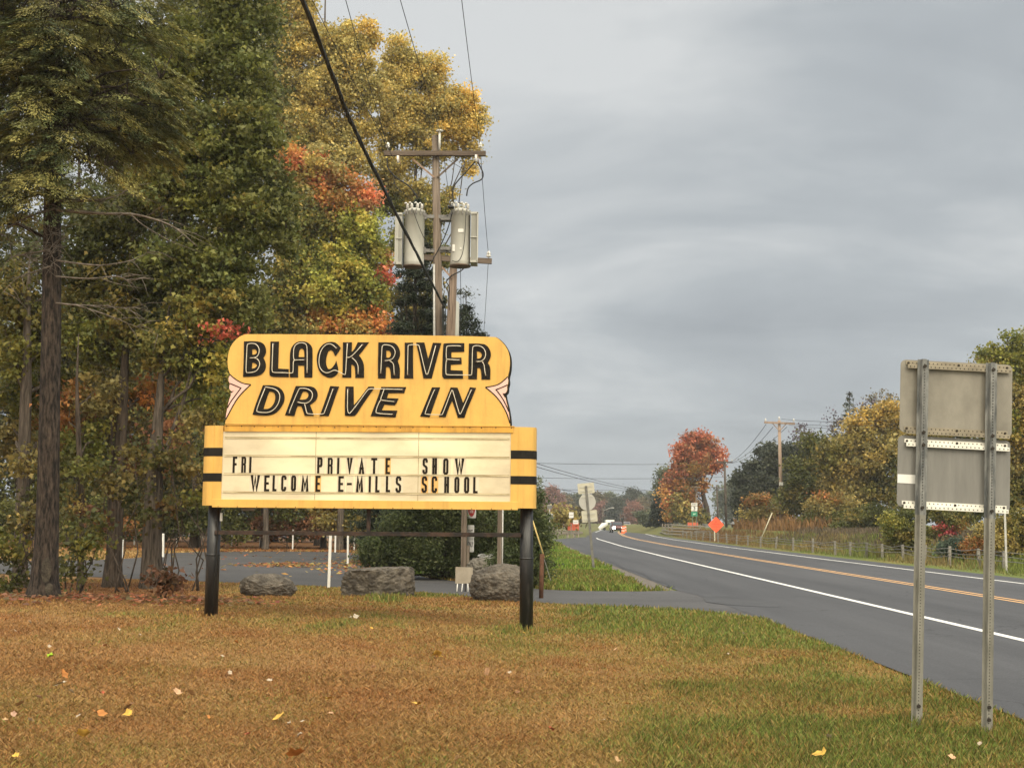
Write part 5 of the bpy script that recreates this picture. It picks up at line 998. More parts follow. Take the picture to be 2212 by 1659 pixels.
# far tree line at the end of the road: one of each kind, then copies
FARG = 'far tree line at the end of the road'
protos = []
for key, lab in (('farolive', 'a'), ('fardark', 'b'), ('farrust', 'c'), ('fargreen', 'd')):
    Y = 440; cx = 1106
    root = tree('far_tree', lab, 'tree', Y, 0.0, 1.0, [(cx, 1078, 26, 16, key), (cx - 14, 1092, 22, 20, key), (cx + 15, 1094, 22, 20, key), (cx, 1112, 34, 22, key), (cx + 4, 1068, 14, 10, key)], FARG, bark_brown, twig=.2, tr=.06, cr=1.5, lpc=60, ls=.55, dens=8, shell=.4, depth=.9)
    protos.append(root)
sp = [(1165, 0, 1.0, 430), (1190, 2, 1.05, 420), (1212, 0, .95, 445), (1232, 1, .9, 450), (1250, 3, .95, 455), (1292, 0, 1.0, 450), (1318, 3, 1.02, 470), (1342, 0, .92, 480), (1362, 1, 1.12, 465), (1384, 1, 1.0, 470), (1404, 3, 1.0, 450), (1424, 1, 1.05, 440), (1275, 2, .8, 460), (1305, 2, .7, 440), (1352, 2, .72, 440), (1330, 1, .8, 430), (1392, 0, .78, 410), (1372, 2, .66, 400), (1140, 1, 1.1, 430), (1120, 0, 1, 450), (1450, 0, 1.1, 450), (1480, 1, 1.1, 450), (1590, 3, 1.3, 400), (1620, 1, 1.2, 420), (1650, 0, 1.2, 420)]
seen = {}
where = {0: 'one of the olive brown crowns in the far tree line beyond the road', 1: 'one of the dark green crowns in the far tree line beyond the road', 2: 'one of the low russet crowns in the far tree line beyond the road', 3: 'one of the soft pale green crowns in the far tree line beyond the road'}
for i, (vx, k, s, Y) in enumerate(sp):
    x_ = X(vx, Y); loc = (x_, Y, 0)
    if k not in seen: seen[k] = 1; r = protos[k]; r.location = loc; r['label'] = where[k]; r.scale = (s, s, s); r.rotation_euler = (0, 0, i)
    else: dup(protos[k], loc, i * 1.7, s, where[k])
for i, (vx, key, lab) in enumerate(((1200, 'farrust', 'russet shrub row behind the left guide rail, farther from the post'), (1236, 'farolive', 'olive shrub row behind the left guide rail, beside the round sign'), (1215, 'golive', 'yellowish bush left of the orange barrier'), (1400, 'fargreen', 'green bush on the far roadside before the yellow diamond sign'))):
    Y = (170, 180, 135, 250)[i]; bush('far_shrub', lab, Y, X(vx, Y), [(vx - 10, 1112 + 6 * (i == 3), 16, 16, key), (vx + 10, 1108 + 8 * (i == 3), 18, 18, key), (vx, 1122, 26, 14, key)], group='shrubs far along the road', **dict(shr, cr=.9, ls=.4, lpc=30))

# ------------------------------------------------------------------ boulders
rockm = pm('boulder_rock', (0.048, 0.041, 0.034), (0.165, 0.142, 0.115), 5.5, 0.95, 0.9, (1, 1, 1.3), lo=0.34, hi=0.68, detail=12, bscale=14)
rockl = pm('pale_boulder_rock', (0.11, 0.095, 0.075), (0.21, 0.19, 0.16), 3.0, 0.95, 0.8, lo=0.3, hi=0.7, detail=10, bscale=8)
def boulder(name, label, vbox, Yoff, seed, mat, sq=2.4, dep=.8, slant=0.0, top=0.0, lean=0.0, cuts=6):
    x0, x1, yt, yb = vbox; g = G((x0 + x1) / 2, yb); Y = g.y + Yoff; k = Y / VF; g = Vector((P((x0 + x1) / 2, yb, Y).x, Y, h1(P((x0 + x1) / 2, yb, Y).x, Y)))
    a = (x1 - x0) / 2 * k; zt = P((x0 + x1) / 2, yt, Y).z - g.z; hz = zt * .62; cz = zt - hz
    bm = bmesh.new(); bmesh.ops.create_icosphere(bm, subdivisions=6, radius=1)
    co = np.array([v.co for v in bm.verts]); q = (np.abs(co) ** sq).sum(1, keepdims=True) ** (-1 / sq); co = co * q
    from mathutils import noise as mn
    rg = np.random.default_rng(seed)
    for _ in range(cuts):              # fracture planes
        n_ = unit(rg.normal(size=3) * np.array((1, 1, .8))); d_ = rg.uniform(.66, .92); s_ = co @ n_; co = co - np.maximum(0, s_ - d_ + .04 * np.sin(co[:, 0] * 5 + co[:, 1] * 7))[:, None] * n_ * .93
    def nz(s, o): return np.array([mn.noise(Vector(c) * s + Vector((seed * 3.1 + o, o, seed))) for c in co])
    cr_ = np.array([mn.voronoi(Vector(c) * 2.6 + Vector((seed, 0, 0)))[0] for c in co]); crk = np.clip((cr_[:, 1] - cr_[:, 0]) / .10, 0, 1)
    co = co * (1 + .07 * nz(1.6, 0) + .055 * nz(3.7, 3) + .055 * nz(8, 5) + .045 * nz(17, 9) + .030 * nz(36, 2) - .015 * (1 - crk))[:, None]
    if top: co[:, 2] = np.where(co[:, 2] > top, top + (co[:, 2] - top) * .22 + .02 * nz(5, 1), co[:, 2])
    co[:, 2] /= max(co[:, 2].max(), 1e-6); co[:, 2] += slant * co[:, 0] * (co[:, 2] > 0); co[:, 0] += lean * co[:, 2]
    co[:, 0] /= np.abs(co[:, 0]).max(); P_ = np.stack([co[:, 0] * a, co[:, 1] * a * dep, cz + co[:, 2] * hz], 1)
    for v, p in zip(bm.verts, P_): v.co = p
    me = bpy.data.meshes.new(name); bm.to_mesh(me); bm.free(); me.polygons.foreach_set('use_smooth', [True] * len(me.polygons))
    o = link(name, me, mat); o.location = g; return tag(o, label, 'boulder', 'boulders along the driveway edge')
boulder('boulder', 'low grey rounded boulder on the lawn right of the left sign post', (514, 642, 1237, 1289), .3, 3, rockm, 2.0, .7, -.10, cuts=0)
boulder('boulder', 'wide dark flat topped boulder in the middle under the sign', (736, 898, 1224, 1290), .4, 5, rockm, 3.0, .7, .12, .60, .03, cuts=1)
boulder('boulder', 'rough brown boulder half hidden by the right sign post', (1011, 1152, 1216, 1300), .5, 9, rockm, 2.15, .8, 0, cuts=0)
boulder('boulder', 'pale tan boulder behind the rough brown one', (1003, 1125, 1200, 1268), 2.2, 14, rockl, 2.2, .7, -.12, cuts=1)

# ------------------------------------------------------------------ fallen leaves, one by one
def leaf_mesh(seed):
    rr = random.Random(seed); pts = []
    lob = [(0, .50), (30, .38), (58, .50), (92, .36), (124, .44), (158, .30), (180, .20)]
    half = [(math.sin(R(a)) * r, math.cos(R(a)) * r) for a, r in lob]; out_ = half + [(-x, y) for x, y in half[-2:0:-1]]
    cz = rr.uniform(.4, 1.0); cup = rr.uniform(-.5, .9)
    f = lambda x, y: (x, y * (1 - .1 * cz), cz * (x * x) * 1.2 + cup * y * y + .05 * math.sin(7 * x + seed) + .06)
    b = MB(); vs = [f(x, y) for x, y in out_]; c = f(0, .02); n = len(vs); b.add(vs + [c], [(i, (i + 1) % n, n) for i in range(n)]); b.tube([f(0, -.05), (0, -.30, .05), (.04, -.5, .03)], .012, 4)
    me = bpy.data.meshes.new('fallen_leaf'); me.from_pydata(b.v, [], b.f); me.polygons.foreach_set('use_smooth', [True] * len(me.polygons)); return me
LM = [leaf_mesh(i) for i in range(5)]
lc = {'green': (.30, .46, .02), 'white': (.52, .44, .34), 'pale': (.46, .37, .27), 'peach': (.58, .35, .20), 'pink': (.52, .33, .24), 'tan': (.48, .30, .15), 'orange': (.50, .20, .05), 'yellow': (.62, .38, .07), 'brown': (.22, .11, .05), 'red': (.38, .09, .04)}
LMAT = {k: pm('leaf_' + k, tuple(v * .6 for v in c), tuple(v * .95 for v in c), 2.2, .8, lo=.35, hi=.62) for k, c in lc.items()}
fL, fM, fN = crop(0, 2150, 1.8433), crop(1200, 2100, 1.8433), crop(2400, 2050, 1.7868)
FL = [(fL, 330, 365, 'green', 1.15, 'bright green fallen leaf, the only green one on the brown lawn'), (fL, 390, 560, 'white', 1.5, 'largest whitish curled leaf on the lawn at the left'), (fL, 140, 685, 'tan', 1.1, 'tan folded leaf near the left edge of the lawn'), (fL, 635, 755, 'orange', 1.3, 'wide orange leaf on the lawn, left of the yellow one beside it'), (fL, 835, 750, 'yellow', 1, 'small yellow leaf just right of the wide orange leaf'), (fL, 550, 895, 'yellow', 1.1, 'pale yellow leaf lying lowest at the left of the lawn'), (fL, 850, 710, 'brown', 1.3, 'brown leaf touching the small yellow leaf'), (fL, 1250, 610, 'tan', 1.1, 'tan leaf standing curled beside a peach one'), (fL, 1155, 610, 'peach', 1.1, 'peach coloured leaf left of the curled tan leaf'), (fL, 685, 290, 'peach', .9, 'peach leaf alone on the lawn in front of the left sign post'), (fL, 400, 485, 'orange', 1.3, 'orange leaf just above the largest whitish leaf'), (fL, 1825, 770, 'yellow', 1.25, 'yellow leaf near the middle bottom of the lawn'), (fL, 2150, 655, 'yellow', 1.2, 'yellow pointed leaf in the middle of the lawn'), (fL, 1930, 1025, 'orange', 1.5, 'orange brown curled leaf at the very bottom middle'), (fM, 650, 445, 'yellow', 1.5, 'large yellow double leaf below the middle of the sign'), (fM, 520, 780, 'yellow', 1.3, 'large yellow leaf at the bottom centre of the lawn'), (fM, 980, 555, 'peach', 1.1, 'peach leaf right of the large yellow double leaf'), (fM, 1905, 775, 'orange', .9, 'small orange leaf standing upright at the right of the lawn'), (fN, 930, 1170, 'yellow', 1.4, 'golden leaf at the bottom edge left of the road sign posts'), (fM, 120, 185, 'white', 1.4, 'white crumpled scrap lying on the grass below the middle boulder')]
small = [(fL, 85, 760, 'pink'), (fL, 30, 795, 'tan'), (fL, 115, 365, 'peach'), (fL, 545, 640, 'tan'), (fL, 1355, 765, 'orange'), (fL, 2165, 745, 'peach'), (fL, 100, 190, 'pale'), (fL, 185, 135, 'pale'), (fL, 775, 180, 'pale'), (fL, 325, 295, 'pale'), (fL, 960, 385, 'yellow'), (fL, 1545, 265, 'orange'), (fL, 1455, 360, 'pale'), (fL, 1505, 470, 'pale'), (fL, 1960, 885, 'pale'), (fL, 1890, 820, 'pale'), (fL, 1985, 797, 'pale'), (fL, 2095, 225, 'pale'), (fL, 1290, 45, 'yellow'), (fL, 920, 215, 'pale'), (fL, 200, 795, 'pale'), (fL, 250, 640, 'pink'), (fL, 1765, 525, 'pale'), (fL, 1620, 885, 'red'), (fL, 665, 605, 'red'), (fL, 105, 1040, 'yellow'), (fL, 460, 605, 'pale'), (fL, 510, 765, 'pale'), (fL, 1390, 40, 'pale'), (fL, 570, 20, 'tan'),
   (fM, 615, 680, 'orange'), (fM, 235, 525, 'peach'), (fM, 1125, 560, 'pale'), (fM, 1820, 400, 'peach'), (fM, 1395, 935, 'red'), (fM, 1735, 880, 'pale'), (fM, 1270, 275, 'yellow'), (fM, 1220, 295, 'yellow'), (fM, 220, 260, 'yellow'), (fM, 85, 190, 'pale'), (fM, 320, 470, 'tan'), (fM, 1175, 690, 'brown'), (fM, 2115, 655, 'pale'), (fM, 790, 1135, 'tan'), (fM, 30, 410, 'pale'), (fM, 1830, 1150, 'tan'), (fN, 1755, 1185, 'peach'), (fN, 970, 1050, 'pale'), (fN, 1940, 1100, 'pale'), (fN, 330, 510, 'pale'), (fN, 430, 378, 'pale')]
def put_leaf(cr_, x, y, key, s, lab, grp, i):
    g = G(*cr_(x, y)); me = LM[i % 5].copy(); me.materials.append(LMAT[key]); o = bpy.data.objects.new('fallen_leaf', me); COL.objects.link(o)
    s *= .088; o.location = (g.x, g.y, g.z + .042); o.scale = (s * 1.15 * RNG.uniform(.75, 1.1), s * 1.15, s * RNG.uniform(.8, 2.2)); o.rotation_euler = (RNG.normal() * .4 + .25, RNG.normal() * .4, RNG.uniform(0, 6.28)); tag(o, lab, 'leaf', grp)
for i, (cr_, x, y, key, s, lab) in enumerate(FL): put_leaf(cr_, x, y, key, s, lab, 'fallen leaves on the lawn', i)
for i, (cr_, x, y, key) in enumerate(small):
    put_leaf(cr_, x, y, key, .62, {'pale': 'small pale dry leaf or leaf scrap on the brown lawn', 'pink': 'small pinkish dry leaf on the brown lawn', 'tan': 'small tan dry leaf on the brown lawn', 'peach': 'small peach coloured dry leaf on the brown lawn', 'yellow': 'small yellow leaf on the lawn', 'orange': 'small orange leaf on the brown lawn', 'red': 'small red leaf sunk in the brown lawn', 'brown': 'small dark brown leaf in the middle of the lawn'}[key], 'small fallen leaves on the lawn: ' + key, i)

# ------------------------------------------------------------------ utility poles beside the driveway
polew = pm('pole_wood', (0.060, 0.044, 0.032), (0.235, 0.185, 0.145), 13, 0.9, 0.7, (1, 1, .05), lo=.32, hi=.70, bscale=24, detail=8)
armw = pm('crossarm_wood', (0.060, 0.044, 0.034), (0.15, 0.115, 0.09), 6, 0.9, 0.4, (.15, 1, 1), lo=.3, hi=.7)
bracew = pm('brace_wood', (0.22, 0.14, 0.095), (0.34, 0.24, 0.18), 6, .85)
tank = pm('transformer_paint', (0.36, 0.35, 0.315), (0.44, 0.43, 0.385), 2.5, .5, .05, (1, 1, .4), lo=.3, hi=.7)
tankd = pm('transformer_base', (0.09, 0.06, 0.045), (0.16, 0.11, 0.08), 5, .8)
porc = pm('porcelain', (0.55, 0.53, 0.50), (0.68, 0.66, 0.62), 6, .25)
wirem = pm('wire_black', (0.012, 0.012, 0.013), (0.03, 0.03, 0.03), 8, .6)
galv = pm('galvanised', (0.34, 0.33, 0.31), (0.48, 0.47, 0.45), 14, 0.45, 0.1)
hard = pm('pole_hardware', (0.12, 0.115, 0.11), (0.24, 0.23, 0.22), 12, .55)
c2 = crop(1300, 400, 2.0232)
YP = 38.0
pt, pb = P(*c2(500, 168), YP), P(955, 1240, YP)
pb = Vector((pb.x, pb.y, h1(pb.x, pb.y)))
POLE = thing('utility_pole', 'tall wooden utility pole with crossarm and two grey transformers behind the sign', 'utility pole', pb)
r2 = lambda cx, cy, dy=0.0: P(*c2(cx, cy), YP + dy) - pb
MB().tube([Vector((0, 0, -.3)), (pt - pb) * .5, pt - pb], [.185, .145, .105], 18).build('pole', polew, POLE, True)
a0, a1 = r2(132, 295, -.17), r2(862, 297, -.17)
b = MB(); dv = (a1 - a0).normalized(); up = Vector((0, 0, 1)); 
def beam(p, q, w_, h_): 
    bb = MB(); p, q = Vector(p), Vector(q); d = (q - p).normalized(); s = d.cross(Vector((0, 0, 1))); s = s.normalized() if s.length > 1e-3 else Vector((1, 0, 0)); u = s.cross(d)
    vs = [e + s * sx * w_ / 2 + u * sz * h_ / 2 for e in (p, q) for sx, sz in ((-1, -1), (1, -1), (1, 1), (-1, 1))]
    return bb.add(vs, [(0, 3, 2, 1), (4, 5, 6, 7), (0, 1, 5, 4), (1, 2, 6, 5), (2, 3, 7, 6), (3, 0, 4, 7)])
beam(a0, a1, .12, .15).build('crossarm', armw, POLE, bev=.008)
beam(r2(335, 335, -.12), r2(492, 468, -.12), .03, .05).build('brace', bracew, POLE)
beam(r2(660, 335, -.12), r2(512, 468, -.12), .03, .05).build('brace', armw, POLE)
def insulator(p, parent, s=1.0):
    MB().lathe([(.012 * s, -.12 * s), (.012 * s, .0), (.055 * s, .01 * s), (.06 * s, .04 * s), (.035 * s, .06 * s), (.05 * s, .075 * s), (.045 * s, .11 * s), (.02 * s, .15 * s)], 12, p).build('insulator', porc, parent, True)
for cx in (158, 822): insulator(r2(cx, 255, -.17), POLE, 1.1)
b = MB(); b.tube([r2(528, 270, -.14), r2(530, 135, -.14)], .035, 10); b.lathe([(.10, 0), (.11, .03), (.04, .06)], 12, r2(530, 138, -.14)); b.build('pole_top_pin', porc, POLE, True)
for cx, cy in ((228, 332), (790, 325)):        # fuse cutouts under the arm
    p = r2(cx, cy, -.25); f_ = MB().tube([p + Vector((0, 0, .08)), p + Vector((.02, -.05, -.14))], .035, 10).build('fuse_cutout', porc, POLE, True)
    MB().tube([p + Vector((.05, -.12, .06)), p + Vector((.10, -.10, -.22))], .012, 6).build('fuse_tube', bracew, f_, True)
def transformer(x0, x1, y0, y1, rx0, rx1, ry0, ry1, parent, Rl, lab):
    """tank between crop columns x0..x1; radiator between rx0..rx1"""
    ct, cb = Rl((x0 + x1) / 2, y0), Rl((x0 + x1) / 2, y1); rad = (Rl(x1, y0) - Rl(x0, y0)).length / 2; hh = (ct - cb).length
    t = MB().lathe([(rad * .96, 0), (rad * .99, .03), (rad, .10), (rad, .12), (rad * .985, .13), (rad * .985, hh - .12), (rad * 1.04, hh - .11), (rad * 1.04, hh - .04), (rad * .9, hh - .02), (rad * .55, hh + .03), (0.02, hh + .05)], 32, cb).build('transformer', tank, parent, True); t['label'] = lab
    MB().lathe([(rad * 1.06, -.03), (rad * 1.08, .01), (rad * .9, .012)], 28, cb).build('base_ring', tankd, t, True)
    sg = 1 if rx0 > x0 else -1
    q0, q1 = Rl(rx0, ry1), Rl(rx1, ry0); xl, xr = min(q0.x, q1.x), max(q0.x, q1.x); z0, z1 = min(q0.z, q1.z), max(q0.z, q1.z); yc = cb.y
    b = MB(); n = 6
    for k in range(n):
        xk = xl + (xr - xl) * (k + .5) / n; b.box(xk - .011, yc - .30, z0, xk + .011, yc + .30, z1)
    b.box(xl, yc - .33, z0 - .03, xr, yc + .33, z0 + .03); b.box(xl, yc - .33, z1 - .03, xr, yc + .33, z1 + .03)
    xe = xr if sg > 0 else xl; b.box(xe - .02, yc - .33, z0 - .02, xe + .02, yc - .27, z1 + .02); b.box(xl, yc - .335, (z0 + z1) / 2 - .015, xr, yc + .33, (z0 + z1) / 2 + .015)
    if sg < 0: b.box(xl - .012, yc - .31, z0, xl + .085, yc - .27, z1)
    b.build('radiator', tank, t)
    b = MB()
    for k in range(4):
        an = R(20 + 45 * k) + math.pi; xk, yk = rad * .78 * math.cos(R(25 + 43 * k)), -rad * .45 * math.sin(R(25 + 43 * k)); p = Vector((cb.x + xk, cb.y + yk, cb.z + hh + .01))
        b.lathe([(.035, 0), (.04, .03), (.055, .035), (.04, .06), (.055, .07), (.04, .10), (.05, .11), (.03, .15)], 10, p)
        b.tube([p + Vector((0, 0, .14)), p + Vector((-.05, -.04, .18)), p + Vector((-.08, -.07, .15))], .022, 8)
    b.build('bushing', porc, t, True)
    for zf in (.88, .28):
        b = MB(); z = cb.z + hh * zf; xe = cb.x + rad * (-sg); xx = 0 - .02 * sg; b.box(min(xe, xx), cb.y - .05, z - .05, max(xe, xx), cb.y + .05, z + .05); b.box(xe - .05, cb.y - .09, z - .09, xe + .05, cb.y + .09, z + .09); b.build('mounting_bracket', hard, t)
    b = MB()
    for k in range(6):
        an = -math.pi / 2 + (k - 2.5) * .45; b.box(cb.x + rad * 1.03 * math.cos(an) - .015, cb.y + rad * 1.03 * math.sin(an) - .03, cb.z + hh - .2, cb.x + rad * 1.03 * math.cos(an) + .015, cb.y + rad * 1.03 * math.sin(an), cb.z + hh - .04)
    b.build('lid_clamp', hard, t)
    return t, cb, rad, hh
tl = transformer(272, 417, 700, 1106, 216, 268, 745, 1098, POLE, lambda x, y: r2(x, y, -.05), 'left transformer with radiator on its left')
tr_ = transformer(606, 748, 700, 1102, 752, 806, 740, 1084, POLE, lambda x, y: r2(x, y, -.05), 'right transformer with warning labels and radiator on its right')
stick = pm('sticker', (.62, .60, .56), (.72, .70, .66), 9, .5)
for cx, cy, w_, h_ in ((685, 865, .20, .10), (637, 985, .13, .20), (684, 992, .07, .06)):
    p = r2(cx, cy, -.05); dx = p.x - tr_[1].x; yy_ = tr_[1].y - math.sqrt(max(.001, tr_[2] ** 2 - dx * dx)) - .004
    MB().box(p.x - w_ / 2 * .8, yy_ - .004, p.z - h_ / 2, p.x + w_ / 2 * .8, yy_ + .03, p.z + h_ / 2).build('sticker', stick, tr_[0])
b = MB().lathe([(.09, 0), (.10, .05), (.02, .10)], 12, r2(612, 690, -.35)); b.build('lightning_arrester', wirem, tr_[0], True)
MB().box(-.20, -.16, r2(0, 763).z - .05, .20, .16, r2(0, 763).z + .05).build('pole_band', hard, POLE)
MB().box(-.20, -.16, r2(0, 978).z - .05, .20, .16, r2(0, 978).z + .05).build('pole_band', hard, POLE)
q0, q1 = r2(489, 1090, -.16), r2(491, 1590, -.17); MB().tube([q0, q1, Vector((q1.x, q1.y, .5))], .032, 8).build('ground_conduit', galv, POLE, True)
def cable(pts, rad, name, parent, mat=wirem, n=4): MB().tube([Vector(p) for p in catmull([tuple(p) for p in pts], n)], rad, 6).build(name, mat, parent, True)
cable([r2(628, 640, -.2), r2(625, 560, -.2), r2(650, 505, -.2), r2(745, 400, -.2), r2(792, 345, -.2)], .020, 'jumper_cable', POLE)
cable([r2(724, 600, -.2), r2(735, 545, -.2), r2(770, 510, -.2), r2(830, 482, -.2), r2(842, 440, -.2), r2(820, 385, -.2), r2(800, 355, -.2)], .020, 'jumper_cable', POLE)
cable([r2(152, 330, -.2), r2(160, 400, -.2), r2(220, 470, -.2), r2(310, 530, -.2), r2(372, 612, -.2)], .020, 'jumper_cable', POLE)
cable([r2(200, 480, -.2), r2(215, 530, -.2), r2(260, 575, -.2)], .012, 'jumper_cable', POLE)
cable([r2(620, 720, -.4), r2(590, 830, -.3), r2(540, 950, -.25), r2(480, 1060, -.25), r2(445, 1150, -.25), r2(430, 1215, -.25)], .016, 'secondary_cable', POLE)
cable([r2(335, 690, -.4), r2(370, 790, -.45), r2(412, 890, -.4), r2(470, 990, -.25)], .010, 'secondary_cable', POLE)
cable([r2(430, 1215, -.2), r2(450, 1200, -.2), r2(475, 1185, -.2), r2(470, 1215, -.2), r2(440, 1240, -.2)], .014, 'secondary_cable', POLE)
cable([r2(718, 720, -.4), r2(712, 870, -.42), r2(695, 1010, -.4), r2(660, 1070, -.4), r2(620, 1065, -.4)], .010, 'secondary_cable', POLE)
for k, xx in enumerate((552, 562, 575)):
    cable([r2(xx - 4, 1390, -.2), r2(xx - 4, 1480, -.2), r2(xx - 2, 1590, -.2), (r2(xx, 1590, -.2).x, -.15, 1.0)], .014, 'riser_cable', POLE)
cable([r2(555, 1180), r2(560, 1240), r2(590, 1290), r2(600, 1420)], .012, 'riser_cable', POLE)
# second pole behind it
Y2 = 46.0
s2 = lambda cx, cy, dy=0.0: P(*c2(cx, cy), Y2 + dy)
f2 = P(958, 1220, Y2); f2 = Vector((f2.x, Y2, h1(f2.x, Y2)))
POLE2 = thing('utility_pole', 'second wooden utility pole with lower tilted crossarm, half hidden behind the first', 'utility pole', f2)
t2 = s2(634, 1000); MB().tube([Vector((0, 0, -.3)), s2(609, 1590) - f2, t2 - f2], [.20, .165, .13], 16).build('pole', pm('pole_wood_pale', (0.09, 0.062, 0.046), (0.28, 0.21, 0.16), 13, .9, .6, (1, 1, .05)), POLE2, True)
beam(s2(420, 1042, -.2) - f2, s2(905, 1070, -.2) - f2, .13, .19).build('crossarm', armw, POLE2)
insulator(s2(882, 1040, -.2) - f2, POLE2, 1.5)
beam(s2(545, 1110, -.15) - f2, s2(620, 1190, -.15) - f2, .04, .06).build('brace', bracew, POLE2)
r_ = (s2(670, 1360) - s2(586, 1360)).length / 2; cb = s2(627, 1590, .4) - f2
MB().lathe([(r_, -.3), (r_, .0), (r_, (s2(0, 1365) - s2(0, 1590)).z), (r_ * .5, (s2(0, 1350) - s2(0, 1590)).z)], 24, cb).build('transformer', tank, POLE2, True)
cable([s2(580, 1210, -.2) - f2, s2(620, 1170, -.2) - f2, s2(680, 1140, -.2) - f2, s2(712, 1110, -.2) - f2], .022, 'jumper_cable', POLE2)
cable([s2(585, 1195, -.2) - f2, s2(580, 1220, -.2) - f2, s2(600, 1260, -.2) - f2, s2(595, 1340, -.2) - f2], .018, 'jumper_cable', POLE2)

def wire(name, label, pts, rad, sag=0.0, group=None, mat=None):
    """overhead line through world points with a little sag between them"""
    q = []
    for i in range(len(pts) - 1):
        a, c = Vector(pts[i]), Vector(pts[i + 1])
        for k in range(10): t = k / 10; q.append(a.lerp(c, t) - Vector((0, 0, sag * 4 * t * (1 - t))))
    q.append(Vector(pts[-1])); o = MB().tube(q, rad, 6).build(name, mat or wirem, None, True); return tag(o, label, 'wire', group)
LG = 'overhead lines running over the sign to the pole'
def topwire(vx, X1, Yt, end, Xb): # through the top edge of the view at vx
    p = P(vx, -2, Yt); d = (p - Vector(end)); return [tuple(end), tuple(p), (p.x + d.x * 2.2 + 0, p.y + d.y * 2.2, p.z + .5)]
e1 = r2(822, 248, -.17) + pb; e2 = r2(530, 132, -.14) + pb; e3 = r2(158, 248, -.17) + pb; e4 = r2(200, 330, -.2) + pb; e5 = r2(560, 1392, -.2) + pb
wire('overhead_wire', 'thin overhead wire farthest right, meeting the right end of the crossarm', topwire(997, 0, 26.5, e1, 0), .0085, .05, LG)
wire('overhead_wire', 'thin overhead wire meeting the pin at the pole top', topwire(864, 0, 26.5, e2, 0), .0085, .05, LG)
wire('overhead_wire', 'thin overhead wire meeting the left end of the crossarm', topwire(746, 0, 26.5, e3, 0), .0085, .05, LG)
wire('overhead_wire', 'thin overhead wire running just right of the thick cable', topwire(673, 0, 24.5, e4, 0), .0075, .05, LG)
pm_ = P(652, -2, 14.6); d_ = pm_ - e5
cq = [e5, P(790, 330, 20.3), pm_, Vector((pm_.x - .3, -14, pm_.z + .6))]
cp = [Vector(p) for p in catmull([tuple(p) for p in cq], 24)]
bnd = MB()
for ph, rr_ in ((0, .020), (2.1, .020), (4.2, .014)):
    bnd.tube([p + Vector((math.cos(ph + i * .9) * .016, 0, math.sin(ph + i * .9) * .016)) for i, p in enumerate(cp)], rr_, 6)
tag(bnd.build('overhead_cable', wirem, None, True), 'thick twisted black cable crossing the view down to the utility pole', 'cable', LG)
LG2 = 'lines between the two utility poles and beyond'
i2 = s2(882, 1030, -.2)
wire('overhead_wire', 'wire dropping from the right insulator to the lower crossarm', [e1, i2], .009, .2, LG2)
far_end = Vector((P(1020, 960, 95).x, 95, P(1020, 960, 95).z))
wire('overhead_wire', 'wire running on from the lower crossarm behind the sign', [i2, P(1045, 722, 62), far_end], .010, .1, LG2)
wire('overhead_wire', 'wire from behind the pole top down between the transformers', [r2(562, 325, .2) + pb, s2(600, 590, -.1), s2(640, 1010, -.2)], .009, .1, LG2)
wire('overhead_wire', 'pair of lines dropping right of the second pole', [s2(680, 1110, -.2), s2(684, 1430, 2), P(985, 1000, 80)], .010, .1, LG2)

# ------------------------------------------------------------------ posts, plates and small things behind the sign
wpost = pm('white_post_paint', (.60, .585, .55), (.72, .71, .68), 5, .55, .05)
wp = [(710, 1270, 1152, 5.8, .09, 'tallest white post, on the grass between the left and middle boulders'), (500, 1179.6, 1150, 2.6, .08, 'white post under the sign, just right of the left sign post'), (561.6, 1182, 1150, 2.6, .08, 'second white post right of the left sign post, by the back of the lot'), (632, 1188, 1144, 2.8, .08, 'white post whose top shows over the black beam'), (724, 1193, 1150, 3.0, .08, 'white post directly right of the tallest one, at the back of the lot'), (751.3, 1220, 1152, 3.6, .09, 'white post standing in a drift of leaves beside the willow shrub'), (765, 1189.5, 1145, 2.6, .08, 'white post with a red cap beside the willow shrub'), (950, 1242, 1168, 4.6, .09, 'white post in front of the willow shrub, left of the two sign poles'),
      (290, 1177.5, 1137.5, 3, .08, 'white post between the paired trunks and the vine covered trunk'), (352, 1203, 1152, 4.2, .09, 'white post just right of the vine covered trunk'), (382, 1183, 1156, 2.6, .08, 'short white post at the back of the lot, second right of the vine covered trunk'), (424.6, 1183.5, 1154.5, 2.6, .08, 'short white post just left of the black left sign post'), (263, 1209.6, 1165, 4.2, .09, 'white post half hidden by the paired trunks'), (120.6, 1178, 1150, 3, .08, 'white post glimpsed right of the dark hemlock trunk')]
redcap = pm('red_cap', (.35, .05, .03), (.45, .08, .05), 5, .5)
for vx, vb, vt, wv, wd, lab in wp:
    g = G(vx, vb); hgt = P(vx, vt, g.y).z - g.z; w_ = wv * g.y / VF
    o = MB().box(-w_ / 2, -w_ / 2, -.2, w_ / 2, w_ / 2, hgt).build('white_post', wpost, None, bev=.006); o.location = g; o.rotation_euler = (RNG.normal() * .015, RNG.normal() * .015 + (.015 if vx == 710 else 0), RNG.uniform(-.3, .3)); tag(o, lab, 'post', 'white posts round the parking lot')
    if vx == 765:
        MB().box(-w_ / 2 - .01, -w_ / 2 - .01, hgt - .02, w_ / 2 + .01, w_ / 2 + .01, hgt + .07).build('cap', redcap, o)
plate = pm('white_plate', (.62, .61, .58), (.72, .71, .69), 4, .45)
sblack = pm('sign_black', (.02, .02, .02), (.03, .03, .03), 5, .5); sred = pm('sign_red', (.36, .032, .030), (.43, .045, .04), 4, .45)
sgreen = pm('sign_green', (.03, .20, .12), (.04, .24, .15), 4, .45)
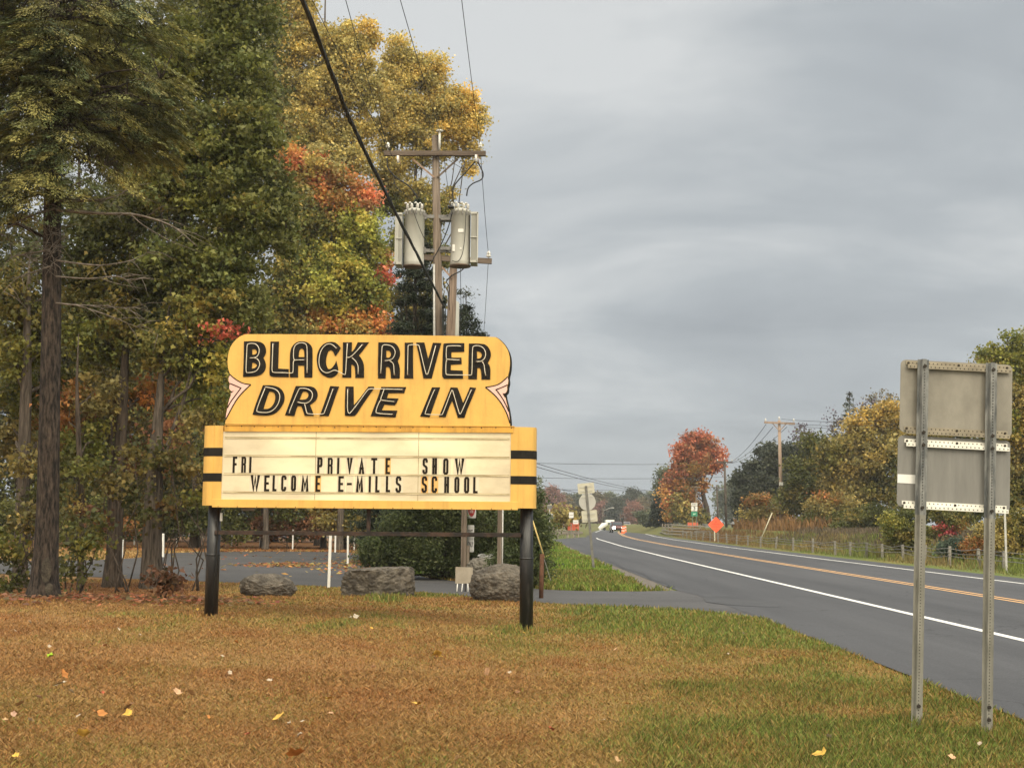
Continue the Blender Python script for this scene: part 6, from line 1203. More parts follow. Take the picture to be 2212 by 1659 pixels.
def text_on(parent, s, size, loc, mat, sx=1.0, rotz=0.0, thick=0.0):
    me = textmesh(s, size, sx, .0015, thick); o = link('lettering', me, mat, parent); o.location = loc; o.rotation_euler = (0, 0, rotz); return o
def rrect(w_, h_, r, n=5):
    o = []
    for cx, cz, a0 in ((w_ / 2 - r, h_ / 2 - r, 0), (-w_ / 2 + r, h_ / 2 - r, 90), (-w_ / 2 + r, -h_ / 2 + r, 180), (w_ / 2 - r, -h_ / 2 + r, 270)):
        for k in range(n + 1): a = R(a0 + 90 * k / n); o.append((cx + r * math.cos(a), cz + r * math.sin(a)))
    return o
def shift(poly, x, z): return [(a + x, b_ + z) for a, b_ in poly]
# small white notice on a post behind the left sign post
g = G(437, 1186); t = thing('notice_sign', 'small white notice on a thin post left of the black left sign post', 'sign', g); k = g.y / VF
MB().box(-.02, -.02, -.2, .02, .02, 1.0).build('post', galv, t); pz = P(435, 1154, g.y).z
n_ = MB().prism(shift(rrect(11 * k, 15 * k, .02), 0, pz), -.03, -.024).build('plate', plate, t); text_on(n_, '21', .16, (0, -.032, pz + .08), sblack); text_on(n_, 'P', .12, (0, -.032, pz - .09), sblack)
# do not enter sign on a wooden post
d3_ = crop(1560, 1750, 3.857)
YD = 35.5; dn = P(1001, 1238, YD); dn = Vector((dn.x, YD, 0)); DNE = thing('do_not_enter_sign', 'wooden post with a red and white do not enter sign turned edgewise', 'sign', dn)
k = YD / VF; ztop = P(1000, 1070, YD).z
MB().box(-.075, -.075, -.3, .075, .075, ztop).build('post', polew, DNE, bev=.008)
MB().box(.085, -.05, -.3, .155, .05, P(1000, 1178, YD).z).build('side_board', pm('weathered_board', (.14, .11, .085), (.22, .18, .14), 6, .9, .3, (1, 1, .1)), DNE)
rz = R(-66)
def turned(name, poly, z, mat, parent, x=.20, off=0.0, th=.006):
    o = MB().prism(poly, -.003 - off, th - .003).build(name, mat, parent); return o
def plate_at(poly, mat, loc, parent, name='plate'):
    o = MB().prism(poly, -.003, .003).build(name, mat, parent); o.location = loc; o.rotation_euler = (0, 0, rz); return o
zc = P(1000, 1094, YD).z
pl1 = plate_at(rrect(.60, .62, .04), plate, (.205, -.06, zc), DNE)
circ = [(.27 * math.cos(a), .27 * math.sin(a)) for a in np.linspace(0, 6.283, 36, endpoint=False)]
ds = MB().prism(circ, -.006, -.0032).build('red_disc', sred, pl1)
MB().box(-.20, -.0085, -.045, .20, -.0062, .045).build('white_bar', plate, ds)
text_on(ds, 'DO NOT', .11, (0, -.0075, .14), plate, .8); text_on(ds, 'ENTER', .11, (0, -.0075, -.14), plate, .8)
for zz, s in ((P(0, 1140, YD).z, 'EXIT'), (P(0, 1166, YD).z, 'ONLY')):
    p_2 = plate_at(rrect(.46, .40, .03), plate, (.185, -.06, zz), DNE); text_on(p_2, s, .20, (0, -.006, 0), sblack, .75)
# brown pipe post with a grey conduit
YB = 31.0; bp = Vector((P(1079, 1238, YB).x, YB, 0)); t = thing('service_post', 'brown service post with grey conduit right of the do not enter sign', 'post', bp)
MB().box(-.058, -.06, -.3, .042, .04, P(0, 1062, YB).z).build('post', polew, t, bev=.006); MB().tube([Vector((.062, -.03, -.2)), Vector((.062, -.03, P(0, 1066, YB).z))], .018, 8).build('conduit', galv, t, True)
# back of a yard sign on wire legs
g = G(1002, 1278); k = g.y / VF; t = thing('yard_sign', 'small square tan back of a yard sign on white legs beside the rough boulder', 'sign', g)
z0, z1 = P(1002, 1260, g.y).z - g.z, P(1002, 1224, g.y).z - g.z; hw = 18.5 * k
MB().prism([(-hw, z0), (hw, z0 + .005), (hw, z1 - .01), (-hw, z1)], -.006, .006).build('board', pm('sign_back_tan', (.26, .22, .17), (.33, .285, .225), 5, .7), t)
for xx, dx, mt in ((-.15, -.02, wpost), (-.03, -.03, wpost), (.03, .0, bpaint), (.09, .01, wpost), (.15, .02, wpost)):
    MB().tube([Vector((xx, .012, z0 + .03)), Vector((xx + dx, .0, -.08))], .014, 6).build('leg', mt, t, True)
# rusty guard stake and guy wire
st = crop(1560, 1750, 3.857); g = G(*st(1396, 1448)); tp_ = P(*st(1412, 838), g.y)
t = MB().tube([Vector((0, 0, -.2)), tp_ - g], .048, 10).build('rusty_stake', pm('rust_brown', (.060, .026, .014), (.12, .055, .03), 9, .9, .3), None, True); t.location = g; tag(t, 'rusty brown metal stake beside the right sign post at the driveway edge', 'stake')
ga, gb = P(*st(1130, -100), g.y + 3), P(*st(1530, 1172), g.y + 3)
gw = thing('guy_wire', 'slanting guy wire with a yellow guard in front of the willow shrub', 'wire', gb)
gd = ga - gb; MB().tube([Vector((0, 0, -.05)), gd * 1.6], .008, 6).build('wire', galv, gw, True)
MB().tube([gd * .22, gd * .62], .018, 8).build('guard', pm('guard_yellow', (.42, .30, .10), (.52, .40, .16), 5, .6), gw, True)
# coil of wire and a dark knob on the back boulder
yb_ = G(1064, 1268).y + 2.0; c = P(*st(640, 880), yb_ - .1); bq = MB()
for k in range(5):
    q = [c + Vector((math.cos(a) * (.16 + .015 * k) + RNG.normal() * .01, math.sin(a) * .14, math.sin(a * 2 + k) * .03 + .012 * k)) for a in np.linspace(0, 6.3, 22)]; bq.tube(q, .006, 5)
tag(bq.build('wire_coil', galv, None, True), 'loose coil of pale wire lying on top of the tan boulder', 'wire')

# ------------------------------------------------------------------ big road sign seen from behind, at the right
alum = pm('sign_back_weathered', (.148, .136, .114), (.250, .232, .198), 3.2, .6, .08, (1, 1, .6), lo=.30, hi=.62, detail=9)
alum2 = pm('sign_back_grey', (.140, .136, .128), (.208, .202, .190), 3.5, .55, .04, (3, 1, .4), lo=.3, hi=.7)
zbar1 = pm('zbar_stained', (.17, .145, .105), (.33, .29, .22), 7, .5, .1, (.5, 1, 1)); zbar2 = pm('zbar_bright', (.60, .58, .52), (.72, .70, .64), 4, .45)
postg = pm('post_galvanised', (.070, .075, .078), (.235, .235, .225), 16, .5, .25, (1, 1, .28), lo=.34, hi=.66, bscale=30)
postl = pm('post_galvanised_pale', (.145, .140, .118), (.235, .225, .195), 15, .55, .2, (1, 1, .25), lo=.34, hi=.66)
holem = pm('bolt_hole', (.022, .018, .014), (.035, .028, .022), 8, .8)
YS = 10.9
ga, gb = G(1978, 1557), G(2125, 1576); gm = (ga + gb) / 2; gm = Vector((gm.x, YS, 0.0))
RS = thing('road_sign', 'pair of grey road sign plates seen from behind on two perforated steel posts', 'sign', gm, rot=(0, R(2.4), R(0)))
kk = YS / VF
def sz(vy): return P(2050, vy, YS).z
zt1, zb1, zt2, zb2_ = sz(783), sz(940), sz(946.5), sz(1101); W_ = 243 * kk
xo = (P(2063, 940, YS).x - gm.x) - math.sin(R(2.4)) * (zb1)
PXL, PXR = xo - 75 * kk, xo + 73 * kk
def plate_back(zb, zt, mat, x):
    me = MB().prism(shift(rrect(W_, zt - zb, .045, 6), x, (zt + zb) / 2), .0, .004).build('sign_plate', mat, RS); return me
p1 = plate_back(zb1, zt1, alum, xo + .004); p2 = plate_back(zb2_, zt2, alum2, xo - .006)
MB().prism(shift(rrect(W_ - .006, zt1 - zb1 - .006, .042, 6), xo + .004, (zt1 + zb1) / 2), .0045, .0065).build('sign_face', plate, p1)
MB().prism(shift(rrect(W_ - .006, zt2 - zb2_ - .006, .042, 6), xo - .006, (zt2 + zb2_) / 2), .0045, .0065).build('sign_face', plate, p2)
def zbar(z, x0, x1, mat, parent, n=25):
    b = MB(); b.box(x0 - .008, -.006, z - .002, x1 - .008, -.002, z + .030); b.box(x0, -.030, z - .004, x1, -.004, z - .001); b.box(x0, -.034, z - .034, x1, -.030, z - .001)
    h_ = MB()
    for k in range(n):
        u = x0 + (x1 - x0) * (k + .6) / n
        h_.lathe([(.0055, -.0072), (.0055, -.0058)], 8, (u - .008, 0, z + .014), 'y'); h_.lathe([(.0055, -.0352), (.0055, -.0338)], 8, (u, 0, z - .019), 'y')
    for u in (x0 + .012, (x0 + x1) / 2, x1 - .03): h_.lathe([(.009, -.016), (.011, -.006)], 10, (u, 0, z + .012), 'y')
    build2('z_bar', b, mat, h_, holem, parent)
xl_, xr_ = xo - W_ / 2 + .055, xo + W_ / 2 - .015
zbar(zt1 - .040, xl_, xr_, zbar1, p1); zbar(zb1 + .022, xl_ - .005, xr_ - .01, zbar1, p1)
zbar(zt2 - .058, xl_, xr_ - .01, zbar2, p2); zbar(zb2_ + .022, xl_ - .012, xr_ - .012, zbar2, p2)
MB().box(xo - W_ / 2 - .004, -.003, sz(1050), xo - W_ / 2 + .145, -.0005, sz(1031)).build('white_sticker', plate, p2)
for xc, zend in ((PXL, 0), (PXR, 0)):
    prof = [(-.046, -.040), (-.020, -.040), (-.013, -.078), (.013, -.078), (.020, -.040), (.046, -.040), (.046, -.044), (.0235, -.044), (.0165, -.082), (-.0165, -.082), (-.0235, -.044), (-.046, -.044)]
    ztp = zt1 + .002
    for z0, z1, mt, nm in ((-.30, zb2_ - .06, postl, 'post'), (zb2_ - .06, ztp, postg, 'post_splice')):
        grow = 1.0 if nm == 'post' else 1.03
        pp = [(xc + x * grow, y) for x, y in prof]; n = len(pp); b = MB(); vs = [(x, y, z0) for x, y in pp] + [(x, y, z1) for x, y in pp]
        tri = geometry.tessellate_polygon([[Vector((x, y, 0)) for x, y in pp]])
        b.add(vs, [tuple(t) for t in tri] + [tuple(i + n for i in reversed(t)) for t in tri] + [(i, (i + 1) % n, (i + 1) % n + n, i + n) for i in range(n)])
        h_ = MB(); z = max(z0 + .04, .06)
        while z < z1 - .02:
            h_.lathe([(.0045, -.0835 * grow - .001), (.0045, -.0818)], 8, (xc, 0, z), 'y'); z += .0254
        if nm == 'post':
            for z in ((.09, .19) if xc == PXR else (.17,)): h_.lathe([(.016, -.100), (.016, -.0825)], 6, (xc, 0, z), 'y')
        else:
            for z in (zt1 - .06, zb1 + .0, zt2 - .08, zb2_ + .0): h_.lathe([(.014, -.104), (.014, -.0825)], 6, (xc, 0, z), 'y')
        build2(nm, b, mt, h_, holem, RS)

# ------------------------------------------------------------------ leaning sign cluster by the side road
cz_ = crop(1950, 1650, 4.147)
g = G(*cz_(660, 1558)); k = g.y / VF; hgt = 181 * k
t = thing('road_sign', 'leaning steel post with one round and two square sign backs by the side road', 'sign', g, rot=(0, R(-5.6), R(8)))
MB().box(-.04, -.03, -.2, .04, .0, hgt).build('post', pm('post_dark', (.10, .095, .085), (.19, .18, .165), 9, .6), t)
cream = pm('sign_back_cream', (.42, .39, .31), (.50, .47, .38), 4, .5); off = pm('sign_back_offwhite', (.36, .345, .32), (.43, .41, .38), 4, .5)
def zc_(cy): return (1558 - cy) / 4.147 / 1.64467 * k
def cluster(poly, z, mat, x=0.0, bars=()):
    o = MB().prism(shift(poly, x, z), .004, .010).build('sign_plate', mat, t)
    MB().prism(shift([(a * .985, b_ * .985) for a, b_ in poly], x, z), .0105, .0125).build('sign_face', plate, o)
    for zb_, w_ in bars: MB().box(x - w_ / 2, -.012, zb_ - .022, x + w_ / 2, .0035, zb_ + .022).build('mounting_bar', pm('bar_pale', (.40, .38, .33), (.5, .48, .42), 5, .5), o)
cluster(rrect(.58, .36, .04), zc_(360), cream, 0, ((zc_(335), .45), (zc_(400), .43)))
cluster([(.295 * math.cos(a), .295 * math.sin(a)) for a in np.linspace(0, 6.283, 40, endpoint=False)], zc_(560), off, 0, ((zc_(480), .40),))
cluster(rrect(.54, .40, .03), zc_(770), cream, .03, ((zc_(735), .38), (zc_(815), .38)))
# second, smaller cluster farther off
YC = 88; t2_ = thing('road_sign', 'grey sign backs on a post farther off beside the willow shrub', 'sign', Vector((X(1187, YC), YC, 0))); k = YC / VF
MB().tube([Vector((0, 0, -.2)), Vector((0, 0, P(0, 1088, YC).z))], .035, 8).build('post', galv, t2_, True)
for z, w_, h_ in ((P(1187, 1094.5, YC).z, 11 * k, 9 * k), (P(1187, 1115, YC).z, 16 * k, 13 * k)):
    MB().prism(shift(rrect(w_, h_, .04), 0, z), -.04, -.034).build('sign_plate', alum2, t2_)
    MB().box(-w_ * .45, -.055, z + h_ * .3, w_ * .45, -.041, z + h_ * .42).build('mounting_bar', zbar2, t2_)

# ------------------------------------------------------------------ right verge: rails, signs, poles, sheds
c6 = crop(2600, 1150, 1.7466)
railp = pm('rail_post', (.15, .14, .12), (.26, .24, .21), 6, .8, .2); cab = pm('rail_cable', (.12, .115, .11), (.22, .21, .20), 6, .5)
pos = [G(*c6(x, y)) for x, y in ((1690, 1535), (1535, 1516), (1350, 1502), (1195, 1487), (1065, 1471), (935, 1459), (832, 1451), (733, 1442), (642, 1436))]
CR = thing('cable_rail', 'low cable guide rail on grey posts along the far verge', 'guide rail', pos[0]); o0 = pos[0]
near_ = Vector((pos[0].x + .3, pos[0].y - 4.5, 0)); pos = [near_ - Vector((-.3, 5, 0)), near_] + pos
last = pos[-1]
for k in range(1, 15):
    y = last.y + k * 5.2; pos.append(Vector((road_c(y) + 5.9 + (last.x - road_c(last.y) - 5.9) * max(0, 1 - k / 6), y, 0)))
for p in pos:
    hz = .78 + RNG.uniform(-.05, .06); b = MB().box(-.055, -.045, -.3, .055, .045, hz); o = b.build('post', railp, CR); o.location = p - o0 + Vector((0, 0, h1(p.x, p.y))); o.rotation_euler = (RNG.normal() * .02, RNG.normal() * .06 + .03, 0)
for j, z in enumerate((.70, .55, .38)):
    pts = []
    for i, p in enumerate(pos):
        pts.append(p - o0 + Vector((-.05, 0, z + RNG.normal() * .025)))
        if i < len(pos) - 1: pts.append((p + pos[i + 1]) / 2 - o0 + Vector((-.05, 0, z - .05 + RNG.normal() * .03)))
    MB().tube(pts, .014, 6).build('cable', cab, CR, True)
YT = 47.0; g = Vector((X(2171, YT), YT, 0)); t = thing('sign_post', 'thin grey steel sign post on the far verge at the right', 'sign', g)
MB().box(-.035, -.025, -.2, .035, .01, P(2171, 1000, YT).z).build('post', galv, t); MB().prism(shift(rrect(.5, .6, .04), -.2, P(0, 1010, YT).z), -.03, -.025).build('sign_plate', alum2, t)
# orange diamond
orange = pm('orange_added_glow', (.78, .085, .035), (.86, .12, .05), 4, .5, emit=((1.0, .12, .05), .35)); dred = pm('sign_dark_red', (.16, .03, .02), (.2, .04, .03), 5, .5)  # the plate is no lamp: a faint glow is added to brighten its orange
g = G(1543.8, 1170); k = g.y / VF; zc0 = P(1547, 1133, g.y).z; s_ = 15.6 * k
t = thing('road_work_sign', 'bright orange diamond road work sign on a pale post at the far roadside', 'sign', g)
MB().box(-.05, -.03, -.1, .05, .03, zc0).build('post', pm('post_cream', (.50, .47, .36), (.6, .57, .46), 5, .6), t)
dm = [(s_ * a, s_ * b_) for a, b_ in ((.07, -1), (1, -.07), (1, .07), (.07, 1), (-.07, 1), (-1, .07), (-1, -.07), (-.07, -1))]; dm = [(a * 1.04, b_ * 1.04) for a, b_ in dm]
o = MB().prism(shift(dm, .12, zc0), -.045, -.035).build('sign_plate', orange, t)
for s, dz, sz_ in (('BE', .24, .17), ('PREPARED', .02, .15), ('TO STOP', -.2, .15)): text_on(o, s, sz_ * s_ / .63, (.12, -.048, zc0 + dz * s_ / .63), dred, 1.0)
# route marker
YR = 150; cr2 = crop(2350, 1700, 5.53); g = Vector((X(1500, YR), YR, 0)); k = YR / VF; t = thing('route_marker_sign', 'route marker with white shield number 3 over a green plate', 'sign', g)
for xx in (-.22, .22): MB().box(xx - .04, -.03, -.2, xx + .04, .03, P(0, 1100, YR).z).build('post', pm('post_green', (.10, .13, .09), (.15, .18, .13), 5, .7), t)
def zz2(cy): return P(*cr2(650, cy), YR).z
ww = 13.2 * k
a = MB().prism(shift(rrect(ww, zz2(475) - zz2(530), .03), 0, (zz2(475) + zz2(530)) / 2), -.05, -.04).build('direction_plate', plate, t); text_on(a, 'EAST', .26, (0, -.053, (zz2(475) + zz2(530)) / 2), sblack, .95)
hs = (zz2(540) - zz2(635)) / 2; zc1 = (zz2(540) + zz2(635)) / 2
sh = chaikin([(-.36 * ww / .7, hs * .25), (-.30, hs * .8), (-.12, hs * .92), (0, hs), (.12, hs * .92), (.30, hs * .8), (.36 * ww / .7, hs * .25), (.36 * ww / .7, -hs * .4), (.22, -hs * .9), (0, -hs), (-.22, -hs * .9), (-.36 * ww / .7, -hs * .4)][::-1], True, 70, 2)
MB().prism(shift(rrect(ww, 2 * hs, .03), 0, zc1), -.048, -.04).build('shield_plate', sblack if False else plate, t)
a = MB().prism(shift(sh, 0, zc1), -.055, -.0485).build('shield', plate, t); text_on(a, '3', .55, (0, -.058, zc1), sblack, .95, 0, .012)
MB().prism(shift(rrect(ww, zz2(645) - zz2(738), .03), 0, (zz2(645) + zz2(738)) / 2), -.05, -.04).build('green_plate', sgreen, t)
gp_ = MB(); zc2 = (zz2(645) + zz2(738)) / 2; gp_.prism(chaikin([(-.22, zc2 - .1), (-.05, zc2 + .12), (.05, zc2 + .02), (.22, zc2 + .12), (.08, zc2 - .12)], True, 100, 1), -.053, -.0502); gp_.build('plate_emblem', pm('emblem_pale', (.30, .50, .36), (.36, .55, .42), 4, .5), t)
# yellow diamond and small white sign far off
for nm, lab, vx, vy, Y, hd, mt in (('warning_sign', 'yellow diamond warning sign beyond the bridge', 1410, 1126, 230, 5.4, pm('sign_yellow', (.62, .36, .03), (.70, .42, .05), 4, .5)), ('delineator_sign', 'small white round sign on the far roadside left of the yellow diamond', 1388, 1124.5, 250, 3.4, plate)):
    k = Y / VF; g = Vector((X(vx, Y), Y, 0)); t = thing(nm, lab, 'sign', g); zc3 = P(vx, vy, Y).z; MB().box(-.05, -.03, 0, .05, .03, zc3).build('post', galv, t); s_ = hd * k
    pg = [(0, -s_), (s_, 0), (0, s_), (-s_, 0)] if hd > 5 else [(s_ * math.cos(a), s_ * math.sin(a)) for a in np.linspace(0, 6.28, 16, endpoint=False)]
    o = MB().prism(shift(pg, 0, zc3), -.06, -.04).build('sign_plate', mt, t)
    if hd > 5: MB().prism(shift([(-.12, -.2), (.05, -.2), (.05, .05), (.16, .05), (-.02, .28), (-.2, .05), (-.12, .05)], 0, zc3), -.065, -.061).build('arrow', sblack, o)
# bridge railings: four curved box beams on posts
rail = pm('bridge_rail', (.17, .145, .12), (.27, .24, .20), 7, .7, .15, (.3, 1, 1))
def bridge(label, x0v, x1v, Y0, Y1, off, sgn):
    g = Vector((float(road_c(Y0)) + off, Y0, 0)); t = thing('bridge_railing', label, 'railing', g)
    ys = np.linspace(Y0, Y1, 9)
    for j in range(4):
        z = .28 + .36 * j; pts = [Vector((float(road_c(y)) + off + sgn * (2.6 * max(0, 1 - i / 2.2) ** 2 + .25 * j) , y, z - .12 * max(0, 1 - i / 2.0) + .04 * math.sin(i * 1.3 + j))) - g for i, y in enumerate(ys)]
        MB().tube(pts, .075, 6).build('rail', rail, t, True)
    for i in (0, 2, 4, 6, 8): p = Vector((float(road_c(ys[i])) + off + sgn * (.35 + 2.6 * max(0, 1 - i / 2.2) ** 2), ys[i], 0)) - g; MB().box(p.x - .06, p.y - .06, -.2, p.x + .06, p.y + .06, 1.5).build('post', rail, t)
bridge('curved four bar bridge railing right of the road', 0, 0, 146, 176, 5.2, 1)
bridge('curved four bar bridge railing left of the road', 0, 0, 150, 176, -5.4, -1)
def guide(label, pts, zr=.68, group=None):
    g = Vector(pts[0]); t = thing('guide_rail', label, 'guide rail', g); q = [Vector(p) - g + Vector((0, 0, zr)) for p in pts]
    b = MB(); 
    for a, c in zip(q[:-1], q[1:]):
        bb = beam(a, c, .10, .22); b.add(bb.v, bb.f)
    b.build('rail', rail, t)
    for a, c in zip(q[:-1], q[1:]):
        n = max(2, int((c - a).length / 3.6))
        for k in range(n): p = a.lerp(c, k / n); MB().box(p.x - .06, p.y + .02, p.z - zr - .2, p.x + .06, p.y + .14, p.z + .08).build('post', railp, t)
guide('long guide rail behind the right verge, from the bridge to the weedy bank', [(float(road_c(148)) + 8.2, 148, 0), (X(1500, 142), 142, 0), (X(1600, 128), 128, .15), (X(1680, 112), 112, .45), (X(1708, 108), 108, .5)])
guide('low guide rail along the side road on the left', [(X(1185, 126), 126, 0), (X(1225, 128), 128, 0), (X(1258, 131), 131, 0)], .55)
# poles across the road
def far_pole(label, vx_t, vx_b, vt, vb, Y, arm, mat, wv, arms=((0, 0),), ins=True):
    g = P(vx_b, vb, Y); g = Vector((g.x, Y, h1(g.x, Y))); tp_ = P(vx_t, vt, Y) - g; t = thing('utility_pole', label, 'utility pole', g); k = Y / VF; r0 = wv * k / 2
    MB().tube([Vector((0, 0, -.3)), tp_], [r0 * 1.15, r0 * .8], 12).build('pole', mat, t, True)
    for dz, sc in arms:
        z = tp_.z - dz * k; L_ = arm * k / 2 * sc; x = tp_.x; beam((x - L_, -.2, z + .05), (x + L_, -.2, z - .05), .14, .18).build('crossarm', mat, t)
        for s in (-1, 1):
            beam((x + s * L_ * .45, -.16, z - .05), (x, -.16, z - .75), .05, .07).build('brace', mat, t)
            if ins: insulator(Vector((x + s * L_ * .92, -.2, z + .18)), t, 1.6)
    if ins: insulator(tp_ + Vector((0, 0, .1)), t, 1.6)
    return t, g, tp_
polep = pm('pole_wood_tan', (.22, .155, .115), (.36, .27, .21), 5, .9, .3, (1, 1, .08))
F1, g1, p1_ = far_pole('tan wooden utility pole with one crossarm across the road', 1683, 1689, 908, 1156, 120, 66, polep, 8.0, ((6, 1),))
MB().box(-.17 + p1_.x * .42, -.22, p1_.z * .42 - .15, .17 + p1_.x * .42, -.16, p1_.z * .42 + .15).build('pole_tag', plate, F1)
F2, g2, p2_ = far_pole('dark utility pole with two crossarms beside the rust red maple', 1565, 1569, 993, 1141, 185, 34, pm('pole_wood_dark', (.05, .038, .03), (.10, .08, .065), 5, .9, .3, (1, 1, .1)), 5.4, ((5, 1),))
F3, g3, p3_ = far_pole('thin dark pole with a crossarm just left of the dark one', 1548, 1552, 1047, 1140, 235, 24, MATS['pole_wood_dark'], 3.6, ((6, 1),), False)
F4, g4, p4_ = far_pole('brown pole among the trunks of the rust red maple', 1503, 1506, 1050, 1140, 188, 20, MATS['pole_wood'], 3.6, ((2, 1),), False)
for i, (vx, vt, Y, lab) in enumerate(((1302, 1098, 380, 'small far pole with a street lamp at the end of the road'), (1291, 1103, 330, 'small far pole left of the street lamp pole'), (1340, 1108, 410, 'small far pole in the middle of the distant road'), (1374, 1106, 420, 'small far pole at the right end of the distant road'))):
    t, g, tp_ = far_pole(lab, vx, vx, vt, 1139, Y, 7 if i != 2 else 5, MATS['pole_wood'], 1.5, ((2, 1),), False)
    if i == 0: MB().tube([tp_ * .82, tp_ * .86 + Vector((1.5, 0, .6)), tp_ * .86 + Vector((2.8, 0, .9))], .07, 6).build('lamp_arm', galv, t, True); MB().box(tp_.x * .86 + 2.5, -.15, tp_.z * .86 + .8, tp_.x * .86 + 3.3, .15, tp_.z * .86 + .95).build('lamp_head', plate, t)
LG3 = 'distant lines crossing the road'
def W(p, g): return Vector(g) + Vector(p)
q1 = W(p2_ + Vector((-1.0, -.2, -.3)), g2); ql = Vector((X(1010, 120), 120, 0)) 
for i, (vl, vr, lab) in enumerate(((996, 1000, 'highest distant line crossing to the dark pole'), (1028, 1030, 'middle distant line crossing to the dark pole'), (1051, 1057, 'lowest nearly level distant line crossing to the dark pole'))):
    wire('overhead_wire', lab, [P(1010, vl, 118), P(1565, vr, 185)], .020, .25, LG3)
for i, (a, b_, c, d, lab) in enumerate(((1130, 992, 1440, 1062, 'upper slanting line dropping towards the bridge'), (1130, 1000, 1440, 1065, 'second slanting line dropping towards the bridge'), (1130, 1040, 1450, 1084, 'lowest slanting line passing the round sign'))):
    wire('overhead_wire', lab, [P(a, b_, 80), P(c, d, 215)], .019, .5, LG3)
for i, (vx, dz, vr, lab) in enumerate(((1655, 916, 1604, 'line from the left end of the tan pole crossarm'), (1670, 922, 1604, 'line from the middle of the tan pole crossarm'), (1700, 922, 1604, 'line from the right end of the tan pole crossarm'))):
    wire('overhead_wire', lab, [P(vx, dz, 120), P(1572 + i * 5, 1000, 185)], .022, .6, 'lines between the poles across the road')
for i, vy in enumerate((905, 913, 918)): wire('overhead_wire', ('top', 'middle', 'lower')[i] + ' line running right from the tan pole towards the spruce', [P(1688 + i * 8, vy, 120), P(2320, vy - 70 + i * 6, 80)], .016, 1.0, 'lines between the poles across the road')
for i, (x0, y0, x1, y1) in enumerate(((1570, 1040, 1690, 1092), (1570, 1052, 1680, 1110))): wire('overhead_wire', ('upper', 'lower')[i] + ' service line drooping right from the dark pole', [P(x0, y0, 185), P(x1, y1, 140)], .022, .5, 'lines between the poles across the road')
# sheds, container, barriers by the dark pole
roofm = pm('shed_roof', (.18, .175, .17), (.28, .275, .265), 5, .6); shedw = pm('shed_wood', (.030, .020, .015), (.065, .045, .035), 6, .9, .2, (1, 1, .2)); pale = pm('shed_pale', (.30, .26, .21), (.38, .34, .28), 5, .7)
def shed(label, vx0, vx1, ve, vr, vb, Y, wallm, dep=3.0, lean=False):
    k = Y / VF; x0, x1 = X(vx0, Y), X(vx1, Y); g = Vector(((x0 + x1) / 2, Y, h1(x0, Y))); w_ = (x1 - x0) / 2; ze, zr_ = P(vx0, ve, Y).z - g.z, P(vx0, vr, Y).z - g.z
    t = thing('shed', label, 'shed', g); MB().prism([(-w_, -.3), (w_, -.3), (w_, ze), (0, zr_), (-w_, ze)], 0, dep).build('wall', wallm, t)
    b = MB(); o = .12
    for s in (-1, 1): b.add([(s * (w_ + o), -o, ze - .1 + .01), (0, -o, zr_ + .02), (0, dep + o, zr_ + .02), (s * (w_ + o), dep + o, ze - .09), (s * (w_ + o), -o, ze - .01), (0, -o, zr_ + .10), (0, dep + o, zr_ + .10), (s * (w_ + o), dep + o, ze)], [(0, 1, 2, 3), (7, 6, 5, 4), (0, 4, 5, 1), (3, 2, 6, 7), (0, 3, 7, 4), (1, 5, 6, 2)])
    b.build('roof', roofm, t); MB().box(-w_ * .35, -.03, 0, w_ * .3, -.004, ze * .8).build('door', pm('shed_door', (.02, .015, .012), (.03, .024, .02), 5, .8), t); return t
shed('dark brown gabled shed near the dark pole', 1588, 1609, 1131, 1122, 1146, 182, shedw); shed('pale shed behind the dark brown shed', 1585, 1614, 1122, 1117, 1143, 195, pale)
g = Vector((X(1541, 178), 178, 0)); k = 178 / VF; t = thing('storage_trailer', 'grey trailer box with faded orange side behind the orange diamond sign', 'trailer', g)
MB().box(-1.1, 0, .35, -.2, 2.4, P(0, 1119, 178).z).build('end_panel', pm('trailer_grey', (.20, .20, .20), (.26, .26, .26), 4, .6), t); MB().box(-.2, .02, .35, 1.1, 2.4, P(0, 1120, 178).z).build('side_panel', pm('trailer_orange', (.50, .28, .20), (.56, .33, .25), 4, .6), t); MB().box(-1.2, -.1, P(0, 1119, 178).z + .003, 1.2, 2.5, P(0, 1118, 178).z + .08).build('roof', roofm, t)
for xx in (-.7, .7): MB().lathe([(.34, -.1), (.34, .1)], 14, (xx, -.12, .34), 'y').build('wheel', bpaint, t)
onet = pm('orange_barrier', (.50, .10, .05), (.58, .14, .08), 6, .7)
def barrier(label, vx0, vx1, vt, vb, Y):
    x0, x1 = X(vx0, Y), X(vx1, Y); g = Vector(((x0 + x1) / 2, Y, h1(x0, Y))); w_ = (x1 - x0) / 2; zt, z0 = P(vx0, vt, Y).z - g.z, max(0.02, P(vx0, vb, Y).z - g.z); t = thing('orange_barrier', label, 'barrier', g)
    n = 7
    for i in range(3): xx = -w_ + w_ * i; MB().box(xx - .05, .0, -.1, xx + .05, .08, zt + .12).build('stake', pm('stake_grey', (.25, .2, .17), (.32, .27, .23), 5, .8), t)
    b = MB()
    for i in range(n): z = z0 + (zt - z0) * i / (n - 1); b.box(-w_, -.02, z - .05, w_, -.005, z + .05)
    for i in range(9): xx = -w_ + 2 * w_ * i / 8; b.box(xx - .035, -.025, z0, xx + .035, -.0195, zt)
    b.build('netting', onet, t); return t
barrier('orange safety netting left of the trailer', 1486, 1507, 1129, 1140, 176); barrier('orange safety netting on the left beyond the round sign', 1227, 1250, 1130, 1144, 134)
cone = pm('cone_orange', (.62, .12, .03), (.7, .16, .05), 5, .6)
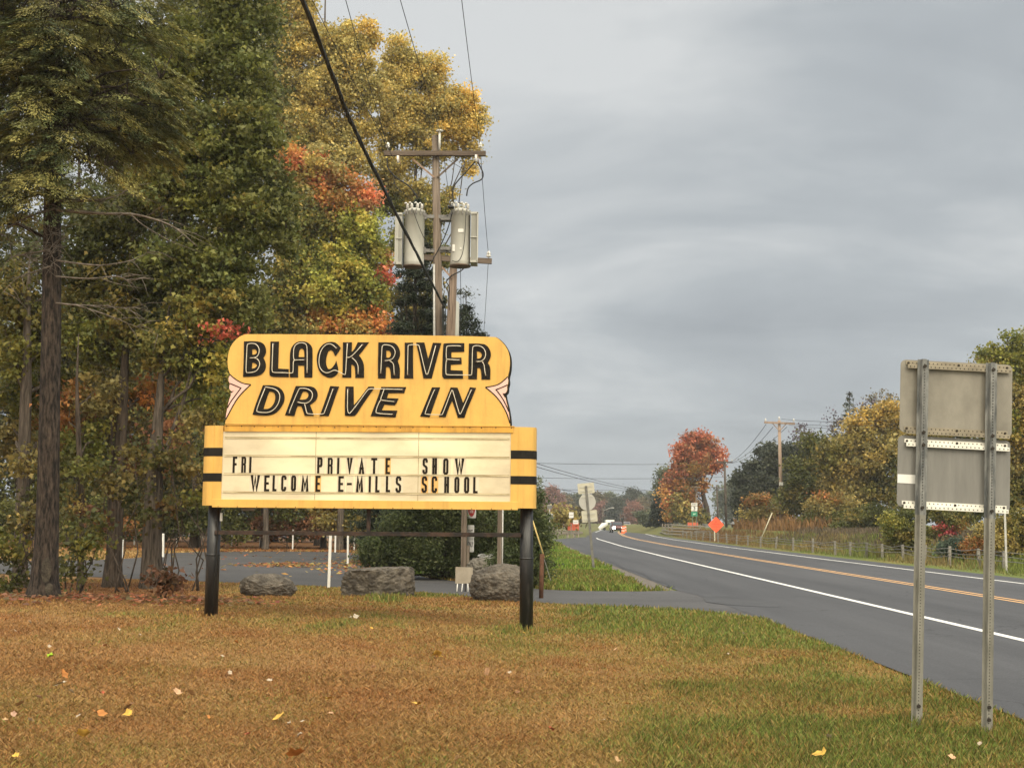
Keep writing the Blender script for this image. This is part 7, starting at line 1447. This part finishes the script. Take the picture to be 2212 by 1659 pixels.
def barrel(label, vx, Y):
    g = Vector((X(vx, Y), Y, 0)); t = thing('traffic_drum', label, 'traffic drum', g, 'traffic drums on the road'); MB().lathe([(.34, 0), (.34, .06), (.27, .07), (.25, .55), (.22, 1.0), (.18, 1.05)], 16).build('body', cone, t, True)
    for z in (.32, .72): MB().lathe([(.272 - z * .04, z), (.268 - z * .04, z + .14)], 16).build('white_band', plate, t, True)
barrel('orange and white drum in the road, right beside the car', 1346, 190); barrel('orange and white drum in the road, a little farther than the other', 1350, 214)
for vx0, vx1, vt, vb, Y, lab, rx in ((1718, 1667, 1107, 1142, 104, 'tall pale leaning stake left of the tan pole', 0), (1595, 1589, 1126, 1142, 170, 'white leaning stake beside the dark pole', 0)):
    vx0, vx1 = (1668, 1639) if vt == 1107 else (1588, 1595); g = Vector((X(vx1, Y), Y, h1(X(vx1, Y), Y))); tpz = P(vx0, vt, Y) - g
    o = MB().tube([Vector((0, 0, -.1)), tpz], .05 * Y / 110, 6).build('marker_stake', pm('stake_pale', (.42, .38, .27), (.52, .48, .36), 5, .6), None, True); o.location = g; tag(o, lab, 'stake')
# signs on the left by the side road
for vx, vt, vb, wv, Y, lab, s in ((1234, 1106, 1118.5, 10, 128, 'white rectangular sign on a post above the orange netting', ''), (1243.5, 1123, 1131.5, 11.5, 130, 'low white sign board just right of the taller white sign', '')):
    k = Y / VF; g = Vector((X(vx, Y), Y, 0)); t = thing('white_sign', lab, 'sign', g); MB().box(-.04, -.02, -.1, .04, .02, P(0, vb, Y).z).build('post', railp, t); z1, z0 = P(vx, vt, Y).z, P(vx, vb, Y).z
    o = MB().prism(shift(rrect(wv * k, z1 - z0, .02), 0, (z0 + z1) / 2), -.04, -.03).build('sign_plate', plate, t); MB().box(-wv * k * .38, -.0425, (z0 + z1) / 2 - .05, wv * k * .38, -.0405, (z0 + z1) / 2 + .03).build('text_bar', pm('text_pale', (.40, .36, .36), (.45, .42, .42), 5, .6), o)

# ------------------------------------------------------------------ vehicles far down the road
glassd = pm('car_glass', (.02, .024, .028), (.035, .04, .045), 4, .1, spec=.6); tyre = pm('tyre_rubber', (.015, .015, .015), (.025, .025, .025), 8, .85); lampm = pm('headlamp_lit', (.8, .78, .7), (.85, .83, .78), 4, .2, emit=((1.0, .93, .80), 25.0))
def car(name, label, x, y, paint, lit, rz=0.0, suv=True):
    t = thing(name, label, 'car', (x, y, 0), rot=(0, 0, rz)); hh = 1.72 if suv else 1.45
    prof = [(-2.3, .42), (-2.32, .80), (-2.2, .98), (-1.15, 1.08), (-.45, hh - .05), (.2, hh), (1.5, hh - .02), (2.1, 1.15), (2.28, 1.05), (2.3, .45)]
    def sect(w_, inset): return [(w_ * (1 if z < 1.05 else .82), yv, z) for yv, z in prof]
    b = MB(); n = len(prof); vs = [(-q[0], q[1], q[2]) for q in sect(.92, 0)] + [q for q in sect(.92, 0)]
    b.add(vs, [tuple(range(n)), tuple(range(2 * n - 1, n - 1, -1))] + [(i, (i + 1) % n, (i + 1) % n + n, i + n) for i in range(n)]); b.build('body', paint, t, bev=.05)
    b = MB(); b.add([(-.74, -1.10, 1.13), (.74, -1.10, 1.13), (.68, -.52, hh - .10), (-.68, -.52, hh - .10)], [(0, 1, 2, 3)]); b.v = [(x_, y_ - .03, z_ + .03) for x_, y_, z_ in b.v]; b.build('windscreen', glassd, t)
    for s in (-1, 1):
        b = MB(); b.add([(s * .93, -.85, 1.12), (s * .93, 1.6, 1.14), (s * .80, 1.35, hh - .13), (s * .80, -.35, hh - .13)], [(0, 1, 2, 3)]); b.build('side_window', glassd, t)
        MB().lathe([(.05, -2.42), (.20, -2.38), (.21, -2.30)], 16, (s * .66, 0, .78), 'y').build('headlamp', lampm if lit else plate, t)
        for yy_ in (-1.45, 1.45):
            w_ = MB().lathe([(.34, -.11), (.36, -.06), (.36, .06), (.34, .11)], 20, (s * .84, yy_, .36), 'x').build('wheel', tyre, t, True); MB().lathe([(.2, s * .112 - .004), (.2, s * .112 + .004)], 14, (s * .84, yy_, .36), 'x').build('rim', galv, w_)
    MB().box(-.6, -2.345, .55, .6, -2.30, .70).build('grille', bpaint, t); MB().box(-.92, -2.36, .38, .92, -2.24, .50).build('bumper', bpaint, t); return t
maroon = pm('car_paint_maroon', (.10, .022, .018), (.12, .03, .024), 5, .3, spec=.6); silver = pm('car_paint_pink', (.46, .36, .35), (.5, .4, .39), 5, .3, spec=.6)
YCAR = 200; car('car', 'dark red car coming this way with both headlights lit', X(1332, YCAR), YCAR, maroon, True, R(2)); car('car', 'pale car far off at the crest of the road', X(1354, 330), 330, silver, False, R(0))
g = Vector((X(1318, 335), 335, 0)); t = thing('box_truck', 'white box truck parked far off at the left of the road', 'truck', g); zt = P(1318, 1122.5, 335).z
MB().box(-1.1, 0, .6, 1.1, 4.2, zt).build('box_body', plate, t); MB().box(-1.0, -1.6, .5, 1.0, -.02, zt * .72).build('cab', pm('truck_cab', (.5, .5, .5), (.6, .6, .6), 5, .4), t); MB().box(-.85, -1.64, zt * .45, .85, -1.605, zt * .66).build('windscreen', glassd, t)
for s in (-1, 1):
    for yy_ in (-1.0, 3.2): MB().lathe([(.42, -.12), (.42, .12)], 14, (s * .95, yy_, .42), 'x').build('wheel', tyre, t)
g = Vector((X(1307, 250), 250, 0)); o = thing('parked_boat', 'white shrink wrapped boat or trailer tilted on the left roadside', 'boat', g, rot=(0, R(-24), R(10)))
MB().add([(-.9, 0, .5), (.9, 0, .75), (.75, 1.0, .75), (-.75, 1.0, .5), (-1.0, -.1, .95), (1.1, -.1, 1.15), (.9, 1.1, 1.15), (-.85, 1.1, .95), (0.1, .5, 1.5)], [(0, 1, 2, 3), (0, 4, 5, 1), (1, 5, 6, 2), (2, 6, 7, 3), (3, 7, 4, 0), (4, 8, 5), (5, 8, 6), (6, 8, 7), (7, 8, 4)]).build('hull', plate, o); MB().lathe([(.28, -.1), (.28, .1)], 12, (0, -.05, .32), 'y').build('wheel', tyre, o)

# ------------------------------------------------------------------ air
HAZE_DENSITY = 0.00030
if HAZE_DENSITY > 0:
    hz = MB().box(-410, -58, -1.2, 490, 640, 36).build('haze', None); tag(hz, 'thin autumn haze over the road', 'haze', None, 'stuff')
    mt = bpy.data.materials.new('haze_air'); mt.use_nodes = True; n = mt.node_tree.nodes; n.clear()
    o_ = n.new('ShaderNodeOutputMaterial'); pv = n.new('ShaderNodeVolumePrincipled'); pv.inputs['Color'].default_value = (.8, .84, .88, 1); pv.inputs['Density'].default_value = HAZE_DENSITY
    mt.node_tree.links.new(pv.outputs[0], o_.inputs['Volume']); hz.data.materials.append(mt)
